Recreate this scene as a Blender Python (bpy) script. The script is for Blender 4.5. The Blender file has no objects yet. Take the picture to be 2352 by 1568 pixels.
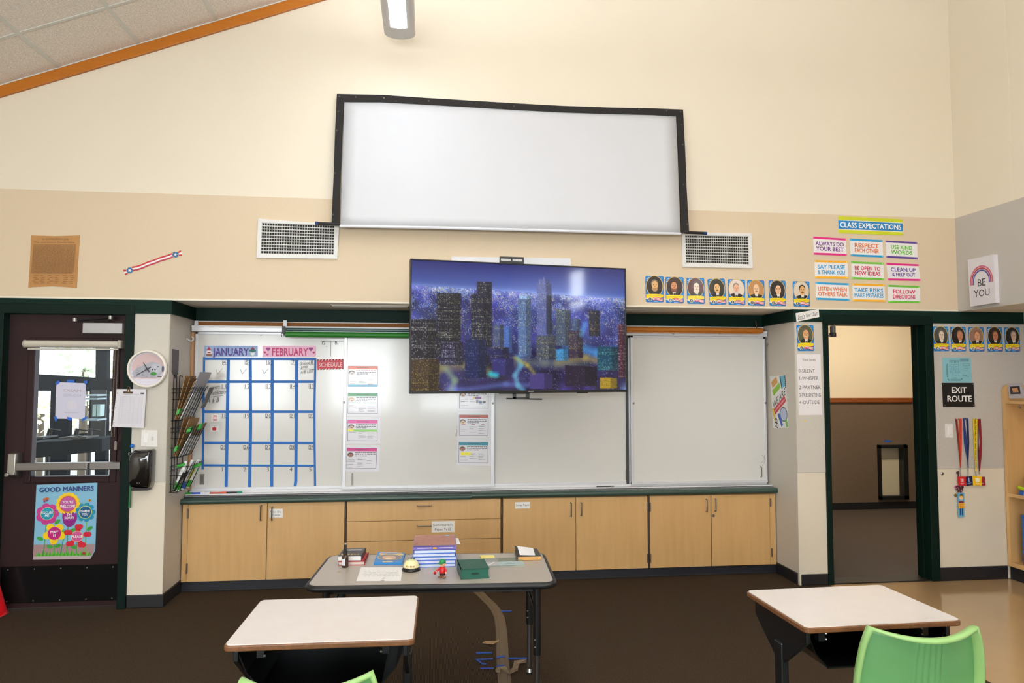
import bpy, bmesh, math, random
import numpy as np
from mathutils import Vector, Matrix

# ------------------------------------------------------------------ camera, world, light, exposure
SC = bpy.context.scene
COL = SC.collection
S = 2.10 / 2.19
FPX, YAW, PITCH, ROLL = 1626.65, .1182, .0564, .0016
CAMH, CAMD = 1.6808 * S, 5.649 * S
_cy, _sy = math.cos(YAW), math.sin(YAW)
FWD = Vector((_sy * math.cos(PITCH), _cy * math.cos(PITCH), math.sin(PITCH)))
_r0 = Vector((_cy, -_sy, 0)); _u0 = _r0.cross(FWD)
RGT = math.cos(ROLL) * _r0 + math.sin(ROLL) * _u0
UPV = -math.sin(ROLL) * _r0 + math.cos(ROLL) * _u0
CAM = Vector((0, -CAMD, CAMH))
cd = bpy.data.cameras.new('camera'); cam = bpy.data.objects.new('camera', cd); COL.objects.link(cam)
cd.sensor_width = 36; cd.lens = FPX / 2352 * 36; cd.clip_start = .05; cd.clip_end = 200
m3 = Matrix((RGT, UPV, -FWD)).transposed(); cam.matrix_world = Matrix.Translation(CAM) @ m3.to_4x4()
SC.camera = cam

W = bpy.data.worlds.new('sky'); SC.world = W; W.use_nodes = True
W.node_tree.nodes['Background'].inputs[0].default_value = (.95, .98, 1, 1)
W.node_tree.nodes['Background'].inputs[1].default_value = 2.5

def area(name, loc, rot, sx, sy, power, col=(1, 1, 1)):
    l = bpy.data.lights.new(name, 'AREA'); l.shape = 'RECTANGLE'; l.size = sx; l.size_y = sy; l.energy = power; l.color = col
    o = bpy.data.objects.new(name, l); COL.objects.link(o); o.location = loc; o.rotation_euler = rot
    return o
# daylight entering by the windows in the wall behind the camera (panes at these places, see wall_back)
WINS = [(-3.35, 1.75), (-1.35, 1.75), (.5, 1.75)]
for i, (wx, wz) in enumerate(WINS):
    area('window_daylight', (wx, -8.34, wz), (math.radians(90), 0, 0), 1.25, 1.45, [95, 110, 110][i], (.88, .95, 1))
# slim window light added in the right-hand wall for the television's bright reflection
for wz, hz in ((3.21, .42), (2.865, .09)):
    area('window_daylight', (4.385, -5.68, wz), (math.radians(90), 0, math.radians(90)), .42, hz, 22 * hz, (.88, .95, 1))

SC.view_settings.view_transform = 'Standard'; SC.view_settings.look = 'None'
SC.view_settings.gamma = 1; SC.view_settings.use_curve_mapping = False
SC.view_settings.exposure = .15

# ------------------------------------------------------------------ helpers
R_ = random.Random(5)
def ray(u, v): return FWD + RGT * ((u - 1176) / FPX) - UPV * ((v - 784) / FPX)
def onY(u, v, y=0.): d = ray(u, v); return CAM + d * ((y - CAM.y) / d.y)
def onZ(u, v, z=0.): d = ray(u, v); return CAM + d * ((z - CAM.z) / d.z)
def onX(u, v, x=0.): d = ray(u, v); return CAM + d * ((x - CAM.x) / d.x)
def qY(px, y=0.): return [onY(a, b, y) for a, b in px]
def qX(px, x): return [onX(a, b, x) for a, b in px]
def qZ(px, z): return [onZ(a, b, z) for a, b in px]
def zoomed(pts, ox, oy, sc): return [(ox + a / sc, oy + b / sc) for a, b in pts]
def s2l(c): c = c / 255.; return c / 12.92 if c <= .04045 else ((c + .055) / 1.055) ** 2.4
def lin(c): return tuple(s2l(x) for x in c[:3])
MATS = {}
def mat(name, rgb=(200, 200, 200), rough=.5, metal=0., spec=.5, coat=0., var=None, bump=None, emit=0., alpha=None, sheen=0.):
    """var=(scale xyz, amount, rgb2, detail): procedural colour variation; bump=(scale xyz, strength, dist)"""
    if name in MATS: return MATS[name]
    m = bpy.data.materials.new(name); m.use_nodes = True; MATS[name] = m
    nt = m.node_tree; b = nt.nodes['Principled BSDF']
    col = lin(rgb) + (1,)
    b.inputs['Base Color'].default_value = col
    b.inputs['Roughness'].default_value = rough; b.inputs['Metallic'].default_value = metal
    b.inputs['Specular IOR Level'].default_value = spec; b.inputs['Coat Weight'].default_value = coat
    b.inputs['Coat Roughness'].default_value = .08
    if emit:
        b.inputs['Emission Color'].default_value = col; b.inputs['Emission Strength'].default_value = emit
    def coords(sc):
        tc = nt.nodes.new('ShaderNodeTexCoord'); mp = nt.nodes.new('ShaderNodeMapping')
        mp.inputs['Scale'].default_value = sc; nt.links.new(tc.outputs['Object'], mp.inputs[0]); return mp
    if var:
        sc, amt, c2, det = var
        mp = coords(sc); n = nt.nodes.new('ShaderNodeTexNoise'); n.inputs['Scale'].default_value = 1; n.inputs['Detail'].default_value = det
        nt.links.new(mp.outputs[0], n.inputs[0])
        cr = nt.nodes.new('ShaderNodeValToRGB'); cr.color_ramp.elements[0].position = .5 - .5 * amt; cr.color_ramp.elements[1].position = .5 + .5 * amt
        cr.color_ramp.elements[0].color = lin(c2) + (1,); cr.color_ramp.elements[1].color = col
        nt.links.new(n.outputs[0], cr.inputs[0]); nt.links.new(cr.outputs[0], b.inputs['Base Color'])
    if bump:
        sc, st, di = bump
        mp = coords(sc); n = nt.nodes.new('ShaderNodeTexNoise'); n.inputs['Scale'].default_value = 1; n.inputs['Detail'].default_value = 4
        nt.links.new(mp.outputs[0], n.inputs[0]); bp = nt.nodes.new('ShaderNodeBump')
        bp.inputs['Strength'].default_value = st; bp.inputs['Distance'].default_value = di
        nt.links.new(n.outputs[0], bp.inputs['Height']); nt.links.new(bp.outputs[0], b.inputs['Normal'])
    return m
def print_mat(name, rough=.55, coat=0., emit=0.):
    if name in MATS: return MATS[name]
    m = bpy.data.materials.new(name); m.use_nodes = True; MATS[name] = m
    nt = m.node_tree; b = nt.nodes['Principled BSDF']; a = nt.nodes.new('ShaderNodeVertexColor'); a.layer_name = 'Col'
    nt.links.new(a.outputs[0], b.inputs['Base Color']); b.inputs['Roughness'].default_value = rough; b.inputs['Coat Weight'].default_value = coat
    b.inputs['Coat Roughness'].default_value = .1
    if emit:
        nt.links.new(a.outputs[0], b.inputs['Emission Color']); b.inputs['Emission Strength'].default_value = emit
    return m
def glass_mat(name, tint=(1, 1, 1), refl=.08, rough=.02):
    if name in MATS: return MATS[name]
    m = bpy.data.materials.new(name); m.use_nodes = True; MATS[name] = m
    nt = m.node_tree; nt.nodes.remove(nt.nodes['Principled BSDF']); out = nt.nodes['Material Output']
    t = nt.nodes.new('ShaderNodeBsdfTransparent'); t.inputs[0].default_value = tint + (1,)
    g = nt.nodes.new('ShaderNodeBsdfGlossy'); g.inputs['Roughness'].default_value = rough
    x = nt.nodes.new('ShaderNodeMixShader'); x.inputs[0].default_value = refl
    nt.links.new(t.outputs[0], x.inputs[1]); nt.links.new(g.outputs[0], x.inputs[2]); nt.links.new(x.outputs[0], out.inputs[0])
    return m

WL = {}   # world location of built objects
def link(o): COL.objects.link(o); return o
def tag(o, label=None, cat=None, group=None, kind=None):
    if label: o['label'] = label
    if cat: o['category'] = cat
    if group: o['group'] = group
    if kind: o['kind'] = kind
    return o
def thing(name, label=None, cat=None, loc=(0, 0, 0), rz=0., group=None, kind=None, rot=None):
    o = bpy.data.objects.new(name, None); link(o); o.location = loc; o.rotation_euler = rot or (0, 0, rz); o.empty_display_size = .05
    WL[o.name] = Vector(loc); return tag(o, label, cat, group, kind)

class MB:
    def __init__(s): s.v = []; s.f = []; s.mi = []; s.col = []; s.cur = 0; s.cc = (1, 1, 1)
    def add(s, vs, fs):
        b = len(s.v); s.v += [Vector(p) for p in vs]
        for f in fs: s.f.append([b + i for i in f]); s.mi.append(s.cur); s.col.append(s.cc)
        return s
    def box(s, x0, x1, y0, y1, z0, z1):
        return s.add([(x0, y0, z0), (x1, y0, z0), (x1, y1, z0), (x0, y1, z0), (x0, y0, z1), (x1, y0, z1), (x1, y1, z1), (x0, y1, z1)],
                     [(0, 3, 2, 1), (4, 5, 6, 7), (0, 1, 5, 4), (1, 2, 6, 5), (2, 3, 7, 6), (3, 0, 4, 7)])
    def hexa(s, a, b):   # two matching quads
        return s.add(list(a) + list(b), [(3, 2, 1, 0), (4, 5, 6, 7), (0, 1, 5, 4), (1, 2, 6, 5), (2, 3, 7, 6), (3, 0, 4, 7)])
    def prism(s, a, b):  # two matching polygons
        n = len(a); return s.add(list(a) + list(b), [tuple(range(n - 1, -1, -1)), tuple(range(n, 2 * n))] + [(i, (i + 1) % n, n + (i + 1) % n, n + i) for i in range(n)])
    def slab(s, quad, t): # polygon in space, thickened along its front normal
        q = [Vector(p) for p in quad]; n = (q[-1] - q[0]).cross(q[1] - q[0]).normalized()
        return s.prism([p for p in q], [p + n * t for p in q])
    def cyl(s, p0, p1, r, n=12, r2=None, caps=True):
        p0, p1 = Vector(p0), Vector(p1); d = (p1 - p0).normalized(); r2 = r if r2 is None else r2
        a = d.cross(Vector((0, 0, 1)) if abs(d.z) < .9 else Vector((1, 0, 0))).normalized(); b = d.cross(a)
        c = [(math.cos(2 * math.pi * i / n), math.sin(2 * math.pi * i / n)) for i in range(n)]
        vs = [p0 + (a * x + b * y) * r for x, y in c] + [p1 + (a * x + b * y) * r2 for x, y in c]
        fs = [(i, (i + 1) % n, n + (i + 1) % n, n + i) for i in range(n)]
        if caps: fs += [tuple(range(n - 1, -1, -1)), tuple(range(n, 2 * n))]
        return s.add(vs, fs)
    def tube(s, pts, r, n=6, closed=False):
        pts = [Vector(p) for p in pts]; m = len(pts); vs = []; prev = None
        for i, p in enumerate(pts):
            if closed: d = pts[(i + 1) % m] - pts[i - 1]
            else: d = pts[min(i + 1, m - 1)] - pts[max(i - 1, 0)]
            d.normalize()
            a = d.cross(Vector((0, 0, 1)) if abs(d.z) < .95 else Vector((1, 0, 0))).normalized() if prev is None else (prev - d * prev.dot(d)).normalized()
            prev = a; b = d.cross(a)
            vs += [p + (a * math.cos(2 * math.pi * k / n) + b * math.sin(2 * math.pi * k / n)) * r for k in range(n)]
        fs = []
        for i in range(m if closed else m - 1):
            j = (i + 1) % m
            fs += [(i * n + k, i * n + (k + 1) % n, j * n + (k + 1) % n, j * n + k) for k in range(n)]
        if not closed: fs += [tuple(range(n - 1, -1, -1)), tuple((m - 1) * n + k for k in range(n))]
        return s.add(vs, fs)
    def lathe(s, prof, c=(0, 0, 0), n=20, ax=None, caps=True):
        c = Vector(c); ax = Vector(ax).normalized() if ax else Vector((0, 0, 1))
        a = ax.cross(Vector((0, 1, 0)) if abs(ax.y) < .9 else Vector((1, 0, 0))).normalized(); b = ax.cross(a); vs = []
        for r, z in prof: vs += [c + ax * z + (a * math.cos(2 * math.pi * k / n) + b * math.sin(2 * math.pi * k / n)) * max(r, 1e-5) for k in range(n)]
        fs = []
        for i in range(len(prof) - 1): fs += [(i * n + k, i * n + (k + 1) % n, (i + 1) * n + (k + 1) % n, (i + 1) * n + k) for k in range(n)]
        if caps: fs += [tuple(range(n - 1, -1, -1)), tuple((len(prof) - 1) * n + k for k in range(n))]
        return s.add(vs, fs)
    def ball(s, c, r, n=12, m=8, sq=(1, 1, 1)):
        c = Vector(c); prof = []; vs = []
        for i in range(m + 1):
            t = math.pi * i / m
            for k in range(n):
                p = 2 * math.pi * k / n; vs.append(c + Vector((max(math.sin(t), 1e-4) * math.cos(p) * r * sq[0], max(math.sin(t), 1e-4) * math.sin(p) * r * sq[1], -math.cos(t) * r * sq[2])))
        fs = []
        for i in range(m): fs += [(i * n + k, i * n + (k + 1) % n, (i + 1) * n + (k + 1) % n, (i + 1) * n + k) for k in range(n)]
        return s.add(vs, fs)
    def grid(s, fn, nu, nv):
        vs = [fn(i / nu, j / nv) for j in range(nv + 1) for i in range(nu + 1)]
        fs = [(j * (nu + 1) + i, j * (nu + 1) + i + 1, (j + 1) * (nu + 1) + i + 1, (j + 1) * (nu + 1) + i) for j in range(nv) for i in range(nu)]
        return s.add(vs, fs)
    def build(s, name, mats, parent=None, local=False, bevel=0., seg=2, smooth=False, colors=False, origin=None, recalc=True, solid=0., sub=0):
        if not isinstance(mats, (list, tuple)): mats = [mats]
        me = bpy.data.meshes.new(name); o = bpy.data.objects.new(name, me)
        if local: off = Vector((0, 0, 0))
        elif parent is not None: off = WL[parent.name].copy()
        elif origin is not None: off = Vector(origin)
        else:
            xs = [p.x for p in s.v]; ys = [p.y for p in s.v]; zs = [p.z for p in s.v]
            off = Vector(((min(xs) + max(xs)) / 2, (min(ys) + max(ys)) / 2, min(zs)))
        me.from_pydata([tuple(p - off) for p in s.v], [], s.f)
        for m in mats: me.materials.append(m)
        me.polygons.foreach_set('material_index', s.mi)
        if colors:
            ca = me.color_attributes.new('Col', 'FLOAT_COLOR', 'CORNER'); arr = np.ones((len(me.loops), 4), np.float32); k = 0
            for f, c in zip(s.f, s.col): arr[k:k + len(f), :3] = c; k += len(f)
            ca.data.foreach_set('color', arr.ravel())
        if recalc and len(s.f) < 20000:
            bm = bmesh.new(); bm.from_mesh(me); bmesh.ops.recalc_face_normals(bm, faces=bm.faces); bm.to_mesh(me); bm.free()
        if smooth:
            me.polygons.foreach_set('use_smooth', [True] * len(me.polygons))
        link(o)
        if parent is not None: o.parent = parent
        else: o.location = off
        WL[o.name] = off if not local else Vector((0, 0, 0))
        if local and parent is None: o.location = (0, 0, 0)
        if solid: md = o.modifiers.new('Solid', 'SOLIDIFY'); md.thickness = solid; md.offset = 0
        if bevel:
            md = o.modifiers.new('Bevel', 'BEVEL'); md.width = bevel; md.segments = seg; md.limit_method = 'ANGLE'; md.angle_limit = math.radians(40); md.harden_normals = False
        if sub: md = o.modifiers.new('Sub', 'SUBSURF'); md.levels = sub; md.render_levels = sub
        me.update(); return o
def box(name, m, x0, x1, y0, y1, z0, z1, parent=None, bevel=0., local=False, **k):
    return MB().box(x0, x1, y0, y1, z0, z1).build(name, m, parent, local=local, bevel=bevel, **k)
def copy_tree(o, parent=None, loc=None, rz=None):
    c = o.copy(); link(c); c.parent = parent
    if loc is not None: c.location = loc; WL[c.name] = Vector(loc)
    if rz is not None: c.rotation_euler.z = rz
    for ch in list(o.children): copy_tree(ch, c)
    return c

# glyphs of the built-in font, read once
CH = "ABCDEFGHIJKLMNOPQRSTUVWXYZabcdefghijklmnopqrstuvwxyz0123456789&'?!-./x,:"
GLY = {}
def load_glyphs():
    obs = []
    for bold in (0, 1):
        for t in ['||'] + ['|%s|' % c for c in CH] + list(CH):
            cu = bpy.data.curves.new('g', 'FONT'); cu.body = t; cu.resolution_u = 2; cu.offset = 0.0
            ob = bpy.data.objects.new('g', cu); COL.objects.link(ob); obs.append((bold, t, ob))
    dg = bpy.context.evaluated_depsgraph_get(); wid = {}
    for bold, t, ob in obs:
        e = ob.evaluated_get(dg); me = e.to_mesh()
        vs = np.array([v.co[:2] for v in me.vertices]) if len(me.vertices) else np.zeros((1, 2))
        if len(t) != 1: wid[(bold, t)] = vs[:, 0].max() - vs[:, 0].min()
        else: GLY[(bold, t)] = [vs, [tuple(p.vertices) for p in me.polygons], 0]
        e.to_mesh_clear()
    for bold in (0, 1):
        for c in CH: GLY[(bold, c)][2] = wid[(bold, '|%s|' % c)] - wid[(bold, '||')]
        GLY[(bold, ' ')] = [np.zeros((0, 2)), [], .28]
    for _, _, ob in obs:
        cu = ob.data; bpy.data.objects.remove(ob); bpy.data.curves.remove(cu)
load_glyphs()

PAPER = mat('paper_white', (236, 233, 228), .7)
PRINT = print_mat('ink_print', .6)
PRINTG = print_mat('glossy_print', .35, .3)
class PR:
    """flat print on a quad tl,tr,br,bl; u to the right, v downwards"""
    def __init__(s, quad, off=.0025, flip=False):
        s.q = [Vector(p) for p in quad]; s.n = (s.q[3] - s.q[0]).cross(s.q[1] - s.q[0]).normalized(); s.off = off; s.lay = 0; s.mb = MB(); s.flip = flip
        s.w = ((s.q[1] - s.q[0]).length + (s.q[2] - s.q[3]).length) / 2; s.h = ((s.q[3] - s.q[0]).length + (s.q[2] - s.q[1]).length) / 2
    def P(s, u, v):
        if s.flip: u = 1 - u
        a = s.q[0].lerp(s.q[1], u); b = s.q[3].lerp(s.q[2], u); return a.lerp(b, v) + s.n * (s.off + s.lay * .000025)
    def poly(s, pts, c, nolay=False):
        if not nolay: s.lay += 1
        s.mb.cc = lin(c); s.mb.add([s.P(*p) for p in pts], [tuple(range(len(pts)))]); return s
    def rect(s, u0, v0, u1, v1, c): return s.poly([(u0, v0), (u1, v0), (u1, v1), (u0, v1)], c)
    def ell(s, cu, cv, ru, rv, c, n=20, a0=0, a1=2 * math.pi, rot=0):
        pts = []
        for i in range(n):
            a = a0 + (a1 - a0) * i / (n if a1 - a0 > 6.2 else n - 1); x, y = math.cos(a) * ru * s.w, math.sin(a) * rv * s.h
            x, y = x * math.cos(rot) - y * math.sin(rot), x * math.sin(rot) + y * math.cos(rot); pts.append((cu + x / s.w, cv + y / s.h))
        return s.poly(pts, c)
    def circ(s, cu, cv, r, c, n=20): return s.ell(cu, cv, r / s.w, r / s.h, c, n)
    def line(s, pts, wm, c):
        s.lay += 1; s.mb.cc = lin(c)
        for (a, b), (d, e) in zip(pts[:-1], pts[1:]):
            x, y = (d - a) * s.w, (e - b) * s.h; L = math.hypot(x, y) or 1; nx, ny = -y / L * wm / 2 / s.w, x / L * wm / 2 / s.h
            s.mb.add([s.P(a + nx, b + ny), s.P(d + nx, e + ny), s.P(d - nx, e - ny), s.P(a - nx, b - ny)], [(0, 1, 2, 3)])
        return s
    def text(s, t, cu, cv, h, c, w=None, bold=0, align='c', shear=0., slope=0., jit=0., wmax=None):
        """h cap height and w width as fractions of the sheet; cv = centre of caps"""
        s.lay += 1; s.mb.cc = lin(c); capm = .69; adv = []; x = 0
        for ch in t: adv.append(x); x += GLY[(bold, ch)][2] if (bold, ch) in GLY else .5
        ky = h * s.h / capm; kx = ky if w is None else w * s.w / max(x, .01)
        if wmax and x * kx > wmax * s.w: kx = wmax * s.w / x
        tot = x * kx / s.w; u0 = cu - tot / 2 if align == 'c' else (cu if align == 'l' else cu - tot)
        for ch, a in zip(t, adv):
            if (bold, ch) not in GLY: continue
            vs, fs, _ = GLY[(bold, ch)]; jy = R_.uniform(-jit, jit) * h
            if not fs: continue
            for ox, oy in (((-.027, 0), (.027, 0), (0, .022), (0, -.022)) if bold else ((0, 0),)):   # bold = a stroke struck four times
                ps = []; s.lay += .2 if bold else 0
                for px, py in vs:
                    X = (px + a + ox) * kx + shear * py * ky; Y = (py + oy) * ky; uu = u0 + X / s.w
                    ps.append(s.P(uu, cv + h / 2 - Y / s.h + jy + slope * (uu - u0)))
                s.mb.add(ps, fs)
        return s
    def build(s, parent, name='lettering', m=None):
        return s.mb.build(name, m or PRINT, parent, colors=True, recalc=False)
def sheet(name, label, cat, quad, t=.0012, m=None, group=None, lift=0.):
    q = [Vector(p) for p in quad]; n = (q[-1] - q[0]).cross(q[1] - q[0]).normalized(); q = [p + n * (.0004 + lift) for p in q]
    o = MB().slab(q, t).build(name, m or PAPER); tag(o, label, cat, group); return o
def struct(o): o['kind'] = 'structure'; return o

# ------------------------------------------------------------------ the room
XL, XR, ZS, ZG, ZT, RB = -1.873, 2.948, 2.201, 2.10, 2.988, .54
def zc(x): return 4.517 + .3856 * (x + 1.056) if x < 2.15 else 4.517 + .3856 * (3.206) - .3856 * (x - 2.15)
M_CREAM = mat('wall_cream_paint', (234, 223, 202), .42, bump=((60, 60, 60), .03, .002))
M_TACK = mat('tackboard_beige_vinyl', (226, 207, 178), .75, var=((260, 260, 260), .7, (212, 191, 161), 3), bump=((260, 260, 260), .15, .002))
M_GREYTACK = mat('tackboard_grey_vinyl', (200, 194, 186), .75, var=((240, 240, 240), .6, (182, 175, 166), 3), bump=((220, 220, 220), .25, .002))
M_PIERTACK = mat('tackboard_pale_vinyl', (210, 204, 193), .75, var=((240, 240, 240), .6, (196, 189, 176), 3), bump=((220, 220, 220), .25, .002))
M_LOWER = mat('wall_lower_cream', (228, 217, 197), .5, var=((3, 3, 3), .8, (222, 210, 189), 4))
M_SIDE = mat('pier_side_paint', (205, 196, 182), .45)
M_SOFFIT = mat('soffit_paint', (240, 228, 208), .6)
M_GREEN = mat('dark_green_paint', (10, 38, 30), .55, spec=.15)
M_GREENF = mat('dark_green_frame', (6, 28, 22), .5, spec=.15)
M_BASE = mat('black_rubber_base', (26, 25, 28), .5)
M_ORANGE = mat('orange_oak_trim', (196, 118, 22), .45, var=((3, 3, 60), .8, (178, 100, 14), 4))
M_CARPET = mat('brown_carpet', (92, 74, 56), .95, spec=.1, var=((260, 260, 260), .35, (50, 41, 33), 4), bump=((240, 900, 240), .6, .004))
def carpet_ribs(m):
    nt = m.node_tree; b = nt.nodes['Principled BSDF']; tc = nt.nodes.new('ShaderNodeTexCoord')
    w = nt.nodes.new('ShaderNodeTexWave'); w.bands_direction = 'X'; w.inputs['Scale'].default_value = 38; w.inputs['Distortion'].default_value = .6
    nt.links.new(tc.outputs['Object'], w.inputs[0]); bp = [n for n in nt.nodes if n.type == 'BUMP'][0]
    n2 = nt.nodes.new('ShaderNodeTexNoise'); n2.inputs['Scale'].default_value = 120; nt.links.new(tc.outputs['Object'], n2.inputs[0])
    hs = nt.nodes.new('ShaderNodeMix'); hs.data_type = 'RGBA'; hs.blend_type = 'MULTIPLY'; hs.inputs[0].default_value = .55
    src = b.inputs['Base Color'].links[0].from_socket; nt.links.new(src, hs.inputs[6]); nt.links.new(w.outputs['Color'], hs.inputs[7])
    ov = nt.nodes.new('ShaderNodeMix'); ov.data_type = 'RGBA'; ov.blend_type = 'OVERLAY'; ov.inputs[0].default_value = .45
    nt.links.new(hs.outputs[2], ov.inputs[6]); nt.links.new(n2.outputs['Color'], ov.inputs[7]); nt.links.new(ov.outputs[2], b.inputs['Base Color'])
carpet_ribs(M_CARPET)
M_VCT = mat('beige_vinyl_tile', (190, 158, 116), .16, var=((5, 5, 5), .9, (182, 149, 107), 6), coat=.3)
M_CEIL = mat('acoustic_tile', (246, 237, 227), .9, var=((130, 130, 130), .25, (220, 209, 197), 5), bump=((140, 140, 140), .6, .004))
M_GRID = mat('ceiling_grid_white', (214, 212, 204), .5)
M_OAK = mat('oak_laminate', (211, 170, 114), .42, var=((26, 26, 2.2), .9, (196, 153, 96), 6))

struct(MB().prism([(-4.6, -8.4, 0), (3.02, -8.4, 0), (3.02, -1.7, 0), (3.19, -.0, 0), (3.19, .2, 0), (3.0, .2, 0), (3.0, .7, 0), (-1.95, .7, 0), (-1.95, .2, 0), (-4.6, .2, 0)],
    [(-4.6, -8.4, -.05), (3.02, -8.4, -.05), (3.02, -1.7, -.05), (3.19, -.0, -.05), (3.19, .2, -.05), (3.0, .2, -.05), (3.0, .7, -.05), (-1.95, .7, -.05), (-1.95, .2, -.05), (-4.6, .2, -.05)]).build('floor', M_CARPET))
struct(MB().prism([(3.02, -8.4, -.004), (5.3, -8.4, -.004), (5.3, .15, -.004), (3.19, .15, -.004), (3.19, 0, -.004), (3.02, -1.7, -.004)],
    [(3.02, -8.4, -.05), (5.3, -8.4, -.05), (5.3, .15, -.05), (3.19, .15, -.05), (3.19, 0, -.05), (3.02, -1.7, -.05)]).build('floor', M_VCT))

# front wall: plain painted gable above, vinyl tack panels below it
wf = MB(); xs = [-4.6, 2.15, 5.3]
pts = [(-4.6, ZT), (5.3, ZT), (5.3, zc(5.3) + .1), (2.15, zc(2.15) + .1), (-4.6, zc(-4.6) + .1)]
wf.prism([(x, 0, z) for x, z in pts], [(x, .16, z) for x, z in pts])
wall_front = struct(wf.build('wall_front', M_CREAM))
seams = [-4.6, -3.52, -2.30, -1.08, .14, 1.361, 2.58, 3.80, 5.3]
for a, b in zip(seams[:-1], seams[1:]):
    box('tack_panel', M_TACK, a + .0001, b - .0001, -.004, .16, ZS + .012, ZT, wall_front, bevel=.0006 if abs(b - 1.361) < .01 or abs(a - 1.361) < .01 else 0)
box('bottom_bead', mat('bead_cream', (238, 228, 208), .5), -4.6, 5.0, -.007, .16, ZS, ZS + .012, wall_front)
struct(box('wall_recess', M_SOFFIT, XL - .08, XR + .08, 0.0, RB, ZS - .001, ZS + .0, bevel=0))
struct(box('wall_recess', M_SIDE, XL - .08, XR + .08, RB, RB + .06, 0, ZS))
# linear slot in the recess soffit
sl = thing('soffit_vent', 'thin metal slot vent in the soffit to the left of the television', 'vent', (-.45, .2, ZS - .004))
box('slot_frame', mat('slot_metal', (150, 140, 125), .4, .5), -.75, -.15, .12, .3, ZS - .006, ZS - .001, sl)
for k in range(3): box('louvre', mat('slot_light', (196, 188, 174), .4), -.74, -.16, .14 + k * .05, .165 + k * .05, ZS - .011, ZS - .006, sl)
sl2 = copy_tree(sl, loc=(1.62, .2, ZS - .004)); sl2['label'] = 'thin metal slot vent in the soffit to the right of the television'

def pier(side, x0, x1, xi):
    w = struct(box('wall_' + side, M_SIDE, x0, x1, .004, RB, 0, ZS))
    box('side_panel', M_SIDE, min(xi, xi) - .002, xi + .002, .0, RB, .09, ZG, w)
    box('tack_panel', M_PIERTACK, x0, x1, -.006, .004, .887, ZG, w, bevel=.001)
    box('lower_panel', M_LOWER, x0, x1, -.002, .004, .0, .886, w)
    return w
pier('pier_left', -2.113, XL, XL)
pier('pier_right', XR, 3.187, XR)
# wall right of the doorway, wall over and beside the doors
w = struct(box('wall_doorway', M_SIDE, 4.15, 5.3, .004, .155, 0, ZS))
box('tack_panel', M_GREYTACK, 4.15, 4.99, -.006, .004, .9, ZG, w, bevel=.001)
box('lower_panel', M_LOWER, 4.15, 4.99, -.002, .004, 0, .899, w)
struct(box('wall_overdoor', M_SIDE, 3.187, 4.15, .004, .155, 2.15, ZS))
struct(box('wall_entry', M_SIDE, -4.6, -3.06, 0, .155, 0, ZS))
struct(box('wall_entry', M_SIDE, -3.06, -2.113, .004, .155, 2.15, ZS))
struct(box('wall_entry', M_SIDE, XR, 3.187, RB, RB + .06, 0, ZS))

# side and rear walls (out of view, they close the room)
struct(box('wall_left', M_CREAM, -4.7, -4.6, -8.4, .16, 0, 3.3))
wr = struct(box('wall_right', M_CREAM, 4.40, 4.5, -8.4, 0, ZT, 5.1))
for k, (a, b) in enumerate([(-8.4, -7.0), (-7.0, -5.7), (-5.7, -4.4), (-4.4, -3.1), (-3.1, -1.8), (-1.8, -.0)]):
    box('tack_panel', M_GREYTACK, 4.396, 4.5, a + .0008, b - .0008, ZS, ZT, wr)
box('seam_cover', mat('seam_cream', (236, 224, 202), .4), 4.3985, 4.40, -.60, -.575, ZT, 5.05, wr)
struct(box('wall_right', M_SOFFIT, 4.40, 5.0, -8.4, 0, ZS - .002, ZS))
struct(box('wall_alcove', M_GREYTACK, 4.99, 5.1, -8.4, .0, 0, ZS))
wb = MB(); pts = [(-4.7, 0), (5.1, 0), (5.1, zc(5.1) + .1), (2.15, zc(2.15) + .1), (-4.7, zc(-4.7) + .1)]
wb.prism([(x, -8.4, z) for x, z in pts], [(x, -8.5, z) for x, z in pts]); struct(wb.build('wall_back', M_CREAM))
for i, (wx, wz) in enumerate(WINS):
    win = struct(thing('window_%d' % (i + 1), kind='structure', loc=(wx, -8.38, wz - .75)))
    fm = mat('window_frame_grey', (120, 120, 120), .5)
    for a, b, c, d in ((-.7, -.63, -.8, .8), (.63, .7, -.8, .8), (-.7, .7, -.8, -.73), (-.7, .7, .73, .8)):
        box('frame_bar', fm, wx + a, wx + b, -8.4, -8.32, wz + c, wz + d, win)

win = thing('window_7', kind='structure', loc=(4.39, -5.68, 2.8))  # unseen window frame added around the two reflection lights
for a_ in ((-5.92, -5.89, 2.79, 3.45), (-5.47, -5.44, 2.79, 3.45), (-5.92, -5.44, 2.79, 2.815), (-5.92, -5.44, 2.915, 2.995), (-5.92, -5.44, 3.425, 3.45)):
    box('frame_bar', mat('window_frame_grey'), 4.37, 4.40, a_[0], a_[1], a_[2], a_[3], win)
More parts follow.
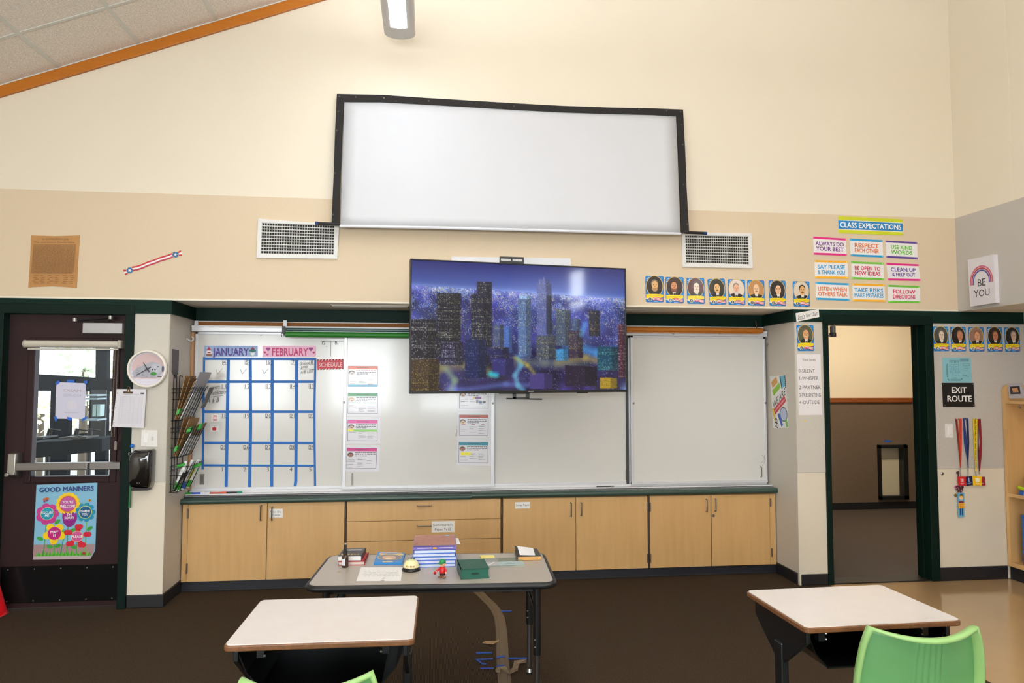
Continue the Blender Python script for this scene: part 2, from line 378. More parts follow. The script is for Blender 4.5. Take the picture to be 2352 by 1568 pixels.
# ceiling: slab, lay-in tiles and grid bars near the front wall
cs = MB()
for x0, x1 in ((-4.7, 2.15), (2.15, 5.2)):
    cs.prism([(x0, .16, zc(x0) + .03), (x1, .16, zc(x1) + .03), (x1, -8.5, zc(x1) + .03), (x0, -8.5, zc(x0) + .03)], [(x0, .16, zc(x0) + .1), (x1, .16, zc(x1) + .1), (x1, -8.5, zc(x1) + .1), (x0, -8.5, zc(x0) + .1)])
ceil = struct(cs.build('ceiling', M_CEIL))
gx = [-2.687 + .546 * k for k in range(-4, 9)]; gy = [-.005, -.535, -1.12, -1.705, -2.29, -2.875]
def cslab(x0, x1, y0, y1, lo, hi, name, m):
    return MB().prism([(x0, y0, zc(x0) + lo), (x1, y0, zc(x1) + lo), (x1, y1, zc(x1) + lo), (x0, y1, zc(x0) + lo)], [(x0, y0, zc(x0) + hi), (x1, y0, zc(x1) + hi), (x1, y1, zc(x1) + hi), (x0, y1, zc(x0) + hi)]).build(name, m, ceil)
for i in range(len(gx) - 1):
    if gx[i + 1] > 2.15: break
    for j in range(len(gy) - 1): cslab(gx[i] + .010, gx[i + 1] - .010, gy[j + 1] + .011, gy[j] - .011, .004, .026, 'ceiling_tile', M_CEIL)
for x in gx:
    if x < 2.1: cslab(x - .012, x + .012, gy[-1], gy[0], -.001, .006, 'grid_bar', M_GRID)
for y in gy[1:]: cslab(gx[0], 2.1, y - .012, y + .012, -.0012, .006, 'grid_bar', M_GRID)
cslab(-4.6, 2.15, -.025, -.001, -.004, .004, 'wall_angle', M_GRID)
# sloping oak trim under the ceiling
t = MB().prism([(-4.6, -.022, zc(-4.6) - .085), (2.15, -.022, zc(2.15) - .085), (2.15, -.022, zc(2.15) - .001), (-4.6, -.022, zc(-4.6) - .001)], [(-4.6, 0, zc(-4.6) - .085), (2.15, 0, zc(2.15) - .085), (2.15, 0, zc(2.15) - .001), (-4.6, 0, zc(-4.6) - .001)])
struct(t.build('trim_1', M_ORANGE, bevel=.003))
# dark green band
for k, a in enumerate([(-4.6, XL + .0, -.016, .0), (XR, 4.40, -.016, 0), (4.40, 4.99, -.014, 0)]):
    struct(box('trim_%d' % (k + 2), M_GREEN, a[0], a[1], a[2], a[3], ZG, ZS - .001, bevel=.002))
struct(box('trim_5', M_GREEN, XL - .002, XL + .016, -.016, RB, ZG, ZS - .001, bevel=.002))
struct(box('trim_6', M_GREEN, XR - .016, XR + .002, -.016, RB, ZG, ZS - .001, bevel=.002))
struct(box('trim_7', M_GREEN, XL, XR, RB - .016, RB, ZG - .005, ZS - .001, bevel=.002))
# baseboards
struct(box('baseboard_pier_left', M_BASE, -2.113, XL + .008, -.012, .0, 0, .092, bevel=.006))
struct(box('baseboard_recess_left', M_BASE, XL, XL + .012, -.012, .36, 0, .092, bevel=.005))
struct(box('baseboard_pier_right', M_BASE, XR + .012, 3.187, -.012, 0, 0, .086, bevel=.006))
struct(box('baseboard_recess_right', M_BASE, XR - .012, XR, .02, .36, 0, .092, bevel=.005))
struct(box('baseboard_doorway', M_BASE, 4.151, 4.76, -.012, 0, -.004, .104, bevel=.005))
struct(box('baseboard_cabinets', mat('toe_kick_navy', (28, 28, 36), .5), XL, XR, .372, .39, 0, .085, bevel=.003))
box('base_foot', M_BASE, XL, XR, .362, .374, 0, .012, bevel=.003)['kind'] = 'structure'

# ------------------------------------------------------------------ doorway on the right and the corridor beyond
d2 = thing('door_2', kind='structure', loc=(3.65, 0, 0))
box('frame_jamb', M_GREENF, 3.187, 3.231, -.02, .155, 0, 2.16, d2, bevel=.003)
box('frame_jamb', M_GREENF, 4.078, 4.152, -.02, .155, 0, 2.16, d2, bevel=.003)
box('frame_stop', M_GREENF, 4.062, 4.078, .06, .1, 0, 2.08, d2, bevel=.002)
box('frame_stop', M_GREENF, 3.231, 3.24, .06, .1, 0, 2.08, d2, bevel=.002)
box('frame_header', M_GREENF, 3.187, 4.152, -.022, .155, 2.082, 2.16, d2, bevel=.003)
box('threshold', mat('threshold_dark', (30, 26, 22), .5), 3.231, 4.078, .0, .155, -.002, .006, d2)
box('strike_plate', mat('strike_metal', (60, 58, 54), .35, .8), 4.075, 4.0785, .09, .12, .98, 1.08, d2)
cl = thing('door_closer', 'small grey door closer arm at the top left of the open doorway', 'door closer', (3.3, .12, 2.03))
mgm = mat('closer_grey', (120, 118, 114), .35, .7)
MB().cyl((3.34, .1, 2.02), (3.34, .1, 2.075), .022, 12).build('pivot', mgm, cl, bevel=.003)
MB().cyl((3.34, .1, 1.985), (3.34, .1, 2.02), .026, 12).build('pivot_cap', mat('closer_black', (30, 30, 30), .4), cl, bevel=.003)
box('arm', mgm, 3.24, 3.34, .09, .11, 1.99, 2.0, cl)
M_COR = mat('corridor_taupe_carpet_wall', (118, 98, 80), .9, var=((120, 120, 120), .4, (104, 86, 69), 4))
struct(box('floor', mat('corridor_carpet', (92, 78, 68), .85, var=((150, 150, 150), .4, (60, 50, 44), 4)), 2.6, 8.6, .155, 3.2, -.05, -.002))
wc = struct(box('wall_corridor', mat('corridor_cream', (238, 222, 194), .5), 2.6, 8.6, 3.12, 3.2, 1.4, 3.0))
M_COPEN = mat('corridor_pane_cream', (206, 196, 168), .5)
for a in ((2.6, 5.72, 0, 1.4), (6.11, 8.6, 0, 1.4), (5.72, 6.11, 0, .12), (5.72, 6.11, .81, 1.4)):
    box('lower_panel', M_COR, a[0], a[1], 3.1, 3.2, a[2], a[3], wc)
box('chair_rail', mat('rail_wood', (140, 76, 34), .4), 2.6, 8.6, 3.075, 3.12, 1.35, 1.41, wc, bevel=.006)
struct(box('baseboard_corridor', M_BASE, 2.6, 8.6, 3.085, 3.1, 0, .085))
struct(box('wall_corridor', mat('corridor_cream'), 2.6, 8.6, .155, 3.2, 3.0, 3.05))
struct(box('wall_corridor', M_COR, 2.5, 2.6, .6, 3.2, 0, 3.05)); struct(box('wall_corridor', M_COR, 8.6, 8.7, .0, 3.2, 0, 3.05))
struct(box('wall_corridor', M_SIDE, 4.15, 8.7, .156, .2, 0, 3.05)); struct(box('wall_corridor', M_SIDE, 3.05, 4.15, .165, .2, 2.205, 3.05))
struct(box('wall_corridor', M_SIDE, 2.5, 3.187, .6, .64, 0, 3.05)); struct(box('wall_corridor', M_SIDE, 3.1, 3.187, .15, .64, 0, 3.05))
wn = thing('window_5', kind='structure', loc=(5.92, 3.1, .12)); mk = mat('window_black_frame', (22, 24, 24), .4)
for a in ((5.72, 5.745, .12, .81), (6.05, 6.11, .12, .81), (5.72, 6.11, .12, .165), (5.72, 6.11, .77, .81)): box('frame_bar', mk, a[0], a[1], 3.05, 3.16, a[2], a[3], wn)
box('pane', M_COPEN, 5.74, 6.06, 3.15, 3.16, .16, .78, wn)
tp = MB().slab(qY([(2030, 1010), (2050, 1011), (2048, 1015), (2031, 1015)], 3.1), .001).build('tape_strip', mat('painters_tape_blue', (24, 94, 190), .6)); tag(tp, 'short strip of blue tape above the small corridor window', 'tape')
clp = thing('added_corridor_lamp', 'added unseen ceiling lamp lighting the corridor beyond the doorway', 'lamp', (5.3, 1.7, 2.96))  # out of view, added so that the corridor is lit
box('housing', M_GRID, 4.7, 5.9, 1.55, 1.85, 2.96, 3.0, clp); box('diffuser', mat('added_lamp_diffuser_warm', (255, 240, 214), .5, emit=56), 4.74, 5.86, 1.58, 1.82, 2.95, 2.962, clp)

# ------------------------------------------------------------------ entry door on the left, with what lies outside its glass
M_DOOR = mat('maroon_brown_door', (50, 29, 30), .5, spec=.2, var=((2, 2, 2), .9, (44, 27, 28), 3))
M_STEEL = mat('satin_steel', (150, 146, 140), .32, .85)
M_ALU = mat('satin_aluminium', (186, 186, 184), .35, .6)
M_BLACK = mat('black_metal', (18, 18, 19), .4)
M_TAPE = MATS['painters_tape_blue']
d1 = thing('door_1', kind='structure', loc=(-2.57, 0, 0))
box('frame_jamb', M_GREENF, -2.174, -2.113, -.02, .155, 0, 2.16, d1, bevel=.003)
box('frame_jamb', M_GREENF, -3.06, -2.99, -.02, .155, 0, 2.16, d1, bevel=.003)
box('frame_header', M_GREENF, -3.06, -2.113, -.022, .155, 2.09, 2.16, d1, bevel=.003)
box('frame_stop', M_GREENF, -2.192, -2.174, .10, .155, 0, 2.09, d1)
DY = .05; gl = qY([(83, 797), (263, 797), (250, 1093), (72, 1093)], DY)
gx0, gx1, gz0, gz1 = (gl[0].x + gl[3].x) / 2, (gl[1].x + gl[2].x) / 2, (gl[2].z + gl[3].z) / 2, (gl[0].z + gl[1].z) / 2 + .02
leaf = thing('leaf', loc=(0, 0, 0)); leaf.parent = d1; WL[leaf.name] = WL[d1.name].copy()
for nm, a in (('stile', (-2.985, gx0 - .045, .012, 2.088)), ('stile', (gx1 + .045, -2.178, .012, 2.088)), ('rail', (gx0 - .045, gx1 + .045, gz1 + .045, 2.088)), ('rail', (gx0 - .045, gx1 + .045, .012, gz0 - .045))):
    box(nm, M_DOOR, a[0], a[1], DY, DY + .045, a[2], a[3], d1)
bpy.data.objects.remove(leaf)
for a in ((gx0 - .046, gx0, gz0 - .046, gz1 + .046), (gx1, gx1 + .046, gz0 - .046, gz1 + .046), (gx0, gx1, gz0 - .046, gz0), (gx0, gx1, gz1, gz1 + .046)):
    box('glazing_bead', M_DOOR, a[0], a[1], DY - .012, DY + .055, a[2], a[3], d1, bevel=.005)
box('glass_pane', glass_mat('door_glass', (.93, .97, 1), .02), gx0, gx1, DY + .02, DY + .024, gz0, gz1, d1)
kp = qY([(-6, 1300), (272, 1296), (270, 1374), (-6, 1381)], DY)
k_ = box('kick_plate', mat('kick_plate_steel', (40, 40, 41), .22, .75, spec=.5), -2.975, kp[1].x, DY - .003, DY, .045, (kp[0].z + kp[1].z) / 2, d1)
for i in range(5):
    for zz in (.06, (kp[0].z + kp[1].z) / 2 - .02):
        xx = -2.93 + i * .175; MB().cyl((xx, DY - .006, zz), (xx, DY - .003, zz), .005, 8).build('screw', M_STEEL, d1)
# panic bar
pb = onY(26, 1075, -.03)
hs = MB(); hx0, hx1 = onY(14, 1075, -.03).x, onY(37, 1075, -.03).x; hz0, hz1 = onY(20, 1102, -.03).z, onY(20, 1040, -.03).z
hs.prism([(hx0, DY, hz0), (hx1, DY, hz0), (hx1, DY, hz1), (hx0, DY, hz1)], [(hx0 + .004, -.035, hz0 + .03), (hx1 - .004, -.035, hz0 + .03), (hx1 - .004, -.03, hz1 - .004), (hx0 + .004, -.03, hz1 - .004)])
hs.build('panic_bar_housing', M_STEEL, d1, bevel=.008, seg=3)
bz0, bz1 = onY(150, 1079.5, -.02).z, onY(150, 1062, -.02).z
xe, xm = onY(276, 1070, -.02).x, onY(202, 1070, -.02).x
box('panic_bar', mat('bar_grey_steel', (126, 122, 118), .38, .7), hx1 - .01, xm, -.03, .02, bz0, bz1, d1, bevel=.006)
box('panic_bar_gap', M_BLACK, xm, xm + .012, -.024, .02, bz0 + .004, bz1 - .004, d1)
box('panic_bar', mat('bar_grey_steel'), xm + .012, xe, -.03, .02, bz0, bz1, d1, bevel=.006)
box('panic_bar_base', M_BLACK, hx1 - .01, xe, .02, DY, bz0 + .006, bz1 - .006, d1)
kn = onY(18, 1090, -.04); MB().cyl((kn.x, -.06, kn.z), (kn.x, -.02, kn.z), .014, 14).build('lock_knob', M_STEEL, d1, bevel=.003)
# door closer
c0, c1 = onY(192, 741, -.02), onY(282, 766, -.02)
box('closer_body', mat('closer_aluminium', (168, 166, 166), .4, .35), c0.x, c1.x, -.035, DY, c1.z, c0.z, d1, bevel=.004)
a0, a1, a2 = onY(172, 734, -.05), onY(254, 729, -.03), onY(280, 728, .0)
MB().tube([a0, a1], .007, 8).build('closer_arm', mat('arm_dark', (52, 50, 52), .35, .6), d1)
MB().tube([a0 + Vector((0, .01, -.012)), onY(250, 737, -.02)], .006, 8).build('closer_arm', mat('arm_dark'), d1)
for p in (a0, a1): MB().cyl(p - Vector((0, 0, .012)), p + Vector((0, 0, .012)), .016, 14).build('closer_pivot', M_STEEL, d1)
# roller blind over the glass
b0, b1 = onY(55, 789, -.02), onY(271, 790, -.02)
rb = thing('roller_blind', 'rolled-up off-white roller blind over the glass of the entry door', 'blind', ((b0.x + b1.x) / 2, 0, b0.z - .03))
M_BLIND = mat('blind_offwhite', (196, 188, 174), .5)
MB().cyl((b0.x, -.005, b0.z), (b1.x, -.005, b0.z), .026, 20).build('roll', M_BLIND, rb, smooth=False)
MB().cyl((b0.x - .006, -.005, b0.z), (b0.x + .002, -.005, b0.z), .029, 20).build('end_cap', mat('blind_cap', (170, 162, 150), .45), rb, bevel=.002)
box('end_bracket', mat('blind_cap'), b1.x, b1.x + .022, -.03, DY, b0.z - .03, b0.z + .03, rb, bevel=.003)
box('hem_bar', M_BLIND, b0.x + .02, b1.x, -.012, .004, b0.z - .042, b0.z - .03, rb, bevel=.002)
M_CHAIN = mat('bead_chain', (150, 140, 120), .4, .5)
for dx in (-.012, .008):
    ch = MB(); zz = b0.z - .04
    while zz > onY(263, 1003, 0).z: ch.ball((b1.x + dx - .008 - .012 * (b0.z - zz), -.012, zz), .0038, 5, 4); zz -= .0095
    ch.build('pull_chain', M_CHAIN, rb)
cw = onY(266, 1022, -.01); MB().lathe([(.004, .03), (.009, .025), (.01, -.03), (.006, -.034)], (cw.x, -.012, cw.z), 10).build('chain_weight', mat('clear_plastic', (130, 122, 112), .25), rb)

# outside the glass: glazed vestibule with a table of upturned chairs and a shelf
M_MULL = mat('blue_black_mullion', (14, 23, 31), .7, spec=.02)
vs = thing('window_6', kind='structure', loc=(-4.2, 2.4, 0)); VY = 2.4
def mull(px, name='mullion'):
    q = qY(px, VY); MB().slab([p + Vector((0, .06, 0)) for p in q], .08).build(name, M_MULL, vs)
mull([(40, 856), (300, 872), (300, 884), (40, 893)]); mull([(40, 893), (300, 884), (300, 900), (40, 897)])
mull([(222, 780), (248, 780), (243, 1150), (219, 1150)]); mull([(119, 890), (128, 890), (122, 1150), (112, 1150)])
mull([(20, 760), (86, 760), (80, 770), (20, 772)]); mull([(190, 775), (290, 800), (290, 806), (190, 781)])
mull([(30, 1010), (300, 985), (300, 1004), (30, 1036)]); mull([(128, 960), (160, 960), (152, 1150), (118, 1150)])
mull([(208, 895), (222, 895), (219, 1010), (205, 1010)])
ot = thing('table', 'dark table with upturned chairs seen through the glass of the entry door', 'table', (-3.9, 1.5, 0))
q = qY([(60, 1015), (262, 1002), (262, 1030), (60, 1050)], 1.55); MB().slab([p + Vector((0, .25, 0)) for p in q], .5).build('table_top', mat('outside_table_dark', (18, 27, 34), .7, spec=.05), ot)
for px in ((110, 1040), (205, 1030)):
    p = onY(px[0], px[1], 1.5); MB().tube([p, (p.x, p.y, 0)], .02, 8).build('leg', M_BLACK, ot)
for i, (xa, xb) in enumerate(((107, 114), (170, 176), (202, 205))):
    c = thing('chair', ['upturned chair nearest the hinge side on the table outside the door glass', 'middle upturned chair on the table outside the door glass', 'upturned chair nearest the shelf on the table outside the door glass'][i], 'chair', onY(xa, 1010, 1.5), group='upturned chairs outside the door')
    for dx in (0, 7):
        MB().tube([onY(xa + dx, 1003, 1.5), onY(xb + dx * .6, 984, 1.5)], .011, 6).build('leg', M_BLACK, c)
    MB().tube([onY(xb, 985, 1.5), onY(xb + 26, 989, 1.55)], .008, 6).build('stretcher', M_BLACK, c)
    q = qY([(xa - 4, 1000), (xa + 26, 998), (xa + 26, 1002), (xa - 4, 1004)], 1.5); MB().slab(q, .25).build('seat', M_BLACK, c)
sh = thing('shelf', 'dark shelf holding pale boxes seen through the glass of the entry door', 'shelf', onY(228, 1010, 1.9))
MB().slab(qY([(212, 895), (246, 895), (243, 1010), (210, 1010)], 2.1), .02).build('back', mat('outside_shelf_dark', (16, 20, 26), .5), sh)
for v in (905, 913, 960): MB().slab(qY([(214, v), (245, v), (245, v + 3.5), (214, v + 3.5)], 2.0), .2).build('board', mat('outside_shelf_board', (130, 150, 158), .5), sh)
for i, (a, b) in enumerate(((224, 232), (234, 241))):
    bx = MB().slab(qY([(a, 928), (b, 928), (b - 1, 955), (a - 1, 955)], 1.97), .1).build('box', mat('outside_box_pale', (150, 176, 176), .6)); tag(bx, ['pale upright box at the left on the shelf outside the door glass', 'pale upright box at the right on the shelf outside the door glass'][i], 'box', 'boxes on the shelf outside')
# trees and ground far outside
og = struct(box('floor', mat('outside_concrete', (170, 168, 160), .8), -14, -2.0, .3, 12, -.12, -.06))
for i, (u, v, r, y) in enumerate(((195, 850, .5, 5.2), (95, 950, .8, 7.2), (205, 930, .8, 9.4))):
    p = onY(u, v, y); t_ = thing('tree', ['pale sunlit tree high up behind the vestibule outside the door glass', 'pale yellowish bush at the hinge side outside the door glass', 'pale yellow bush beside the shelf outside the door glass'][i], 'tree', (p.x, y, -.1))
    rr = random.Random(i); f = MB()
    for _ in range(260):
        d = Vector((rr.gauss(0, 1), rr.gauss(0, 1), rr.gauss(0, 1))); d = d.normalized() * r * rr.random() ** .4; c = p + d; a = Vector((rr.uniform(-1, 1), rr.uniform(-1, 1), rr.uniform(-1, 1))).normalized() * .05; b = a.cross(Vector((rr.uniform(-1, 1), 1, rr.uniform(-1, 1)))).normalized() * .04
        f.add([c - a, c + b, c + a, c - b], [(0, 1, 2, 3)])
    f.build('foliage', mat('pale_leaves_%d' % (i > 0), (222, 232, 208) if i == 0 else (236, 230, 196), .8), t_)
    MB().tube([(p.x, y, -.1), p], .05, 6).build('trunk', mat('bark', (90, 80, 66), .8), t_)

# things on the door
q = qY([(130, 877), (198, 880), (195, 962), (127, 961)], DY + .018)
mk_ = sheet('notice', 'white masks notice taped face-out to the glass of the entry door', 'notice', q, m=mat('notice_translucent', (206, 204, 222), .7))
p = PR(q, .0022, flip=True); p.text('MASKS', .46, .22, .075, (186, 172, 186), w=.62, bold=1); p.text('REQUIRED', .46, .35, .07, (176, 168, 184), w=.62); p.circ(.45, .62, .035, (214, 208, 220)); p.rect(.2, .82, .7, .84, (190, 186, 200)); p.build(mk_)
for px in ([(127, 879), (135, 873), (138, 877), (131, 884)], [(154, 872), (171, 872), (171, 878), (154, 878)], [(192, 875), (200, 873), (201, 878), (197, 884)], [(124, 957), (129, 955), (133, 964), (127, 968)], [(154, 957), (165, 959), (164, 966), (155, 964)], [(187, 963), (198, 955), (200, 960), (190, 967)]):
    qq = qY(px, DY + .012); MB().slab(qq, .0015).build('tape', M_TAPE, mk_)

# GOOD MANNERS poster
PC = [(84, 1113), (224, 1108), (218.5, 1283), (76, 1285)]
q = qY(PC, DY - .002); cutp = [q[0], q[1], q[1].lerp(q[2], .885), q[2].lerp(q[3], .075), q[3]]
ps = sheet('poster', 'GOOD MANNERS poster with bright flowers on the lower half of the entry door', 'poster', cutp, m=mat('poster_sky', (132, 186, 214), .4))
p = PR(q, .0024)
p.poly([(0, .80), (.985, .80), (.985, .885), (.92, 1), (0, 1)], (166, 134, 136)); p.poly([(0.01, .955), (.93, .955), (.925, .998), (0, .998)], (188, 172, 172))
rr = random.Random(3)
for k in range(46):
    u = .06 + .86 * k / 45; h_ = rr.uniform(.03, .085); p.poly([(u - .018, .955), (u + .018, .955), (u + rr.uniform(-.015, .015), .955 - h_)], [(78, 172, 40), (104, 186, 36), (58, 150, 62)][k % 3])
def stem(pts, c=(70, 160, 70), w=.006): p.line(pts, w, c)
def leafp(u, v, a, c=(60, 160, 60), l=.055): p.ell(u, v, l, .024, c, 14, rot=a)
stem([(.19, .5), (.165, .93)]); stem([(.33, .7), (.335, .93)]); stem([(.5, .6), (.44, .93)], (40, 150, 110)); stem([(.545, .55), (.54, .93)]); stem([(.7, .75), (.69, .93)]); stem([(.84, .5), (.84, .93)], (110, 186, 70))
for a in ((.1, .72, .35), (.26, .83, .2), (.39, .82, -.4), (.47, .64, .5), (.37, .5, -.7), (.9, .6, -.55), (.65, .84, .3), (.62, .62, -.5)): leafp(*a)
def petals(cu, cv, n, rr_, pr_, c, ph=0, sq=1.): 
    for k in range(n):
        a = ph + 2 * math.pi * k / n; p.circ(cu + math.cos(a) * rr_ / p.w, cv + math.sin(a) * rr_ / p.h, pr_, c, 14)
k_ = p.w
petals(.20, .395, 7, .052 * k_ / .45, .033 * k_ / .45, (196, 54, 140)); p.circ(.20, .395, .055 * k_ / .45, (196, 54, 140)); p.circ(.20, .39, .050 * k_ / .45, (236, 214, 120)); p.circ(.20, .39, .047 * k_ / .45, (30, 150, 178))
petals(.53, .268, 16, .072 * k_ / .45, .017 * k_ / .45, (246, 206, 24)); p.circ(.53, .268, .07 * k_ / .45, (244, 190, 24)); p.circ(.53, .268, .062 * k_ / .45, (206, 84, 60)); p.circ(.53, .268, .056 * k_ / .45, (190, 84, 160))
petals(.82, .385, 9, .055 * k_ / .45, .020 * k_ / .45, (24, 144, 176)); p.circ(.82, .385, .055 * k_ / .45, (24, 144, 176)); p.circ(.82, .385, .05 * k_ / .45, (210, 206, 90)); p.circ(.82, .385, .045 * k_ / .45, (18, 92, 140))
p.poly([(.445, .38), (.475, .40), (.50, .38), (.53, .40), (.56, .38), (.59, .40), (.62, .38), (.65, .40), (.68, .38), (.685, .47), (.64, .545), (.58, .575), (.53, .57), (.47, .52), (.447, .45)], (140, 28, 130))
petals(.33, .655, 5, .055 * k_ / .45, .030 * k_ / .45, (248, 206, 14), -.9); p.circ(.33, .655, .055 * k_ / .45, (248, 206, 14)); p.circ(.33, .655, .05 * k_ / .45, (200, 24, 130)); p.circ(.33, .655, .046 * k_ / .45, (188, 26, 124))
for k in range(5):
    a = -1.45 + 2 * math.pi * k / 5; cu, cv = .70 + math.cos(a) * .075 * k_ / .45 / p.w, .70 + math.sin(a) * .075 * k_ / .45 / p.h
    p.circ(cu - .02, cv, .02 * k_ / .45, (206, 26, 50)); p.circ(cu + .025, cv, .02 * k_ / .45, (206, 26, 50)); p.poly([(cu - .06, cv), (cu + .06, cv), (.70, .70)], (206, 26, 50))
p.circ(.70, .70, .043 * k_ / .45, (240, 190, 110)); p.circ(.70, .70, .039 * k_ / .45, (208, 84, 150))
for u, v in ((.15, .2), (.19, .19)): p.ell(u, v, .03, .02, (190, 96, 50), 10, rot=.5); p.ell(u - .005, v + .025, .018, .014, (110, 70, 130), 8)
p.ell(.885, .23, .03, .016, (214, 156, 40)); p.ell(.89, .23, .006, .016, (70, 50, 20)); p.ell(.82, .925, .028, .02, (180, 40, 40))
p.text('GOOD MANNERS', .50, .07, .062, (22, 56, 126), w=.9, bold=1)
wh = (244, 240, 240)
for t_, u, v, w_, h_ in (("YOU'RE", .53, .243, .18, .033), ('WELCOME', .53, .298, .25, .036), ('EXCUSE', .20, .375, .19, .030), ('ME', .20, .415, .07, .030), ('THANK', .82, .37, .17, .030), ('YOU', .82, .41, .1, .030), ("I'M", .565, .41, .07, .032), ('SORRY', .565, .452, .16, .032), ('MAY', .33, .635, .13, .034), ('I?', .335, .68, .05, .034), ('PLEASE', .70, .70, .18, .032)):
    p.text(t_, u, v, h_, wh, w=w_, bold=1)
p.build(ps, 'print', PRINTG)

# sport cone by the door
cxr = onY(15, 1395, -.07).x - .108
cn = thing('sports_cone', 'shiny red plastic cone on the floor in front of the entry door', 'cone', (cxr, -.07, 0))
MB().lathe([(.004, .33), (.016, .33), (.026, .31), (.100, .024), (.107, .009), (.104, 0), (.0, 0)], (cxr, -.07, 0), 32).build('body', mat('red_plastic', (214, 18, 28), .22, coat=.4), cn, smooth=True)
MB().lathe([(.109, .012), (.111, .006), (.106, .0), (.102, .004)], (cxr, -.07, 0), 32, caps=False).build('rim', mat('red_rim', (190, 60, 60), .4), cn, smooth=True)

# ------------------------------------------------------------------ pendant lamps
M_LENS = mat('lamp_lens', (240, 248, 255), .4, emit=17.)
M_PEND = mat('pendant_pale_grey', (206, 203, 202), .4, .1)
def pendant(x, y0, y1, z, label):
    t = thing('pendant_lamp', label, 'lamp', (x, y0, z - .05)); hw = .113
    prof = []
    for k in range(13):
        a = math.pi * (k / 12); prof.append((-math.cos(a) * hw, -math.sin(a) * .045))
    lens = [pt for pt in prof if abs(pt[0]) < hw * .62]
    top = [(hw, .05), (hw * .75, .075), (-hw * .75, .075), (-hw, .05)]
    poly = prof + top
    MB().prism([(x + a, y0, z + b) for a, b in poly], [(x + a, y1, z + b) for a, b in poly]).build('housing', M_PEND, t)
    lp = [(a, b - .002) for a, b in lens] + [(a, b + .01) for a, b in reversed(lens)]
    MB().prism([(x + a, y0 - .17, z + b) for a, b in lp], [(x + a, y1 + .17, z + b) for a, b in lp]).build('lens', M_LENS, t)
    up = MB().box(x - .07, x + .07, y1 + .2, y0 - .75, z + .076, z + .08); up.build('added_uplight', mat('added_uplight_glow', (238, 246, 255), .4, emit=62.), t)  # hidden glowing strip added on top to brighten the ceiling
    for yy in (y0 - .5, (y0 + y1) / 2, y1 + .5): MB().tube([(x, yy, z + .075), (x, yy, zc(x) + .02)], .003, 6).build('cable', M_STEEL, t)
    return t
pendant(-.224, -.30, -4.2, 4.155, 'long pale grey pendant lamp hanging over the middle of the front wall')
pendant(-.224, -4.6, -8.0, 4.155, 'long pendant lamp hanging behind the camera in line with the first')
pendant(2.6, -2.9, -7.6, 4.155, 'long pendant lamp hanging on the door side of the room')

# ------------------------------------------------------------------ projection screen
def scr(u, v): # the fabric leans out from the wall towards its foot
    return onY(u, v, -.03 - .09 * max(0, min(1, (v - 217) / 310)))
M_SCR = mat('screen_white', (208, 209, 213), .5); M_VEL = mat('screen_black_velvet', (30, 27, 26), .85)
ps_ = thing('projection_screen', 'white projection screen with black fabric border hung above the television', 'projection screen', scr(1170, 528))
MB().grid(lambda a, b: scr(782 + (1562 - 782) * a + (9 * (1 - b) if a < .5 else 0) * (1 - 2 * a) * 1 + (-10 * (1 - b)) * max(0, 2 * a - 1), 232 + 33 * a + b * (519 - 232 + (537 - 268 - 287) * a) + 4 * math.sin(a * 3.1) * (1 - b) * 0) - Vector((0, .004, 0)), 24, 12).build('fabric', M_SCR, ps_, smooth=True, solid=.003)
tl, tr, br, bl = (774, 217), (1568, 252.5), (1582, 536), (762, 517)
topO = [(774, 217), (878, 219), (980, 226), (1080, 232), (1180, 238), (1290, 244), (1400, 248), (1500, 250), (1568, 252.5)]
topI = [(790.5, 235), (878, 235.5), (980, 241), (1080, 247), (1180, 253), (1290, 259), (1400, 262.5), (1500, 265), (1553, 268)]
def strip(o_, i_, nm):
    mb = MB()
    for k in range(len(o_) - 1):
        a = [scr(*o_[k]), scr(*o_[k + 1]), scr(*i_[k + 1]), scr(*i_[k])]; mb.hexa([p + Vector((0, .004, 0)) for p in a], [p + Vector((0, -.010, 0)) for p in a])
    return mb.build(nm, M_VEL, ps_)
strip(topO, topI, 'border')
strip([(774, 217), (770, 300), (767, 400), (764, 460), (761.5, 516)], [(790.5, 235), (787, 300), (783, 400), (781, 460), (780, 518)], 'border')
strip([(1568, 252.5), (1573, 350), (1576, 430), (1582, 536)], [(1553, 268), (1557, 350), (1560, 430), (1564.5, 536)], 'border')
MB().tube([scr(780, 519), scr(1000, 523), scr(1200, 528), scr(1400, 533), scr(1564, 537)], .011, 10).build('hem_rod', mat('hem_white', (226, 226, 232), .4), ps_)
M_CAPB = mat('rod_cap_blue', (20, 60, 120), .4)
MB().tube([scr(728, 512.5), scr(781, 515)], .012, 8).build('rod_end', M_BLACK, ps_); MB().tube([scr(724, 512), scr(730, 512.5)], .013, 8).build('rod_cap', M_CAPB, ps_)
MB().tube([scr(1575, 533.5), scr(1618, 535.5)], .012, 8).build('rod_end', M_BLACK, ps_); MB().tube([scr(1616, 535.5), scr(1623, 536)], .013, 8).build('rod_cap', M_CAPB, ps_)
for k, (u, v) in enumerate(((780, 223), (818, 224), (882, 226), (985, 233), (1180, 245), (1467, 252), (1530, 255), (1562, 258), (777, 257), (774, 301), (770, 398), (766, 494), (1565, 288), (1567, 333), (1569, 424), (1577, 515))):
    c = scr(u, v); MB().cyl(c + Vector((0, -.014, 0)), c + Vector((0, -.009, 0)), .006, 8).build('snap', mat('snap_dark', (84, 80, 70), .35, .6), ps_)

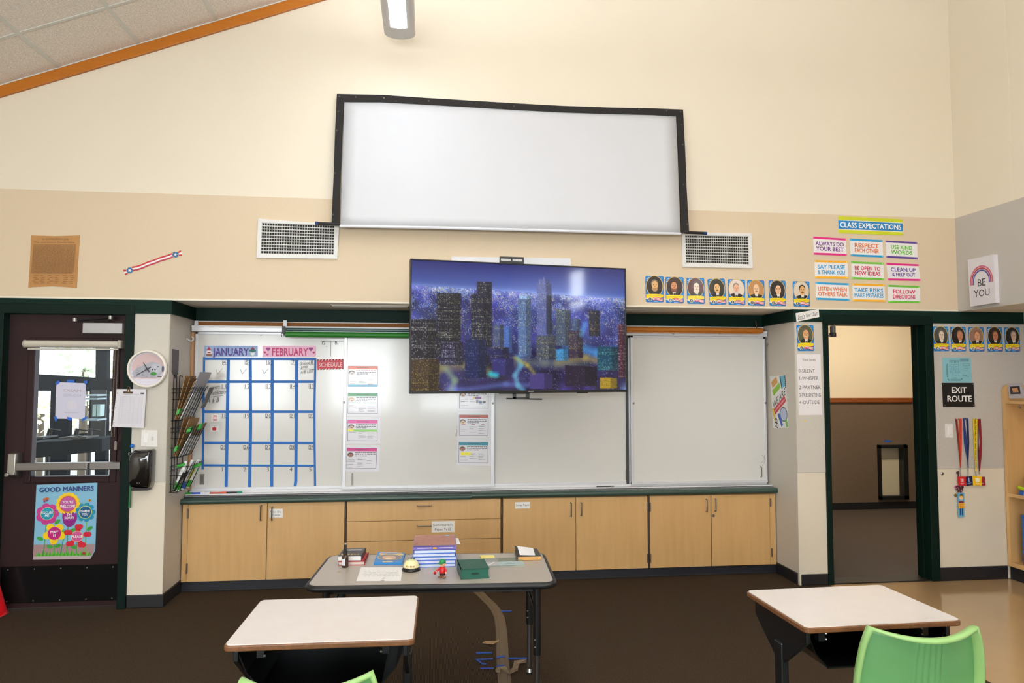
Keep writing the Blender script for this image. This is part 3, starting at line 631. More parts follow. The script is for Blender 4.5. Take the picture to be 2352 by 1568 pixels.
# ------------------------------------------------------------------ television on its wall mount
TVC, TVW, TVYAW, TVROLL = Vector((.684, -.35, 1.998)), 1.636, .168, .005
tv = thing('television', 'large flat television showing a city skyline at night, swung out from the wall', 'television', TVC - Vector((0, 0, .47)), rot=(0, -TVROLL, TVYAW)); O0 = Vector((0, 0, .47))
hw, hh = TVW / 2, TVW * .5725 / 2
def lb(mb, x0, x1, y0, y1, z0, z1): return mb.box(x0, x1, y0, y1, z0 + .47, z1 + .47)
M_TVB = mat('tv_bezel_black', (16, 16, 17), .35)
bz = .010
lb(MB(), -hw, hw, .004, .05, -hh, hh).build('body', M_TVB, tv, local=True, bevel=.004)
lb(MB(), -.5, .5, .05, .085, -.36, .22).build('rear_housing', M_TVB, tv, local=True, bevel=.01)
for a in ((-hw, hw, hh - bz, hh), (-hw, hw, -hh, -hh + .018), (-hw, -hw + bz, -hh, hh), (hw - bz, hw, -hh, hh)):
    lb(MB(), a[0], a[1], -.006, .006, a[2], a[3]).build('bezel', M_TVB, tv, local=True, bevel=.002)
lb(MB(), .42, .50, -.004, .02, -hh - .006, -hh).build('sensor', M_TVB, tv, local=True)
# picture: night city, one coloured vertex grid
NU, NV = 420, 236
rg = np.random.default_rng(7)
U, V = np.meshgrid(np.linspace(0, 1, NU + 1), np.linspace(0, 1, NV + 1)); img = np.zeros((NV + 1, NU + 1, 3))
def C3(r, g, b): return np.array([r, g, b], float)
hor = .19 + .055 * U
tsky = np.clip(V / hor, 0, 1)[..., None]
img[:] = C3(30, 38, 108) * (1 - tsky) + C3(66, 90, 164) * tsky
img += (np.exp(-((U - .62) / .3) ** 2) * 34)[..., None] * tsky
gm = V > hor; dep = np.clip((V - hor) / (1 - hor), 0, 1)
base = (C3(44, 54, 132) * (1 - dep[..., None]) + C3(36, 30, 62) * dep[..., None])
img = np.where(gm[..., None], base, img)
def blur(a, r):
    for _ in range(2):
        for ax in (0, 1):
            c = np.cumsum(np.pad(a, [(r + 1, r) if k == ax else (0, 0) for k in range(3)], mode='edge'), axis=ax); n_ = a.shape[ax]
            a = (np.take(c, np.arange(2 * r + 1, 2 * r + 1 + n_), axis=ax) - np.take(c, np.arange(0, n_), axis=ax)) / (2 * r + 1)
    return a
cl1 = blur(rg.random(U.shape + (1,)), 5)[..., 0]; cl1 = np.clip((cl1 - cl1.mean()) / cl1.std() * .5 + .5, 0, 1.4); cl2 = blur(rg.random(U.shape + (3,)), 12); cl2 = (cl2 - cl2.mean()) / cl2.std()
img = np.where(gm[..., None], np.clip(img + cl2 * np.array([3, 4, 6]) + cl2[..., :1] * np.array([8, 12, 24]), 8, 255), img)
n1 = rg.random(U.shape); dens = (.75 * (1 - dep) ** 3.2 + .11 * (1 - dep) + .035) * (.25 + 1.3 * cl1)
lp_ = np.array([[80, 124, 255], [130, 180, 255], [214, 226, 255], [240, 214, 150], [60, 96, 240]])[rg.integers(0, 5, U.shape)]
lit = gm & (n1 < dens); br_ = rg.random(U.shape)[..., None] * .8 + .2
img = np.where(lit[..., None], np.maximum(img, lp_ * br_), img)
band = np.exp(-((V - hor - .015) / .03) ** 2)[..., None]; img += band * C3(46, 46, 40)
def blend(mask, col, a): img[mask] = img[mask] * (1 - a) + np.asarray(col) * a
def road(pts, w, col, a=.7):
    for (x0, y0), (x1, y1) in zip(pts[:-1], pts[1:]):
        dx, dy = (x1 - x0) * 1.75, y1 - y0; L2 = dx * dx + dy * dy; t = np.clip(((U - x0) * 1.75 * dx + (V - y0) * dy) / L2, 0, 1)
        d = np.hypot((U - x0) * 1.75 - t * dx, (V - y0) - t * dy); m_ = np.clip(1 - d / w, 0, 1)[..., None] ** .7 * a; img[:] = img * (1 - m_) + np.asarray(col) * m_
def bld(u0, u1, v0, v1, wall, light, dens_, skew=0., glow=0., cols=3, rows=3):
    m_ = (U >= u0) & (U <= u1) & (V >= v0 + skew * (U - u0)) & (V <= v1)
    img[m_] = np.array(wall) * (1 - glow) + img[m_] * glow * .6 + np.array(light) * glow * .25
    ii = ((U - u0) * NU).astype(int); jj = ((V - skew * (U - u0)) * NV).astype(int)
    rowp = rg.random(NV + 60) ** 1.8 * 1.6; w_ = m_ & (jj % rows < rows - 1) & (rg.random(U.shape) < dens_ * (.25 + 1.2 * rowp[np.clip(jj // rows, 0, NV)])) & (ii % cols != 0)
    img[w_] = np.array(light) * (rg.random((w_.sum(), 1)) ** 1.3 * .8 + .2)
    sh_ = m_ & (U > u0 + (u1 - u0) * .62); img[sh_] *= .72
road([(.03, .99), (.13, .82), (.25, .80), (.36, .86)], .05, (150, 140, 80), .55)
road([(.70, .62), (.86, .70), (1.0, .66)], .05, (70, 160, 220), .6); road([(.66, .78), (.8, .74), (.95, .8)], .04, (170, 150, 70), .6)
road([(.45, .78), (.6, .78), (.8, .82)], .05, (120, 130, 110), .5)
bld(.565, .637, .14, .62, (84, 96, 160), (200, 206, 255), .35, 0, .5); bld(.575, .628, .11, .2, (90, 104, 170), (200, 214, 255), .3, 0, .5); bld(.598, .604, .085, .15, (120, 130, 190), (220, 220, 255), .5)
bld(.61, .637, .24, .55, (40, 48, 74), (120, 130, 160), .15)
bld(.657, .73, .35, .64, (62, 78, 104), (210, 220, 180), .4); bld(.817, .873, .35, .56, (34, 38, 56), (230, 200, 90), .3); bld(.735, .775, .42, .56, (60, 80, 120), (210, 220, 190), .4)
bld(.26, .355, .245, .66, (26, 30, 54), (226, 230, 190), .38); bld(.287, .355, .145, .26, (34, 38, 62), (210, 214, 170), .3)
bld(.11, .215, .245, .74, (20, 22, 40), (226, 236, 200), .4); bld(.13, .225, .62, .80, (30, 26, 56), (210, 220, 255), .45)
bld(.36, .41, .48, .68, (66, 80, 116), (180, 196, 190), .4, 0, .2); bld(.41, .45, .5, .7, (70, 104, 180), (150, 200, 255), .4)
road([(.505, .3), (.505, .72)], .06, (150, 200, 255), .25)
bld(.477, .54, .25, .73, (78, 108, 158), (214, 236, 255), .75); bld(.482, .538, .245, .275, (150, 190, 240), (240, 250, 255), .9)
bld(.563, .654, .56, .755, (66, 74, 92), (220, 220, 180), .5, .03); bld(.718, .787, .52, .74, (58, 44, 68), (220, 214, 150), .4, -.02)
bld(.655, .715, .67, .76, (60, 140, 200), (150, 220, 255), .5, -.03)
bld(.858, .975, .64, .84, (22, 66, 92), (120, 214, 210), .5, .06); bld(.963, 1.0, .46, .9, (66, 26, 46), (236, 190, 190), .45, -.02)
bld(.235, .33, .60, .90, (18, 30, 78), (120, 170, 255), .18, -.02); bld(.345, .435, .66, .78, (24, 30, 84), (200, 190, 140), .3); bld(.355, .455, .75, .88, (44, 42, 106), (130, 150, 230), .12, -.02)
bld(0, .105, .45, .76, (24, 24, 40), (224, 228, 220), .5, .03, rows=4); bld(0, .12, .76, 1.0, (62, 48, 40), (226, 206, 90), .45, -.04, rows=4)
img[(V > .92) & (U > .2) & (U < .52)] = img[(V > .92) & (U > .2) & (U < .52)] * .4 + C3(40, 34, 84) * .6
road([(.2, 1.0), (.42, .95), (.6, .97)], .03, (96, 116, 190), .6)
bld(.53, .64, .86, .99, (70, 60, 120), (120, 110, 190), .1, .05); bld(.70, .855, .80, .97, (36, 26, 46), (160, 130, 190), .08, .05); bld(.87, .955, .90, .99, (170, 140, 30), (240, 200, 60), .5, .04)
road([(.475, .74), (.49, .80), (.462, .88), (.475, .96), (.5, 1.0)], .028, (96, 160, 190), .85); road([(.46, .74), (.52, .80), (.55, .86)], .022, (200, 180, 60), .5)
road([(.35, .87), (.375, .88)], .03, (40, 220, 230), .8); road([(.15, .83), (.19, .92), (.17, 1.)], .035, (140, 170, 130), .6); road([(.78, .55), (.8, .46)], .03, (90, 190, 255), .5)
img = np.clip(img, 0, 255); img = img * .80 + blur(img, 2) * .22 + blur(img, 14) * .06; img = np.clip(img, 0, 255) / 255.; img = np.where(img <= .04045, img / 12.92, ((img + .055) / 1.055) ** 2.4)
sx0, sx1, sz0, sz1 = -hw + bz, hw - bz, -hh + .018, hh - bz
me = bpy.data.meshes.new('screen')
vx = np.stack([sx0 + (sx1 - sx0) * U, np.full_like(U, .0), sz1 + (sz0 - sz1) * V + .47], -1).reshape(-1, 3)
jj, ii = np.meshgrid(np.arange(NV), np.arange(NU), indexing='ij'); a_ = jj * (NU + 1) + ii
fc = np.stack([a_, a_ + NU + 1, a_ + NU + 2, a_ + 1], -1).reshape(-1, 4)
me.vertices.add(len(vx)); me.vertices.foreach_set('co', vx.ravel().astype(np.float32)); me.loops.add(fc.size); me.loops.foreach_set('vertex_index', fc.ravel().astype(np.int32))
me.polygons.add(len(fc)); me.polygons.foreach_set('loop_start', np.arange(0, fc.size, 4, dtype=np.int32)); me.update(calc_edges=True)
ca = me.color_attributes.new('Col', 'FLOAT_COLOR', 'POINT'); ca.data.foreach_set('color', np.concatenate([img.reshape(-1, 3), np.ones((len(vx), 1))], 1).ravel().astype(np.float32))
ms = bpy.data.materials.new('tv_screen'); ms.use_nodes = True; nt = ms.node_tree; b = nt.nodes['Principled BSDF']; a = nt.nodes.new('ShaderNodeVertexColor'); a.layer_name = 'Col'
b.inputs['Base Color'].default_value = (.006, .006, .008, 1); b.inputs['Roughness'].default_value = .07; nt.links.new(a.outputs[0], b.inputs['Emission Color']); b.inputs['Emission Strength'].default_value = .82
me.materials.append(ms); so = bpy.data.objects.new('screen', me); link(so); so.parent = tv; so['label'] = 'glowing picture of a city of towers at night'
TVM = Matrix.Translation(TVC - Vector((0, 0, .47))) @ Matrix.Rotation(TVYAW, 4, 'Z') @ Matrix.Rotation(-TVROLL, 4, 'Y')
# brand mark on the lower bezel: small light lettering bar
lb(MB(), .035, .075, -.0075, -.006, -hh + .006, -hh + .013).build('brand_mark', mat('mark_grey', (120, 120, 122), .4), tv, local=True)
# mount
mt = thing('tv_mount', 'black articulated wall mount with a white backing board behind the television', 'wall mount', (.75, 0, 1.5))
q = qY([(1037, 590), (1310, 594), (1310, 900), (1037, 900)], -.006); MB().slab([q[0], q[1], (q[1].x, q[1].y, 2.22), (q[0].x, q[0].y, 2.22)], .015).build('backing_board', mat('backing_white', (226, 225, 228), .4), mt)
qb = qY([(1147, 590), (1202, 592), (1202, 606), (1147, 604)], -.2)
for a, b_ in ((0, .25), (.72, 1.)):
    MB().slab([qb[0].lerp(qb[3], a), qb[1].lerp(qb[2], a), qb[1].lerp(qb[2], b_), qb[0].lerp(qb[3], b_)], .03).build('bracket_rail', M_BLACK, mt)
for u0, u1 in ((0, .05), (.47, .53), (.95, 1)):
    MB().slab([qb[0].lerp(qb[1], u0), qb[0].lerp(qb[1], u1), qb[3].lerp(qb[2], u1), qb[3].lerp(qb[2], u0)], .028).build('bracket_post', M_BLACK, mt)
cx = (qb[0].x + qb[1].x) / 2
box('vertical_post', M_BLACK, cx - .09, cx + .09, -.2, -.17, 1.52, 2.46, mt); box('arm', M_BLACK, cx - .05, cx + .05, -.17, -.02, 2.24, 2.4, mt); box('wall_plate', M_BLACK, cx - .2, cx + .2, -.03, -.021, 2.22, 2.45, mt)
q = qY([(1177, 900), (1215, 900), (1215, 915), (1177, 915)], -.2)
for u0, u1, v0, v1 in ((0, .2, 0, 1), (.8, 1, 0, 1), (0, 1, .75, 1), (0, 1, 0, .3)):
    P_ = lambda u, v: q[0].lerp(q[1], u).lerp(q[3].lerp(q[2], u), v)
    MB().slab([P_(u0, v0), P_(u1, v0), P_(u1, v1), P_(u0, v1)], .03).build('lower_bracket', M_BLACK, mt)
MB().tube([onY(1163, 915, -.22), onY(1245, 916.5, -.2)], .006, 6).build('support_bar', mat('bar_grey', (96, 92, 88), .4, .5), mt)

# ------------------------------------------------------------------ air vents
def vent(px, pin, label, nc=29, nr=10):
    q = qY(px, -.004); qi = qY(pin, -.004); c = (q[2] + q[3]) / 2
    t = thing('air_vent', label, 'vent', c, group='air vents beside the projection screen'); m = mat('vent_white', (228, 226, 222), .4)
    for i in range(4):
        j = (i + 1) % 4; MB().slab([q[i], q[j], qi[j], qi[i]], .016).build('frame', m, t, bevel=.002)
    MB().slab([p + Vector((0, -.001, 0)) for p in qi], .0008).build('duct', mat('duct_dark', (38, 34, 30), .7), t)
    g = MB(); P_ = lambda u, v: qi[0].lerp(qi[1], u).lerp(qi[3].lerp(qi[2], u), v)
    hwd = .0026
    for k in range(nc + 1):
        a, b = P_(k / nc, 0), P_(k / nc, 1); g.hexa([a + Vector((-hwd * .8, -.010, 0)), a + Vector((hwd * .8, -.010, 0)), b + Vector((hwd * .8, -.010, 0)), b + Vector((-hwd * .8, -.010, 0))], [a + Vector((-hwd * .8, -.002, 0)), a + Vector((hwd * .8, -.002, 0)), b + Vector((hwd * .8, -.002, 0)), b + Vector((-hwd * .8, -.002, 0))])
    o1 = g.build('vertical_vanes', mat('vane_grey', (176, 174, 168), .45), t); o1['kind'] = 'stuff'
    g = MB()
    for k in range(nr + 1):
        a, b = P_(0, k / nr), P_(1, k / nr); g.hexa([a + Vector((0, -.013, -hwd)), b + Vector((0, -.013, -hwd)), b + Vector((0, -.013, hwd)), a + Vector((0, -.013, hwd))], [a + Vector((0, -.009, -hwd)), b + Vector((0, -.009, -hwd)), b + Vector((0, -.009, hwd)), a + Vector((0, -.009, hwd))])
    o2 = g.build('horizontal_vanes', m, t); o2['kind'] = 'stuff'
vent([(593.5, 502.6), (779.6, 517), (775.6, 595), (590, 593)], [(602.8, 512), (768.9, 518.7), (766.7, 585.6), (600, 583)], 'white square-grid air vent on the wall at the left foot of the projection screen')
vent([(1565, 534), (1725.2, 536.5), (1727.6, 617), (1566.3, 613.3)], [(1572.5, 540.5), (1717, 543), (1718.5, 608), (1575, 604)], 'white square-grid air vent on the wall at the right foot of the projection screen')

# ------------------------------------------------------------------ papers on the front wall
WY = -.0045
q = qY([(72, 540.5), (128, 542), (184, 540.5), (180, 600), (177, 661), (120, 657), (65, 660), (69, 600)], WY)
dc = sheet('parchment', 'aged brown parchment document high on the wall above the entry door', 'document', q, m=mat('parchment_brown', (196, 146, 88), .7, var=((9, 9, 9), .8, (176, 124, 68), 4)))
p = PR([q[0], q[2], q[4], q[6]], .0024); ink = (128, 92, 56)
p.text('In CONGRESS, July', .5, .07, .035, (110, 78, 46), w=.55); p.text('The unanimous Declaration', .48, .13, .03, (100, 70, 40), w=.84)
rr = random.Random(2)
for k in range(44):
    v = .175 + k * .0128; u = .06
    while u < .92:
        l = rr.uniform(.02, .09); p.rect(u, v, min(u + l, .93), v + .006, ink); u += l + rr.uniform(.006, .016)
for k in range(30):
    u, v = .12 + .15 * (k % 6) + rr.uniform(-.02, .02), .77 + (k // 6) * .036; p.rect(u, v, u + rr.uniform(.05, .1), v + .008, ink)
p.build(dc, 'handwriting')['kind'] = 'stuff'

rb_ = thing('ribbon', 'red and white striped ribbon sticker with blue star buttons on the beige wall', 'ribbon', onY(350, 605, WY))
def zr(X, Y): return onY(40 + X / 5.6, 520 + Y / 5.6, WY)
cl_ = [(1475, 545), (1530, 538), (1600, 515), (1680, 480), (1760, 455), (1830, 425), (1900, 405), (1960, 385), (2010, 362)]
m = MB(); cols = [(196, 30, 44), (240, 236, 236), (178, 34, 62)]; offs = [-30, -10, 10, 30]
for b in range(3):
    m = MB(); m.cc = lin(cols[b])
    for (x0, y0), (x1, y1) in zip(cl_[:-1], cl_[1:]):
        w0, w1 = offs[b], offs[b + 1]; a = [zr(x0 + .2 * w0, y0 + w0), zr(x1 + .2 * w0, y1 + w0), zr(x1 + .2 * w1, y1 + w1), zr(x0 + .2 * w1, y0 + w1)]; m.hexa(a, [p_ + Vector((0, -.0015, 0)) for p_ in a])
    m.build('stripe', PRINTG, rb_, colors=True)
for ends in ([(1360, 555), (1420, 555), (1420, 575), (1366, 580)], [(1380, 608), (1420, 592), (1424, 605), (1392, 625)], [(2060, 328), (2100, 304), (2108, 325), (2068, 345)], [(2070, 362), (2118, 358), (2112, 378), (2075, 378)]):
    m = MB(); m.cc = lin(cols[0]); m.slab([zr(*e) for e in ends], .0015).build('ribbon_tail', PRINTG, rb_, colors=True)
for ends in ([(1370, 582), (1420, 577), (1420, 592), (1378, 606)], [(2070, 345), (2110, 328), (2117, 355), (2070, 360)]):
    m = MB(); m.cc = lin(cols[1]); m.slab([zr(*e) for e in ends], .0014).build('ribbon_tail', PRINTG, rb_, colors=True)
for (X, Y) in ((1447, 565), (2035, 362)):
    c = zr(X, Y); bt = MB().cyl(c + Vector((0, -.004, 0)), c, .0225, 20).build('button', mat('button_blue', (24, 104, 160), .4), rb_)
    s_ = MB(); s_.add([c + Vector((math.sin(i * math.pi / 5 + .2) * (.014 if i % 2 == 0 else .006), -.0045, math.cos(i * math.pi / 5 + .2) * (.014 if i % 2 == 0 else .006))) for i in range(10)], [tuple(range(10))]); s_.build('star', PAPER, rb_)
    MB().tube([c + Vector((math.cos(a) * .0225, -.004, math.sin(a) * .0225)) for a in [i * math.pi / 10 for i in range(20)]], .0016, 5, closed=True).build('button_rim', mat('button_gold', (206, 176, 130), .4), rb_)

# class expectations
def Z7(pts): return zoomed(pts, 1840, 460, 4.594)
q = qY(Z7([(388, 165), (1068, 200), (1075, 372), (395, 345)]), WY)
bn = sheet('banner', 'lime and blue CLASS EXPECTATIONS banner above the rule cards', 'banner', q); p = PR(q, .0022)
p.rect(0, 0, 1, .21, (206, 214, 24)); p.rect(0, .8, 1, 1, (206, 214, 24)); p.rect(0, .25, 1, .75, (14, 128, 196)); p.text('CLASS EXPECTATIONS', .5, .5, .30, (250, 250, 250), w=.95, bold=1); p.build(bn, 'print', PRINTG)
MAG, CYN, PUR, ORG, GRN, LIM, YEL, RED = (222, 20, 130), (30, 158, 214), (92, 62, 150), (226, 112, 40), (96, 186, 50), (110, 190, 60), (244, 178, 30), (212, 40, 90)
for a in [([(125, 382), (470, 403), (480, 585), (133, 572)], MAG, (110, 44, 130), 'ALWAYS DO', 'YOUR BEST', .86, .84, 'magenta-edged'),
          ([(512, 402), (858, 420), (866, 603), (522, 590)], CYN, ORG, 'RESPECT', 'EACH OTHER', .74, .74, 'blue-edged'),
          ([(888, 422), (1222, 440), (1230, 622), (898, 606)], PUR, GRN, 'USE KIND', 'WORDS', .68, .68, 'purple-edged'),
          ([(138, 630), (490, 640), (495, 828), (147, 822)], YEL, CYN, 'SAY PLEASE', '& THANK YOU', .82, .82, 'yellow-edged'),
          ([(525, 643), (868, 657), (873, 842), (532, 830)], LIM, RED, 'BE OPEN TO', 'NEW IDEAS', .80, .80, 'green-edged'),
          ([(897, 660), (1236, 675), (1258, 850), (917, 845)], MAG, PUR, 'CLEAN UP', '& HELP OUT', .78, .72, 'magenta-edged'),
          ([(150, 862), (500, 875), (510, 1060), (160, 1048)], CYN, ORG, 'LISTEN WHEN', 'OTHERS TALK', .88, .88, 'blue-edged'),
          ([(537, 876), (878, 886), (888, 1072), (545, 1065)], YEL, CYN, 'TAKE RISKS', 'MAKE MISTAKES', .90, .90, 'yellow-edged'),
          ([(912, 890), (1250, 903), (1258, 1085), (918, 1080)], LIM, RED, 'FOLLOW', 'DIRECTIONS', .70, .70, 'green-edged')]:
    q = qY(Z7(a[0]), WY); o = sheet('rule_card', '%s white card reading %s %s' % (a[7], a[3], a[4]), 'card', q, group='class expectation cards', m=mat('card_white', (242, 238, 236), .5))
    p = PR(q, .0022); p.rect(0, 0, 1, .115, a[1]); p.rect(0, .885, 1, 1, a[1])
    for u, v in ((.03, .06), (.97, .06), (.03, .94), (.97, .94)): p.rect(u - .02, v - .03, u + .02, v + .03, tuple(min(255, c + 50) for c in a[1]))
    p.text(a[3], .5, .36, .22, a[2], w=a[5], bold=1); p.text(a[4], .5, .65, .22, a[2], w=a[6], bold=1); p.build(o, 'print', PRINTG)

# portrait cards
def card(px, look, bg, skin, hair, beard, dx=0., coat_=(24, 22, 26), shirt=True, bald=False, y=WY, mous=None):
    q = qY(px, y); P0 = PR(q, 0)
    r = .07; P_ = lambda u, v: q[0].lerp(q[1], u).lerp(q[3].lerp(q[2], u), v); rv = r * P0.w / P0.h
    out = []
    for cu, cv, a0 in ((1 - r, rv, -math.pi / 2), (1 - r, 1 - rv, 0), (r, 1 - rv, math.pi / 2), (r, rv, math.pi)):
        for k in range(4): a = a0 + k * math.pi / 6; out.append((cu + r * math.cos(a), cv + rv * math.sin(a)))
    out = out[-4:] + out[:-4]
    Q = [P_(u, v) for u, v in out]; n = P0.n; Q = [x + n * .0005 for x in Q]
    o = MB().prism(Q, [x + n * .0015 for x in Q]).build('portrait_card', mat('card_blue', (10, 118, 192), .35)); tag(o, 'small blue portrait card, ' + look, 'card', 'portrait cards')
    p = PR(q, .0022)
    p.ell(.5, .38, .475, .40, (214, 178, 92), 28); p.ell(.5, .38, .44, .378, bg, 28)
    cx = .5 + dx
    # bust, cut to the oval
    def clip(u, v):
        e = ((u - .5) / .44) ** 2 + ((v - .38) / .378) ** 2
        if e > 1: s_ = 1 / math.sqrt(e); return .5 + (u - .5) * s_, .38 + (v - .38) * s_
        return u, v
    p.poly([clip(cx - .46, .78), clip(cx - .42, .62), clip(cx - .12, .535), clip(cx + .12, .535), clip(cx + .42, .62), clip(cx + .46, .78), clip(cx, .80)], coat_)
    if shirt: p.poly([(cx - .09, .53), (cx + .12, .53), (cx + .06, .72), (cx + .0, .72)], (226, 222, 214)); p.poly([(cx - .03, .62), (cx + .08, .62), (cx + .06, .72), (cx, .72)], (30, 28, 32))
    p.ell(cx, .285, .195, .155, hair, 22) if not bald else p.ell(cx, .33, .195, .12, hair, 22)
    p.ell(cx + .015, .37 if not bald else .35, .168, .185 if not bald else .205, skin, 22)
    if beard: p.ell(cx + .01, .475, .165, .115, beard, 18); p.ell(cx + .01, .40, .15, .06, skin, 16)
    dk = tuple(int(c * .45) for c in skin); md = tuple(int(c * .8) for c in skin)
    for s_ in (-1, 1): p.ell(cx + .015 + s_ * .07, .335, .034, .011, dk, 10); p.ell(cx + .015 + s_ * .07, .312, .045, .008, hair, 10)
    p.poly([(cx + .0, .345), (cx + .03, .345), (cx + .055, .41), (cx - .01, .41)], md); p.ell(cx + .015, .455, .055, .010, tuple(int(c * .6) for c in skin), 10)
    if mous: p.ell(cx + .015, .437, .09, .02, mous, 12)
    # banner, flag, seal, stars
    ban = [(.02, .70)] + [(u, .705 - .025 * math.sin(math.pi * u)) for u in (.1, .3, .5, .7, .9)] + [(.97, .70), (.97, .80), (.6, .86), (.03, .86)]
    p.poly(ban, (244, 214, 18)); p.rect(.14, .735, .86, .75, (196, 176, 40))
    for k in range(5):
        c = (196, 40, 52) if k % 2 == 0 else (240, 236, 232); pts_ = [(.40 + i * .09, .815 + k * .024 - .022 * math.sin(i * .9)) for i in range(7)]
        p.poly(pts_ + [(u, v + .026) for u, v in reversed(pts_)], c)
    p.poly([(.0, .83), (.2, .88), (.2, .92), (.0, .87)], (236, 226, 226)); p.ell(.235, .885, .115, .078, (238, 226, 196), 18); p.ell(.235, .885, .09, .06, (46, 56, 84), 16); p.ell(.235, .885, .035, .04, (196, 190, 180), 10)
    for u, v in ((.155, .06), (.085, .115), (.075, .18)): p.ell(u, v, .035, .022, (190, 220, 246), 8)
    p.rect(.84, .05, .95, .085, (96, 180, 226)); p.rect(.45, .955, .68, .975, (150, 200, 236)); p.build(o, 'print', PRINTG)
ZA = lambda pts: zoomed(pts, 1470, 620, 11.2); ZB = lambda pts: zoomed(pts, 1660, 620, 11.2); ZR = lambda pts: zoomed(pts, 2130, 730, 7.468)
dk_ = (44, 34, 32)
card(ZA([(135, 150), (605, 160), (608, 835), (150, 825)]), 'long-bearded man on a dark ground, nearest the television', dk_, (226, 176, 116), (130, 110, 90), (176, 136, 92), 0, shirt=False)
card(ZA([(650, 175), (1120, 185), (1125, 860), (668, 848)]), 'balding man with a brown beard looking left, second from the television', (58, 42, 40), (206, 140, 98), (70, 46, 34), (120, 70, 54), -.05, (38, 34, 34))
card(ZA([(1192, 200), (1650, 208), (1665, 875), (1215, 865)]), 'pale man with side whiskers on a dark red ground', (80, 34, 28), (240, 214, 190), (74, 64, 60), (224, 204, 186), .03, mous=(196, 168, 150))
card(ZA([(1727, 235), (2175, 218), (2225, 885), (1795, 898)]), 'dark-haired man with a moustache, hung slightly tilted', (46, 44, 30), (236, 186, 120), (40, 30, 24), None, 0, mous=(70, 46, 34))
card(ZB([(125, 235), (572, 252), (580, 908), (150, 895)]), 'white-bearded man on a cream ground', (230, 214, 196), (234, 176, 140), (150, 132, 122), (222, 200, 186), -.03)
card(ZB([(625, 262), (1065, 270), (1085, 925), (655, 912)]), 'heavy balding man on a tan ground', (190, 136, 82), (240, 200, 160), (160, 130, 106), None, .0, (30, 28, 34), mous=(150, 104, 74), bald=True)
card(ZB([(1177, 265), (1612, 275), (1632, 930), (1205, 920)]), 'clean-shaven dark-haired man on a black ground', (44, 36, 32), (238, 190, 150), (36, 28, 26), None, .03)
card(ZB([(1795, 290), (2225, 295), (2240, 945), (1825, 935)]), 'dark-haired man on a pale ground, last of the row', (222, 206, 186), (226, 172, 104), (44, 36, 30), None, .05, mous=(120, 80, 44))
card(zoomed([(360, 243), (565, 243), (575, 553), (378, 555)], 1760, 700, 5.228), 'white moustache, alone on the right pier', (84, 86, 66), (226, 166, 112), (120, 96, 72), None, .02, mous=(220, 204, 180), y=-.0065)
card(ZR([(88, 145), (355, 150), (375, 570), (110, 572)]), 'pale man in glasses, nearest the open doorway', (74, 72, 62), (226, 204, 182), (116, 106, 98), None, .03, y=-.0065)
card(ZR([(388, 150), (653, 155), (665, 575), (412, 577)]), 'man with ruddy face on a near-black ground, second from the doorway', (28, 18, 14), (206, 130, 92), (126, 104, 88), None, .1, y=-.0065)
card(ZR([(698, 158), (962, 160), (978, 578), (722, 578)]), 'man with reddish hair on a rosy brown ground', (150, 116, 96), (226, 160, 118), (150, 92, 60), None, .04, y=-.0065)
card(ZR([(1015, 155), (1278, 162), (1295, 578), (1035, 577)]), 'round-faced smiling man on a brown-black ground', (40, 28, 18), (206, 130, 96), (96, 68, 50), None, .02, y=-.0065)
card(ZR([(1312, 160), (1578, 165), (1592, 580), (1338, 580)]), 'grey-haired man in profile, nearest the wooden shelf', (24, 16, 12), (216, 176, 150), (130, 124, 122), None, .08, y=-.0065)

# BE YOU canvas on the side wall
q = qX([(2222, 597), (2282, 584), (2287, 695), (2228.5, 704)], 4.362)
cv_ = MB().prism(q, [p_ + Vector((.034, 0, 0)) for p_ in q]).build('canvas', mat('canvas_white', (226, 221, 224), .6)); tag(cv_, 'white canvas with a rainbow and the words BE YOU on the grey side wall', 'canvas picture')
p = PR(q, .001)
for rad, c in ((.40, (206, 106, 130)), (.345, (178, 62, 80)), (.29, (84, 88, 160))):
    pts_ = [(.50 + rad * math.cos(a) * 1.05, .50 - rad * math.sin(a) * .78) for a in [math.pi * k / 18 for k in range(19)]]; p.line([(pts_[0][0], .56)] + pts_ + [(pts_[-1][0], .56)], .012, c)
p.text('BE', .50, .53, .15, (40, 36, 44), w=.32); p.text('YOU', .50, .75, .15, (40, 36, 44), w=.62); p.build(cv_)

# ------------------------------------------------------------------ right pier and right wall
PY = -.0065
q = qY(zoomed([(352, 100), (628, 50), (636, 145), (362, 203)], 1760, 700, 5.228), -.017)
o = sheet('sign', "white hand-lettered Don't Take the Bait! strip stuck askew on the green band", 'sign', q); p = PR(q, .002); k0 = (40, 36, 36)
p.text("Don't", .22, .5, .42, k0, w=.30, shear=.1, jit=.08); p.text('Take', .5, .48, .40, k0, w=.20, shear=.1, jit=.08); p.text('the', .67, .42, .14, k0, w=.09); p.text('Bait!', .84, .5, .46, k0, w=.24, shear=.1, jit=.08); p.line([(.06, .78), (.36, .80)], .003, k0); p.build(o)
q = qY(zoomed([(367, 590), (650, 592), (672, 1320), (390, 1322)], 1760, 700, 5.228), PY)
o = sheet('chart', 'white Voice Levels sheet listing 0-SILENT to 4-OUTSIDE on the right pier', 'chart', q, m=mat('paper_bright', (238, 232, 232), .6)); p = PR(q, .002); g0 = (74, 70, 72)
p.text('Voice Levels', .5, .09, .042, g0, w=.56, jit=.06)
for t_, v, w_ in (('0-SILENT', .275, .70), ('1-WHISPER', .40, .84), ('2-PARTNER', .545, .93), ('3-PRESENTING', .675, .93), ('4-OUTSIDE', .79, .86)): p.text(t_, .04, v, .058, g0, w=w_, align='l', jit=.05)
p.build(o)
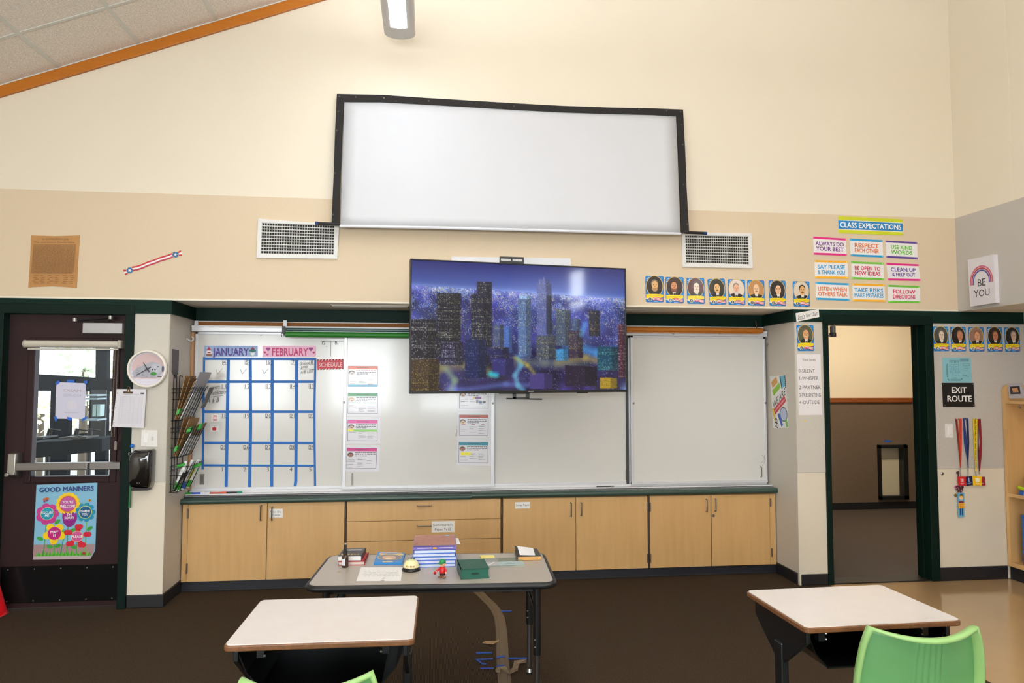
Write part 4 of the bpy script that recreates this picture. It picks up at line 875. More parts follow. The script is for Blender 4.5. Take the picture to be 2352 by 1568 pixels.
q = qY(zoomed([(448, 1385), (470, 1383), (470, 1398), (450, 1400)], 1760, 700, 5.228), PY); o = sheet('sticker', 'tiny yellow scrap stuck on the right pier under the voice levels sheet', 'sticker', q, m=mat('sticky_yellow', (236, 200, 40), .6))
# poster on the side of the pier
XS = XR - .0025
q = qX(zoomed([(45, 860), (232, 842), (270, 1478), (85, 1478)], 1760, 700, 5.228), XS)
o = sheet('poster', 'narrow WE ARE MATHEMATICIANS doodle poster on the inner side of the right pier', 'poster', q); p = PR(q, .002)
def diag(u, v, du, dv, w, c): p.line([(u, v), (u + du, v + dv)], w, c)
diag(.10, .17, .36, -.10, .055, (222, 160, 92)); diag(.14, .33, .48, -.15, .05, (150, 196, 62)); p.poly([(.62, .02), (.95, .0), (.98, .2), (.7, .25)], (110, 182, 206))
for k in range(7): p.circ(.66 + .015 * k, .03 + .035 * k, .008, (40, 40, 44), 8); p.circ(.97, .02 + .035 * k, .008, (40, 40, 44), 8)
p.text('WE ARE', .52, .56, .13, (36, 34, 40), w=.86, slope=-.30); diag(.13, .70, .78, -.26, .05, (204, 62, 70)); p.text('MATHEMATICIANS', .52, .685, .035, (244, 236, 236), w=.70, slope=-.33, bold=0)
p.circ(.75, .74, .062, (70, 74, 90)); p.circ(.75, .74, .054, (188, 200, 222)); diag(.06, .62, .16, .3, .03, (222, 190, 70)); diag(.42, .73, .20, .23, .035, (66, 96, 180)); diag(.86, .84, .08, .14, .03, (120, 184, 80))
for u, v in ((.2, .93), (.3, .95), (.24, .86)): p.circ(u, v, .022, (50, 50, 54), 12); p.circ(u, v, .014, (230, 226, 226), 12)
p.build(o, 'print')
hk = onX(1765, 791, XR - .01); hkk = thing('hook', 'small metal ring hook high on the inner side of the right pier', 'hook', hk); MB().tube([hk + Vector((-.012, 0, 0)) + Vector((0, math.cos(a) * .014, math.sin(a) * .014)) for a in [i * math.pi / 6 for i in range(12)]], .0025, 6, closed=True).build('ring', M_STEEL, hkk); MB().cyl(hk + Vector((-.01, .014, 0)), hk + Vector((.01, .014, 0)), .003, 6).build('screw', M_STEEL, hkk)

# right wall
q = qY(ZR([(250, 680), (740, 680), (765, 1108), (268, 1108)]), PY)
o = sheet('map_sheet', 'pale teal sheet with a small floor plan above the EXIT ROUTE sign', 'map', q, m=mat('paper_teal', (134, 190, 200), .65)); p = PR(q, .002); t0 = (60, 92, 104); rr = random.Random(9)
p.rect(.62, .04, .93, .16, (108, 152, 162)); p.line([(.72, .24), (.94, .24), (.94, .33), (.72, .33), (.72, .24)], .002, t0); p.rect(.11, .30, .19, .72, (108, 154, 164))
for k in range(7): p.rect(.26 + .05 * k, .10 + .0 * k, .285 + .05 * k, .20, (96, 140, 150))
for i in range(6):
    for j in range(9): 
        if rr.random() < .8: p.rect(.24 + i * .06, .26 + j * .042, .24 + i * .06 + rr.uniform(.02, .045), .26 + j * .042 + .02, (92, 136, 148))
for k in range(14): u, v = rr.uniform(.3, .85), rr.uniform(.66, .82); p.rect(u, v, u + .05, v + .018, (92, 136, 148))
for k in range(8): u, v = rr.uniform(.66, .9), rr.uniform(.4, .56); p.rect(u, v, u + .04, v + .014, (92, 136, 148))
p.rect(.25, .86, .62, .93, (112, 158, 168))
for u, v in ((.16, .28), (.16, .76), (.17, .86), (.2, .9), (.64, .86)): p.circ(u, v, .004, (30, 30, 34), 8)
p.build(o, 'print')
q = qY(ZR([(248, 1113), (785, 1113), (808, 1525), (268, 1525)]), PY)
o = sheet('exit_sign', 'black plastic EXIT ROUTE sign with white letters beside the doorway', 'sign', q, t=.004, m=mat('sign_black', (17, 17, 17), .35)); p = PR(q, .005)
p.text('EXIT', .52, .30, .24, (244, 242, 240), w=.49, bold=1); p.text('ROUTE', .52, .655, .24, (244, 242, 240), w=.79, bold=1); p.build(o)
for u, v in ((.04, .06), (.95, .06), (.05, .93), (.95, .93)):
    c = p.P(u, v); MB().cyl(c, c + Vector((0, -.003, 0)), .004, 8).build('screw', M_STEEL, o)
def switch(px, name, label, rocker, extra=False, y=PY):
    q = qY(px, y); o = MB().slab(q, .006).build(name, mat('switch_white', (232, 228, 222), .4), bevel=.0015); tag(o, label, 'light switch'); P_ = lambda u, v: q[0].lerp(q[1], u).lerp(q[3].lerp(q[2], u), v) + Vector((0, -.006, 0))
    a, b, c, d = rocker; MB().slab([P_(a, b), P_(c, b), P_(c, d), P_(a, d)], .004).build('rocker', mat('rocker_white', (238, 236, 234), .3), o, bevel=.001)
    if extra: MB().slab([P_(.62, .38), P_(.74, .38), P_(.74, .62), P_(.62, .62)], .003).build('toggle', mat('toggle_dark', (90, 86, 84), .4), o)
    else: MB().slab([P_(.45, .73), P_(.8, .73), P_(.8, .755), P_(.45, .755)], .0045).build('slider', mat('toggle_dark'), o)
    for u, v in (((.3, .08), (.3, .92), (.7, .24), (.7, .84)) if extra else ((.35, .04), (.35, .96))):
        cc = P_(u, v); MB().cyl(cc, cc + Vector((0, -.001, 0)), .003, 8).build('screw', mat('toggle_dark'), o)
ZL = lambda pts: zoomed(pts, 2130, 940, 5.225)
switch(ZL([(208, 170), (300, 170), (308, 340), (215, 340)]), 'dimmer_switch', 'white rectangular dimmer switch on the wall under the EXIT ROUTE sign', (.32, .2, .72, .82))
sn = ZL([(175, 770)])[0]; c = onY(sn[0], sn[1], -.002); o = MB().lathe([(.014, 0), (.014, .004), (.008, .008), (0, .008)], c, 12, (0, -1, 0)).build('door_bumper', M_STEEL); tag(o, 'small round metal stud on the wall below the dimmer switch', 'bumper')

def lanyard(name, label, strips, hookp, clip, badge, c, cb, txt, bdep=-.022):
    t = thing('lanyard', label, 'lanyard', onY(*ZL([badge[3]])[0], -.012), group='hall pass lanyards by the doorway')
    m = MB(); mc = mat(name, c, .55)
    for st in strips:
        L = [onY(*z, -.012 - .004 * i) for i, z in enumerate(ZL(st[0]))]; R = [onY(*z, -.012 - .004 * i) for i, z in enumerate(ZL(st[1]))]
        mm = MB()
        for k in range(len(L) - 1): a = [L[k], R[k], R[k + 1], L[k + 1]]; mm.hexa(a, [x + Vector((0, -.0015, 0)) for x in a])
        mm.build('strap', mat(name + '_b', tuple(int(x * .6) for x in c), .55) if st[2] else mc, t)
    hc = onY(*ZL([hookp])[0], -.008); MB().cyl((hc.x, .0, hc.z), (hc.x, -.02, hc.z), .003, 8).build('pin', M_STEEL, t)
    MB().tube([onY(*z, -.026) for z in ZL(clip)], .0035, 6).build('clip', M_STEEL, t)
    q = [onY(*z, bdep) for z in ZL(badge)]; b = MB().slab(q, .002).build('badge', mat(name + '_badge', cb, .4), t)
    p = PR(q, .003); txt(p); p.build(b, 'print'); return t
def t1(p):
    for k in range(3): p.rect(.34 + k * .13, .2 + .02 * k, .42 + k * .13, .56, (240, 220, 220))
    p.rect(.27, .70, .75, .75, (240, 200, 200)); p.text('PASS', .5, .84, .07, (240, 220, 220), w=.3)
def t2(p): p.circ(.45, .2, .005, (200, 206, 226)); p.rect(.4, .26, .52, .6, (200, 206, 226)); p.rect(.2, .70, .8, .75, (176, 184, 210)); p.text('PASS', .5, .84, .07, (200, 206, 226), w=.3)
def t3(p): p.ell(.5, .3, .3, .1, (250, 240, 190)); p.ell(.5, .5, .25, .14, (250, 240, 190)); p.rect(.28, .73, .72, .78, (250, 236, 170)); p.text('PASS', .5, .87, .07, (250, 240, 190), w=.3)
def t4(p): p.rect(.55, .7, .8, .8, (214, 160, 166))
lanyard('strap_red', 'orange-red lanyard with a bright red pass hanging by the doorway', [([(335, 112), (368, 420), (395, 700)], [(360, 122), (385, 420), (402, 700)], 1), ([(378, 112), (385, 420), (393, 700)], [(412, 112), (413, 420), (406, 700)], 0), ([(335, 110), (335, 112)], [(412, 110), (412, 125)], 0)], (372, 116), [(400, 700), (398, 740), (405, 800)], [(360, 805), (460, 805), (462, 915), (370, 915)], (204, 56, 30), (206, 28, 36), t1)
lanyard('strap_blue', 'navy blue lanyard with a dark blue pass hanging by the doorway', [([(428, 108), (440, 400), (480, 620), (488, 700)], [(444, 112), (478, 400), (492, 600), (496, 700)], 0), ([(465, 110), (482, 400), (478, 600), (486, 700)], [(492, 115), (503, 400), (494, 600), (494, 700)], 1), ([(428, 106), (428, 110)], [(490, 106), (490, 128)], 0)], (460, 112), [(490, 700), (493, 760), (493, 805)], [(458, 808), (532, 798), (542, 908), (470, 918)], (30, 54, 120), (20, 30, 80), t2)
lanyard('strap_maroon', 'dark red lanyard whose maroon pass hides behind the yellow one', [([(608, 112), (630, 400), (612, 560), (618, 740)], [(640, 112), (655, 400), (650, 560), (630, 740)], 0), ([(600, 112), (606, 400), (612, 560), (620, 740)], [(612, 112), (614, 400), (622, 560), (628, 740)], 1)], (620, 116), [(624, 740), (628, 780)], [(600, 812), (686, 806), (697, 912), (585, 916)], (134, 24, 40), (150, 20, 50), t4)
ly = lanyard('strap_yellow', 'yellow HALL PASS lanyard with a yellow pass hanging by the doorway', [([(548, 110), (556, 400), (572, 640), (574, 740)], [(600, 112), (596, 400), (590, 640), (584, 740)], 0)], (574, 114), [(580, 740), (588, 800)], [(538, 792), (655, 808), (652, 915), (548, 910)], (234, 200, 20), (246, 192, 20), t3, -.032)
q = [onY(*z, -.013) for z in ZL([(552, 112), (592, 114), (594, 400), (556, 400)])]
q2 = [onY(*z, -.02) for z in ZL([(556, 400), (594, 400), (588, 700), (572, 700)])]
for qq in (q, q2):
    # lettering runs down the strap: u along the strap, v across it
    p = PR([qq[1], qq[2], qq[3], qq[0]], .004); p.text('HALL PASS HALL PASS', .5, .5, .45, (50, 44, 20), w=.96, bold=1); p.build(ly)
# boys pass keychain hanging under the red pass
ky = thing('key_tag', 'cut-out BOYS PASS tag on a beaded chain below the red pass', 'key tag', onY(*ZL([(405, 1290)])[0], -.02))
q = [onY(*z, -.02) for z in ZL([(362, 1000), (440, 1000), (442, 1290), (372, 1290)])]; bd = MB().slab(q, .003).build('tag', mat('tag_lightblue', (96, 170, 208), .5), ky, bevel=.0)
p = PR(q, .004); p.ell(.55, .11, .25, .06, (60, 44, 30)); p.ell(.5, .2, .32, .085, (240, 190, 60)); p.ell(.5, .235, .26, .06, (240, 196, 160)); p.rect(.12, .34, .88, .5, (130, 40, 50)); p.rect(.05, .42, 1.02, .64, (236, 180, 40)); p.text("BOYS", .53, .48, .06, (190, 50, 30), w=.6, bold=1); p.text('PASS', .53, .575, .06, (190, 50, 30), w=.6, bold=1); p.rect(.22, .64, .42, .92, (40, 66, 120)); p.rect(.55, .64, .75, .92, (40, 66, 120)); p.build(bd, 'print')
rr = random.Random(4); bd_ = MB()
for k in range(34):
    z = ZL([(rr.uniform(345, 430), rr.uniform(915, 990))])[0]; bd_.ball(onY(z[0], z[1], -.02 - rr.uniform(0, .02)), .006, 6, 4)
bd_.build('bead_cluster', mat('beads_maroon', (96, 40, 54), .4), ky)
for (a, b_, c) in ((345, 930, (206, 90, 150)), (340, 1030, (110, 90, 40)), (365, 760, (70, 26, 34))): z = ZL([(a, b_)])[0]; MB().ball(onY(z[0], z[1], -.018), .012, 8, 6).build('bead', mat('bead_%d' % a, c, .4), ky)
MB().tube([onY(*z, -.016) for z in ZL([(378, 735), (370, 800), (372, 880), (385, 930), (400, 1000)])], .004, 6).build('cord', mat('cord_maroon', (80, 30, 36), .6), ky)
for i, (u, v, c) in enumerate(((2175, 1328, (196, 60, 50)), (2212, 1328, (60, 70, 150)))):
    f = onZ(u, v, -.004); o = MB().prism([f + Vector((a, b_, 0)) for a, b_ in ((-.02, -.01), (.015, -.016), (.022, .008), (-.012, .012))], [f + Vector((a, b_, .008)) for a, b_ in ((-.02, -.01), (.015, -.016), (.022, .008), (-.012, .012))]).build('paper_scrap', mat('scrap_%d' % i, c, .6)); tag(o, ['small red paper scrap on the tile floor below the lanyards', 'small blue paper scrap on the tile floor below the lanyards'][i], 'scrap')

# ------------------------------------------------------------------ left pier
c = onY(339.5, 847, -.02); ck = thing('wall_clock', 'round white wall clock with an animal drawing on its face on the left pier', 'clock', c + Vector((0, .012, -.136)))
M_CKW = mat('clock_rim_white', (236, 228, 216), .3)
MB().lathe([(.122, -.012), (.136, -.010), (.138, .012), (.134, .026), (.126, .030), (.121, .026), (.120, .002)], c, 48, (0, -1, 0), caps=False).build('rim', M_CKW, ck, smooth=True)
fq = [c + Vector((a * .122, -.004, b * .122)) for a, b in ((-1, 1), (1, 1), (1, -1), (-1, -1))]
MB().cyl(c + Vector((0, .01, 0)), c + Vector((0, -.004, 0)), .122, 40).build('dial', mat('dial_lilac', (204, 200, 210), .5), ck)
p = PR(fq, .0004)
up = [(.5 + .46 * math.cos(a), .5 - .46 * math.sin(a)) for a in [.25 + (math.pi - .5) * k / 14 for k in range(15)]]; p.poly(up + [(.06, .56), (.94, .56)], (206, 178, 178))
lo = [(.5 + .46 * math.cos(a), .5 + .46 * math.sin(a)) for a in [.5 + (math.pi - 1.0) * k / 14 for k in range(15)]]; p.poly(lo + [(.1, .74), (.9, .74)], (212, 206, 220))
p.poly([(.10, .56), (.2, .48), (.42, .36), (.62, .28), (.8, .33), (.92, .46), (.93, .58), (.86, .7), (.7, .76), (.4, .77), (.15, .74), (.07, .64)], (170, 170, 180))
p.ell(.74, .48, .17, .14, (186, 186, 196)); p.ell(.93, .5, .035, .09, (88, 92, 110)); p.ell(.79, .43, .028, .012, (40, 40, 48)); p.circ(.64, .52, .005, (40, 36, 40), 8); p.circ(.71, .52, .005, (40, 36, 40), 8); p.ell(.67, .64, .085, .055, (58, 136, 50))
rr = random.Random(11)
for k in range(60):
    u, v = rr.uniform(.14, .6), rr.uniform(.42, .74); p.line([(u, v), (u + rr.uniform(.02, .07), v + rr.uniform(-.04, .03))], .0016, (122, 124, 136))
for k in range(5): p.line([(.12 + .15 * k, .76 + .01 * (k % 2)), (.3 + .15 * k, .77)], .004, (198, 142, 110))
p.build(ck, 'face_print')
def hand(ang, l, bl_, w, nm):
    d = Vector((math.sin(ang), 0, math.cos(ang))); n = Vector((d.z, 0, -d.x)); o = c + Vector((0, -.010, 0)); a = [o - d * bl_ - n * w, o + d * l - n * w * .5, o + d * l + n * w * .5, o - d * bl_ + n * w]; MB().hexa(a, [x + Vector((0, -.0015, 0)) for x in a]).build(nm, M_BLACK, ck)
hand(math.radians(238), .09, .03, .0032, 'minute_hand'); hand(math.radians(328), .055, .025, .004, 'hour_hand'); MB().cyl(c + Vector((0, -.004, 0)), c + Vector((0, -.014, 0)), .006, 10).build('hub', M_BLACK, ck)
# clipped record sheet
q = qY([(268.5, 893), (336, 893.5), (330.5, 982.5), (258.5, 980)], -.03)
o = sheet('record_sheet', 'white form in a clear sleeve hanging from a bulldog clip between door and clock', 'sheet', q, t=.002, m=mat('sleeve_paper', (216, 212, 218), .35)); p = PR(q, .003); g1 = (176, 172, 182)
p.rect(.25, .14, .8, .15, g1); p.rect(.82, .09, .94, .13, (70, 70, 76)); p.rect(.6, .125, .78, .13, g1)
for k in range(24): p.line([(.16, .2 + k * .03), (.9, .2 + k * .03)], .0012, (188, 184, 194))
for u in (.16, .26, .5, .62, .78, .9): p.line([(u, .2), (u, .89)], .0012, (188, 184, 194))
for v in (.11, .5, .89): p.circ(.03, v, .003, (46, 44, 48), 8)
p.build(o, 'print')
bc = onY(295, 897, -.034); clp_ = thing('bulldog_clip', 'bronze bulldog clip holding the white form beside the clock', 'clip', bc); mb_ = mat('clip_bronze', (116, 96, 72), .35, .7)
MB().cyl(bc + Vector((-.031, -.004, -.012)), bc + Vector((.031, -.004, -.014)), .007, 10).build('jaw', mb_, clp_); MB().lathe([(.008, .0), (.011, .004), (.011, .018), (.006, .026)], bc + Vector((0, 0, -.012)), 12).build('grip', mb_, clp_); MB().tube([bc + Vector((math.cos(a) * .011, 0, .018 + math.sin(a) * .011)) for a in [i * math.pi / 6 for i in range(12)]], .003, 6, closed=True).build('loop', mb_, clp_)
ZP = lambda pts: zoomed(pts, 0, 680, 3.563)
switch(ZP([(1160, 1095), (1293, 1097), (1292, 1232), (1155, 1230)]), 'switch_plate', 'white double switch plate on the left pier above the black dispenser', (.16, .22, .42, .76), True)
# dispenser
q = qY([(308, 1030), (362, 1027), (358, 1124), (306, 1122)], -.0)
X0, X1, Z0, Z1 = q[3].x, q[2].x - .004, q[3].z - .0, q[0].z
dp = thing('paper_dispenser', 'glossy black towel dispenser mounted on the left pier under the switch plate', 'dispenser', ((X0 + X1) / 2, -.05, Z0)); mgl = mat('gloss_black_plastic', (15, 13, 13), .1, coat=.6)
X0 -= .0; pts_ = [(X0 + .012, Z0 + .02), (X1 - .012, Z0 + .012), (X1, Z0 + .06), (X1, Z1 - .012), (X1 - .012, Z1), (X0 + .03, Z1 - .004), (X0, Z1 - .03), (X0 - .002, Z0 + .06)]
def shrink(f): cxx, czz = (X0 + X1) / 2, (Z0 + Z1) / 2; return [(cxx + (a - cxx) * f, czz + (b - czz) * f) for a, b in pts_]
mm = MB(); lay = [(1., -.002), (1., -.06), (.97, -.085), (.86, -.105), (.6, -.112)]; n_ = len(pts_)
vs_ = []
for f, y in lay: vs_ += [(a, y, b) for a, b in shrink(f)]
mm.add(vs_, [(i * n_ + k, i * n_ + (k + 1) % n_, (i + 1) * n_ + (k + 1) % n_, (i + 1) * n_ + k) for i in range(len(lay) - 1) for k in range(n_)] + [tuple((len(lay) - 1) * n_ + k for k in range(n_)), tuple(range(n_ - 1, -1, -1))]).build('shell', mgl, dp, bevel=.004, smooth=True)
lp_ = Vector(((X0 + X1) / 2, -.11, Z0 + .055)); MB().tube([lp_ + Vector((math.cos(a) * .01, 0, math.sin(a) * .006)) for a in [i * math.pi / 6 for i in range(12)]], .0015, 5, closed=True).build('emblem', M_STEEL, dp)
box('outlet', mat('outlet_dark', (34, 30, 28), .4), X0 + .02, X1 - .02, -.09, -.02, Z0 - .002, Z0 + .016, dp)
# pointer stick with blue knob
a, b_ = onY(303.5, 1024, -.03), onY(297, 1166, -.03); pt = thing('pointer', 'thin green pointer stick with a blue ball tip hanging beside the black dispenser', 'pointer', b_)
MB().cyl(b_, a.lerp(b_, .28), .0075, 10, .006).build('shaft', mat('pointer_green', (24, 110, 56), .35), pt); MB().cyl(a.lerp(b_, .28), a, .005, 8).build('tip_rod', mat('pointer_pale', (176, 196, 190), .3, .3), pt); MB().ball(a, .014, 12, 8).build('ball', mat('pointer_blue', (24, 116, 206), .35), pt, smooth=True)
c2 = onY(301, 1043, -.03); ch = thing('binder_clip', 'small black binder clip holding the pointer stick to the door frame', 'clip', c2); MB().box(c2.x - .006, c2.x + .02, -.045, -.02, c2.z - .008, c2.z + .012).build('body', M_BLACK, ch, bevel=.003); MB().tube([c2 + Vector((-.006 - .012 * math.sin(a), -.004, .004 + .009 * math.cos(a))) for a in [i * math.pi / 6 for i in range(7)]], .0016, 5).build('wire', M_STEEL, ch)
# pennant, hook on the inner side of the left pier
q = qX([(395.5, 801), (411, 804), (409.5, 855), (402, 871), (394, 853)], XL + .0025); o = MB().slab([q[0], q[1], q[2], q[3], q[4]], .0012).build('pennant', mat('pennant_grey', (112, 106, 108), .7, var=((40, 40, 40), .5, (88, 84, 88), 3))); tag(o, 'small dark grey pennant on the inner side of the left pier', 'pennant')
hq = onX(437, 782, XL + .02); o = MB().tube([hq + Vector(v) for v in ((-.016, -.03, .012), (-.01, 0, .004), (.0, .03, -.002), (.006, .05, .01), (.002, .06, .024), (-.004, .05, .034))], .006, 8).build('hook', mat('hook_white', (236, 234, 230), .35)); tag(o, 'small white plastic hook high on the inner side of the left pier', 'hook')

# ------------------------------------------------------------------ wire rack with folders
rk = thing('wire_rack', 'black three-tier wire file rack on the inner side of the left pier', 'rack', (XL, .2, .78))
M_WIRE = mat('wire_black', (20, 19, 20), .35, .3)
Y0, Y1 = .06, .36
def wire(pts, r=.0028, nm='wire', par=None): return MB().tube(pts, r, 6).build(nm, M_WIRE, par or rk)
x0 = XL + .008
for yy in (Y0 + .03, Y0 + .09, Y0 + .15, Y1 - .03): wire([(x0, yy, .80), (x0, yy, 1.64)], nm='upright')
for yy in (Y0 + .03, Y0 + .15): wire([(x0, yy, 1.64), (x0, yy + .012, 1.655), (x0, yy + .05, 1.655), (x0, yy + .06, 1.64)], nm='hanger_loop')
tiers = [(1.32, 1.555, .15), (1.05, 1.265, .15), (.80, .985, .13)]
for i, (zb, zt, dep_) in enumerate(tiers):
    bk = thing('basket', loc=(0, 0, 0)); bk.parent = rk; WL[bk.name] = WL[rk.name].copy()
    xf0, xf1 = x0 + .05, x0 + dep_
    mb_ = MB()
    ring = lambda xa, xb, z: [(xa, Y0, z), (xb, Y0, z), (xb, Y1, z), (xa, Y1, z)]
    for z, xf in ((zt, xf1), (zt - .03, xf1 - .012)): MB().tube(ring(x0, xf, z), .0028, 6, closed=True).build('rim_wire', M_WIRE, bk)
    MB().tube(ring(x0, xf0, zb), .0028, 6, closed=True).build('base_wire', M_WIRE, bk)
    for k in range(6):
        yy = Y0 + (Y1 - Y0) * k / 5; MB().tube([(x0, yy, zb), (xf0, yy, zb), (xf1 + .004, yy, zt + .012), (xf1 + .004, yy + .02, zt + .012)], .0026, 6).build('front_wire', M_WIRE, bk)
    for f in (.33, .66): xx = xf0 + (xf1 - xf0) * f; zz = zb + (zt - zb) * f; MB().tube([(x0, Y0, zz), (xx, Y0, zz), (xx, Y1, zz), (x0, Y1, zz)], .0024, 6).build('cross_wire', M_WIRE, bk)
M_MAN = mat('manila_folder', (176, 136, 88), .7, var=((14, 14, 14), .7, (150, 112, 70), 3)); M_MAN2 = mat('manila_folder_dark', (146, 108, 68), .7)
def folder(zb, xa, lean, h, y0, y1, m, label, cat='folder', name='file_folder', t=.004):
    a = [(xa, y0, zb + .006), (xa, y1, zb + .006), (xa + lean, y1 + .01, zb + h), (xa + lean, y0 + .015, zb + h)]
    b = [(x + t, y, z) for x, y, z in a]; o = MB().hexa(a, b).build(name, m); tag(o, label, cat, 'files in the wire rack'); return o
folder(1.32, x0 + .012, .060, .33, Y0 + .03, Y1 - .02, M_MAN, 'tall manila folder at the back of the top wire basket')
folder(1.32, x0 + .020, .085, .31, Y0 + .03, Y1 - .03, M_MAN2, 'darker manila folder in the middle of the top wire basket')
folder(1.32, x0 + .027, .110, .29, Y0 + .04, Y1 - .02, M_MAN, 'manila folder leaning out at the front of the top wire basket')
folder(1.32, x0 + .032, .135, .36, Y0 + .06, Y1 + .05, mat('grey_papers', (176, 172, 174), .6), 'grey paper sheet sticking far out of the top wire basket', 'paper', 'paper')
folder(1.32, x0 + .039, .088, .21, Y0 + .05, Y1 - .01, PAPER, 'white papers at the front of the top wire basket', 'paper', 'paper', .006)
folder(1.40, x0 + .13, .06, .16, Y1 - .06, Y1 + .04, mat('dark_photo', (74, 64, 60), .4), 'small dark photo card poking out of the top wire basket', 'card', 'photo_card')
folder(1.05, x0 + .012, .06, .29, Y0 + .03, Y1 - .02, M_MAN2, 'dark manila folder at the back of the middle wire basket')
folder(1.05, x0 + .020, .09, .28, Y0 + .03, Y1 - .03, M_MAN, 'manila folder in the middle wire basket')
folder(1.05, x0 + .028, .13, .24, Y0 + .08, Y1 - .0, M_MAN2, 'creased folder leaning out of the middle wire basket')
folder(1.05, x0 + .037, .088, .19, Y0 + .05, Y1 - .01, PAPER, 'white papers at the front of the middle wire basket', 'paper', 'paper', .006)
M_LIMEP = mat('bright_green_plastic', (40, 160, 40), .45)
for i, (x, y, z, w, h) in enumerate(((x0 + .10, Y0 + .01, 1.225, .03, .05), (x0 + .13, Y0 + .12, 1.24, .035, .055), (x0 + .03, Y0 - .004, 1.36, .02, .05), (x0 + .02, Y0 - .004, 1.09, .02, .05))):
    o = MB().hexa([(x, y, z), (x + w, y, z + .01), (x + w + .012, y, z + h), (x + .012, y, z + h - .01)], [(x, y + .05, z), (x + w, y + .05, z + .01), (x + w + .012, y + .05, z + h), (x + .012, y + .05, z + h - .01)]).build('green_clip', M_LIMEP); tag(o, ['bright green clip on the near rim of the middle wire basket', 'bright green clip on the far rim of the middle wire basket', 'green tab low in the top wire basket', 'green tab low in the middle wire basket'][i], 'clip')
M_BOT = mat('bottle_white', (226, 226, 226), .35)
def spray(x, y, zb, lean, i, lab):
    t = thing('spray_bottle', lab, 'bottle', (x, y, zb)); d = Vector((lean, 0, 1)).normalized(); b0_ = Vector((x, y, zb))
    MB().cyl(b0_, b0_ + d * .15, .021, 12).build('body', M_BOT, t, bevel=.004); MB().cyl(b0_ + d * .15, b0_ + d * .185, .021, 12, .010).build('shoulder', M_BOT, t); MB().cyl(b0_ + d * .185, b0_ + d * .225, .011, 10).build('cap', mat('cap_white', (238, 238, 238), .3), t)
    MB().cyl(b0_ + d * .01, b0_ + d * .065, .0216, 12).build('label_band', M_LIMEP if i != 1 else mat('label_blue', (40, 90, 170), .4), t)
spray(x0 + .035, Y0 + .04, .806, .3, 0, 'white cleaner bottle with a green band nearest in the bottom wire basket')
spray(x0 + .04, Y0 + .13, .806, .35, 1, 'white cleaner bottle with a blue band in the bottom wire basket')
spray(x0 + .045, Y0 + .22, .806, .42, 2, 'white cleaner bottle with a green band farthest in the bottom wire basket')
for i in range(5):
    a = Vector((x0 + .03 + .004 * i, Y0 + .02 + .055 * i, .808)); d = Vector((.5, .04 * (i - 2), 1)).normalized(); t = thing('marker', ['black marker nearest in the bottom wire basket', 'second black marker in the bottom wire basket', 'blue marker in the bottom wire basket', 'yellow highlighter in the bottom wire basket', 'green marker farthest in the bottom wire basket'][i], 'marker', a)
    cc = [(24, 22, 24), (28, 26, 30), (30, 60, 140), (206, 206, 40), (46, 180, 50)][i]; MB().cyl(a, a + d * .10, .008, 8).build('barrel', mat('marker_b%d' % i, cc, .4), t); MB().cyl(a + d * .10, a + d * .15, .009, 8).build('cap', mat('marker_c%d' % i, cc if i != 2 else (230, 230, 230), .35), t)
for i, (yy, xx, z) in enumerate(((Y0 + .0, x0 + .045, .975), (Y0 + .16, x0 + .11, .955))):
    o = MB().hexa([(xx, yy, z), (xx + .05, yy + .02, z + .016), (xx + .052, yy + .02, z + .036), (xx + .004, yy, z + .022)], [(xx, yy + .04, z), (xx + .05, yy + .06, z + .016), (xx + .052, yy + .06, z + .036), (xx + .004, yy + .04, z + .022)]).build('felt_eraser', M_LIMEP); tag(o, ['green felt eraser on the near end of the bottom wire basket', 'green felt eraser on the front of the bottom wire basket'][i], 'eraser')

# ------------------------------------------------------------------ whiteboards
M_WB = mat('whiteboard_enamel', (217, 214, 208), .20, coat=.25, spec=.5); M_WBF = mat('whiteboard_frame', (214, 214, 216), .35, .3)
ZBT, ZBB = 2.005, .745
def board(xa, xb, y, label, edges):
    t = thing('whiteboard', label, 'whiteboard', ((xa + xb) / 2, y, ZBB), group='sliding whiteboards')
    box('surface', M_WB, xa + .01, xb - .01, y, y + .018, ZBB + .01, ZBT - .005, t)
    wl, wr_ = edges
    box('side_rail', M_WBF, xa, xa + wl, y - .006, y + .02, ZBB, ZBT, t, bevel=.002); box('side_rail', M_WBF, xb - wr_, xb, y - .006, y + .02, ZBB, ZBT, t, bevel=.002)
    box('bottom_rail', M_WBF, xa, xb, y - .008, y + .02, ZBB, ZBB + .022, t, bevel=.002); box('top_rail', M_WBF, xa, xb, y - .006, y + .02, ZBT - .018, ZBT, t, bevel=.002)
    return t
YB, YF = .505, .468
xb = [onY(456, 940, YB).x, onY(788.5, 940, YF).x, onY(1136, 940, YF).x, onY(1449, 940, YF).x, onY(1762, 940, YF).x]
W1 = board(-1.85, xb[1] + .05, YB, 'leftmost sliding whiteboard carrying the blue tape calendar', (.022, .03))
W2 = board(xb[1], xb[2], YF, 'second whiteboard with seven printed practice sheets, partly behind the television', (.026, .030))
W3 = board(xb[2] - .05, xb[3] + .02, YB, 'third whiteboard from the left, blank, below the television', (.03, .05))
W4 = board(xb[3], min(xb[4], XR - .02), YF, 'rightmost blank whiteboard beside the right pier', (.022, .02))
def pull(par, u, v, y, w=5, h=27, flush=False):
    c = onY(u, v, y)
    if flush:
        box('pull_plate', M_STEEL, c.x - .017, c.x + .017, y - .003, y, c.z - .042, c.z + .042, par); box('pull_recess', mat('recess_grey', (110, 108, 100), .4, .4), c.x - .009, c.x + .009, y - .0036, y - .002, c.z - .03, c.z + .03, par)
    else: MB().tube([c + Vector((0, 0, .045)), c + Vector((0, -.022, .04)), c + Vector((0, -.022, -.04)), c + Vector((0, 0, -.045))], .004, 6).build('pull_handle', M_STEEL, par)
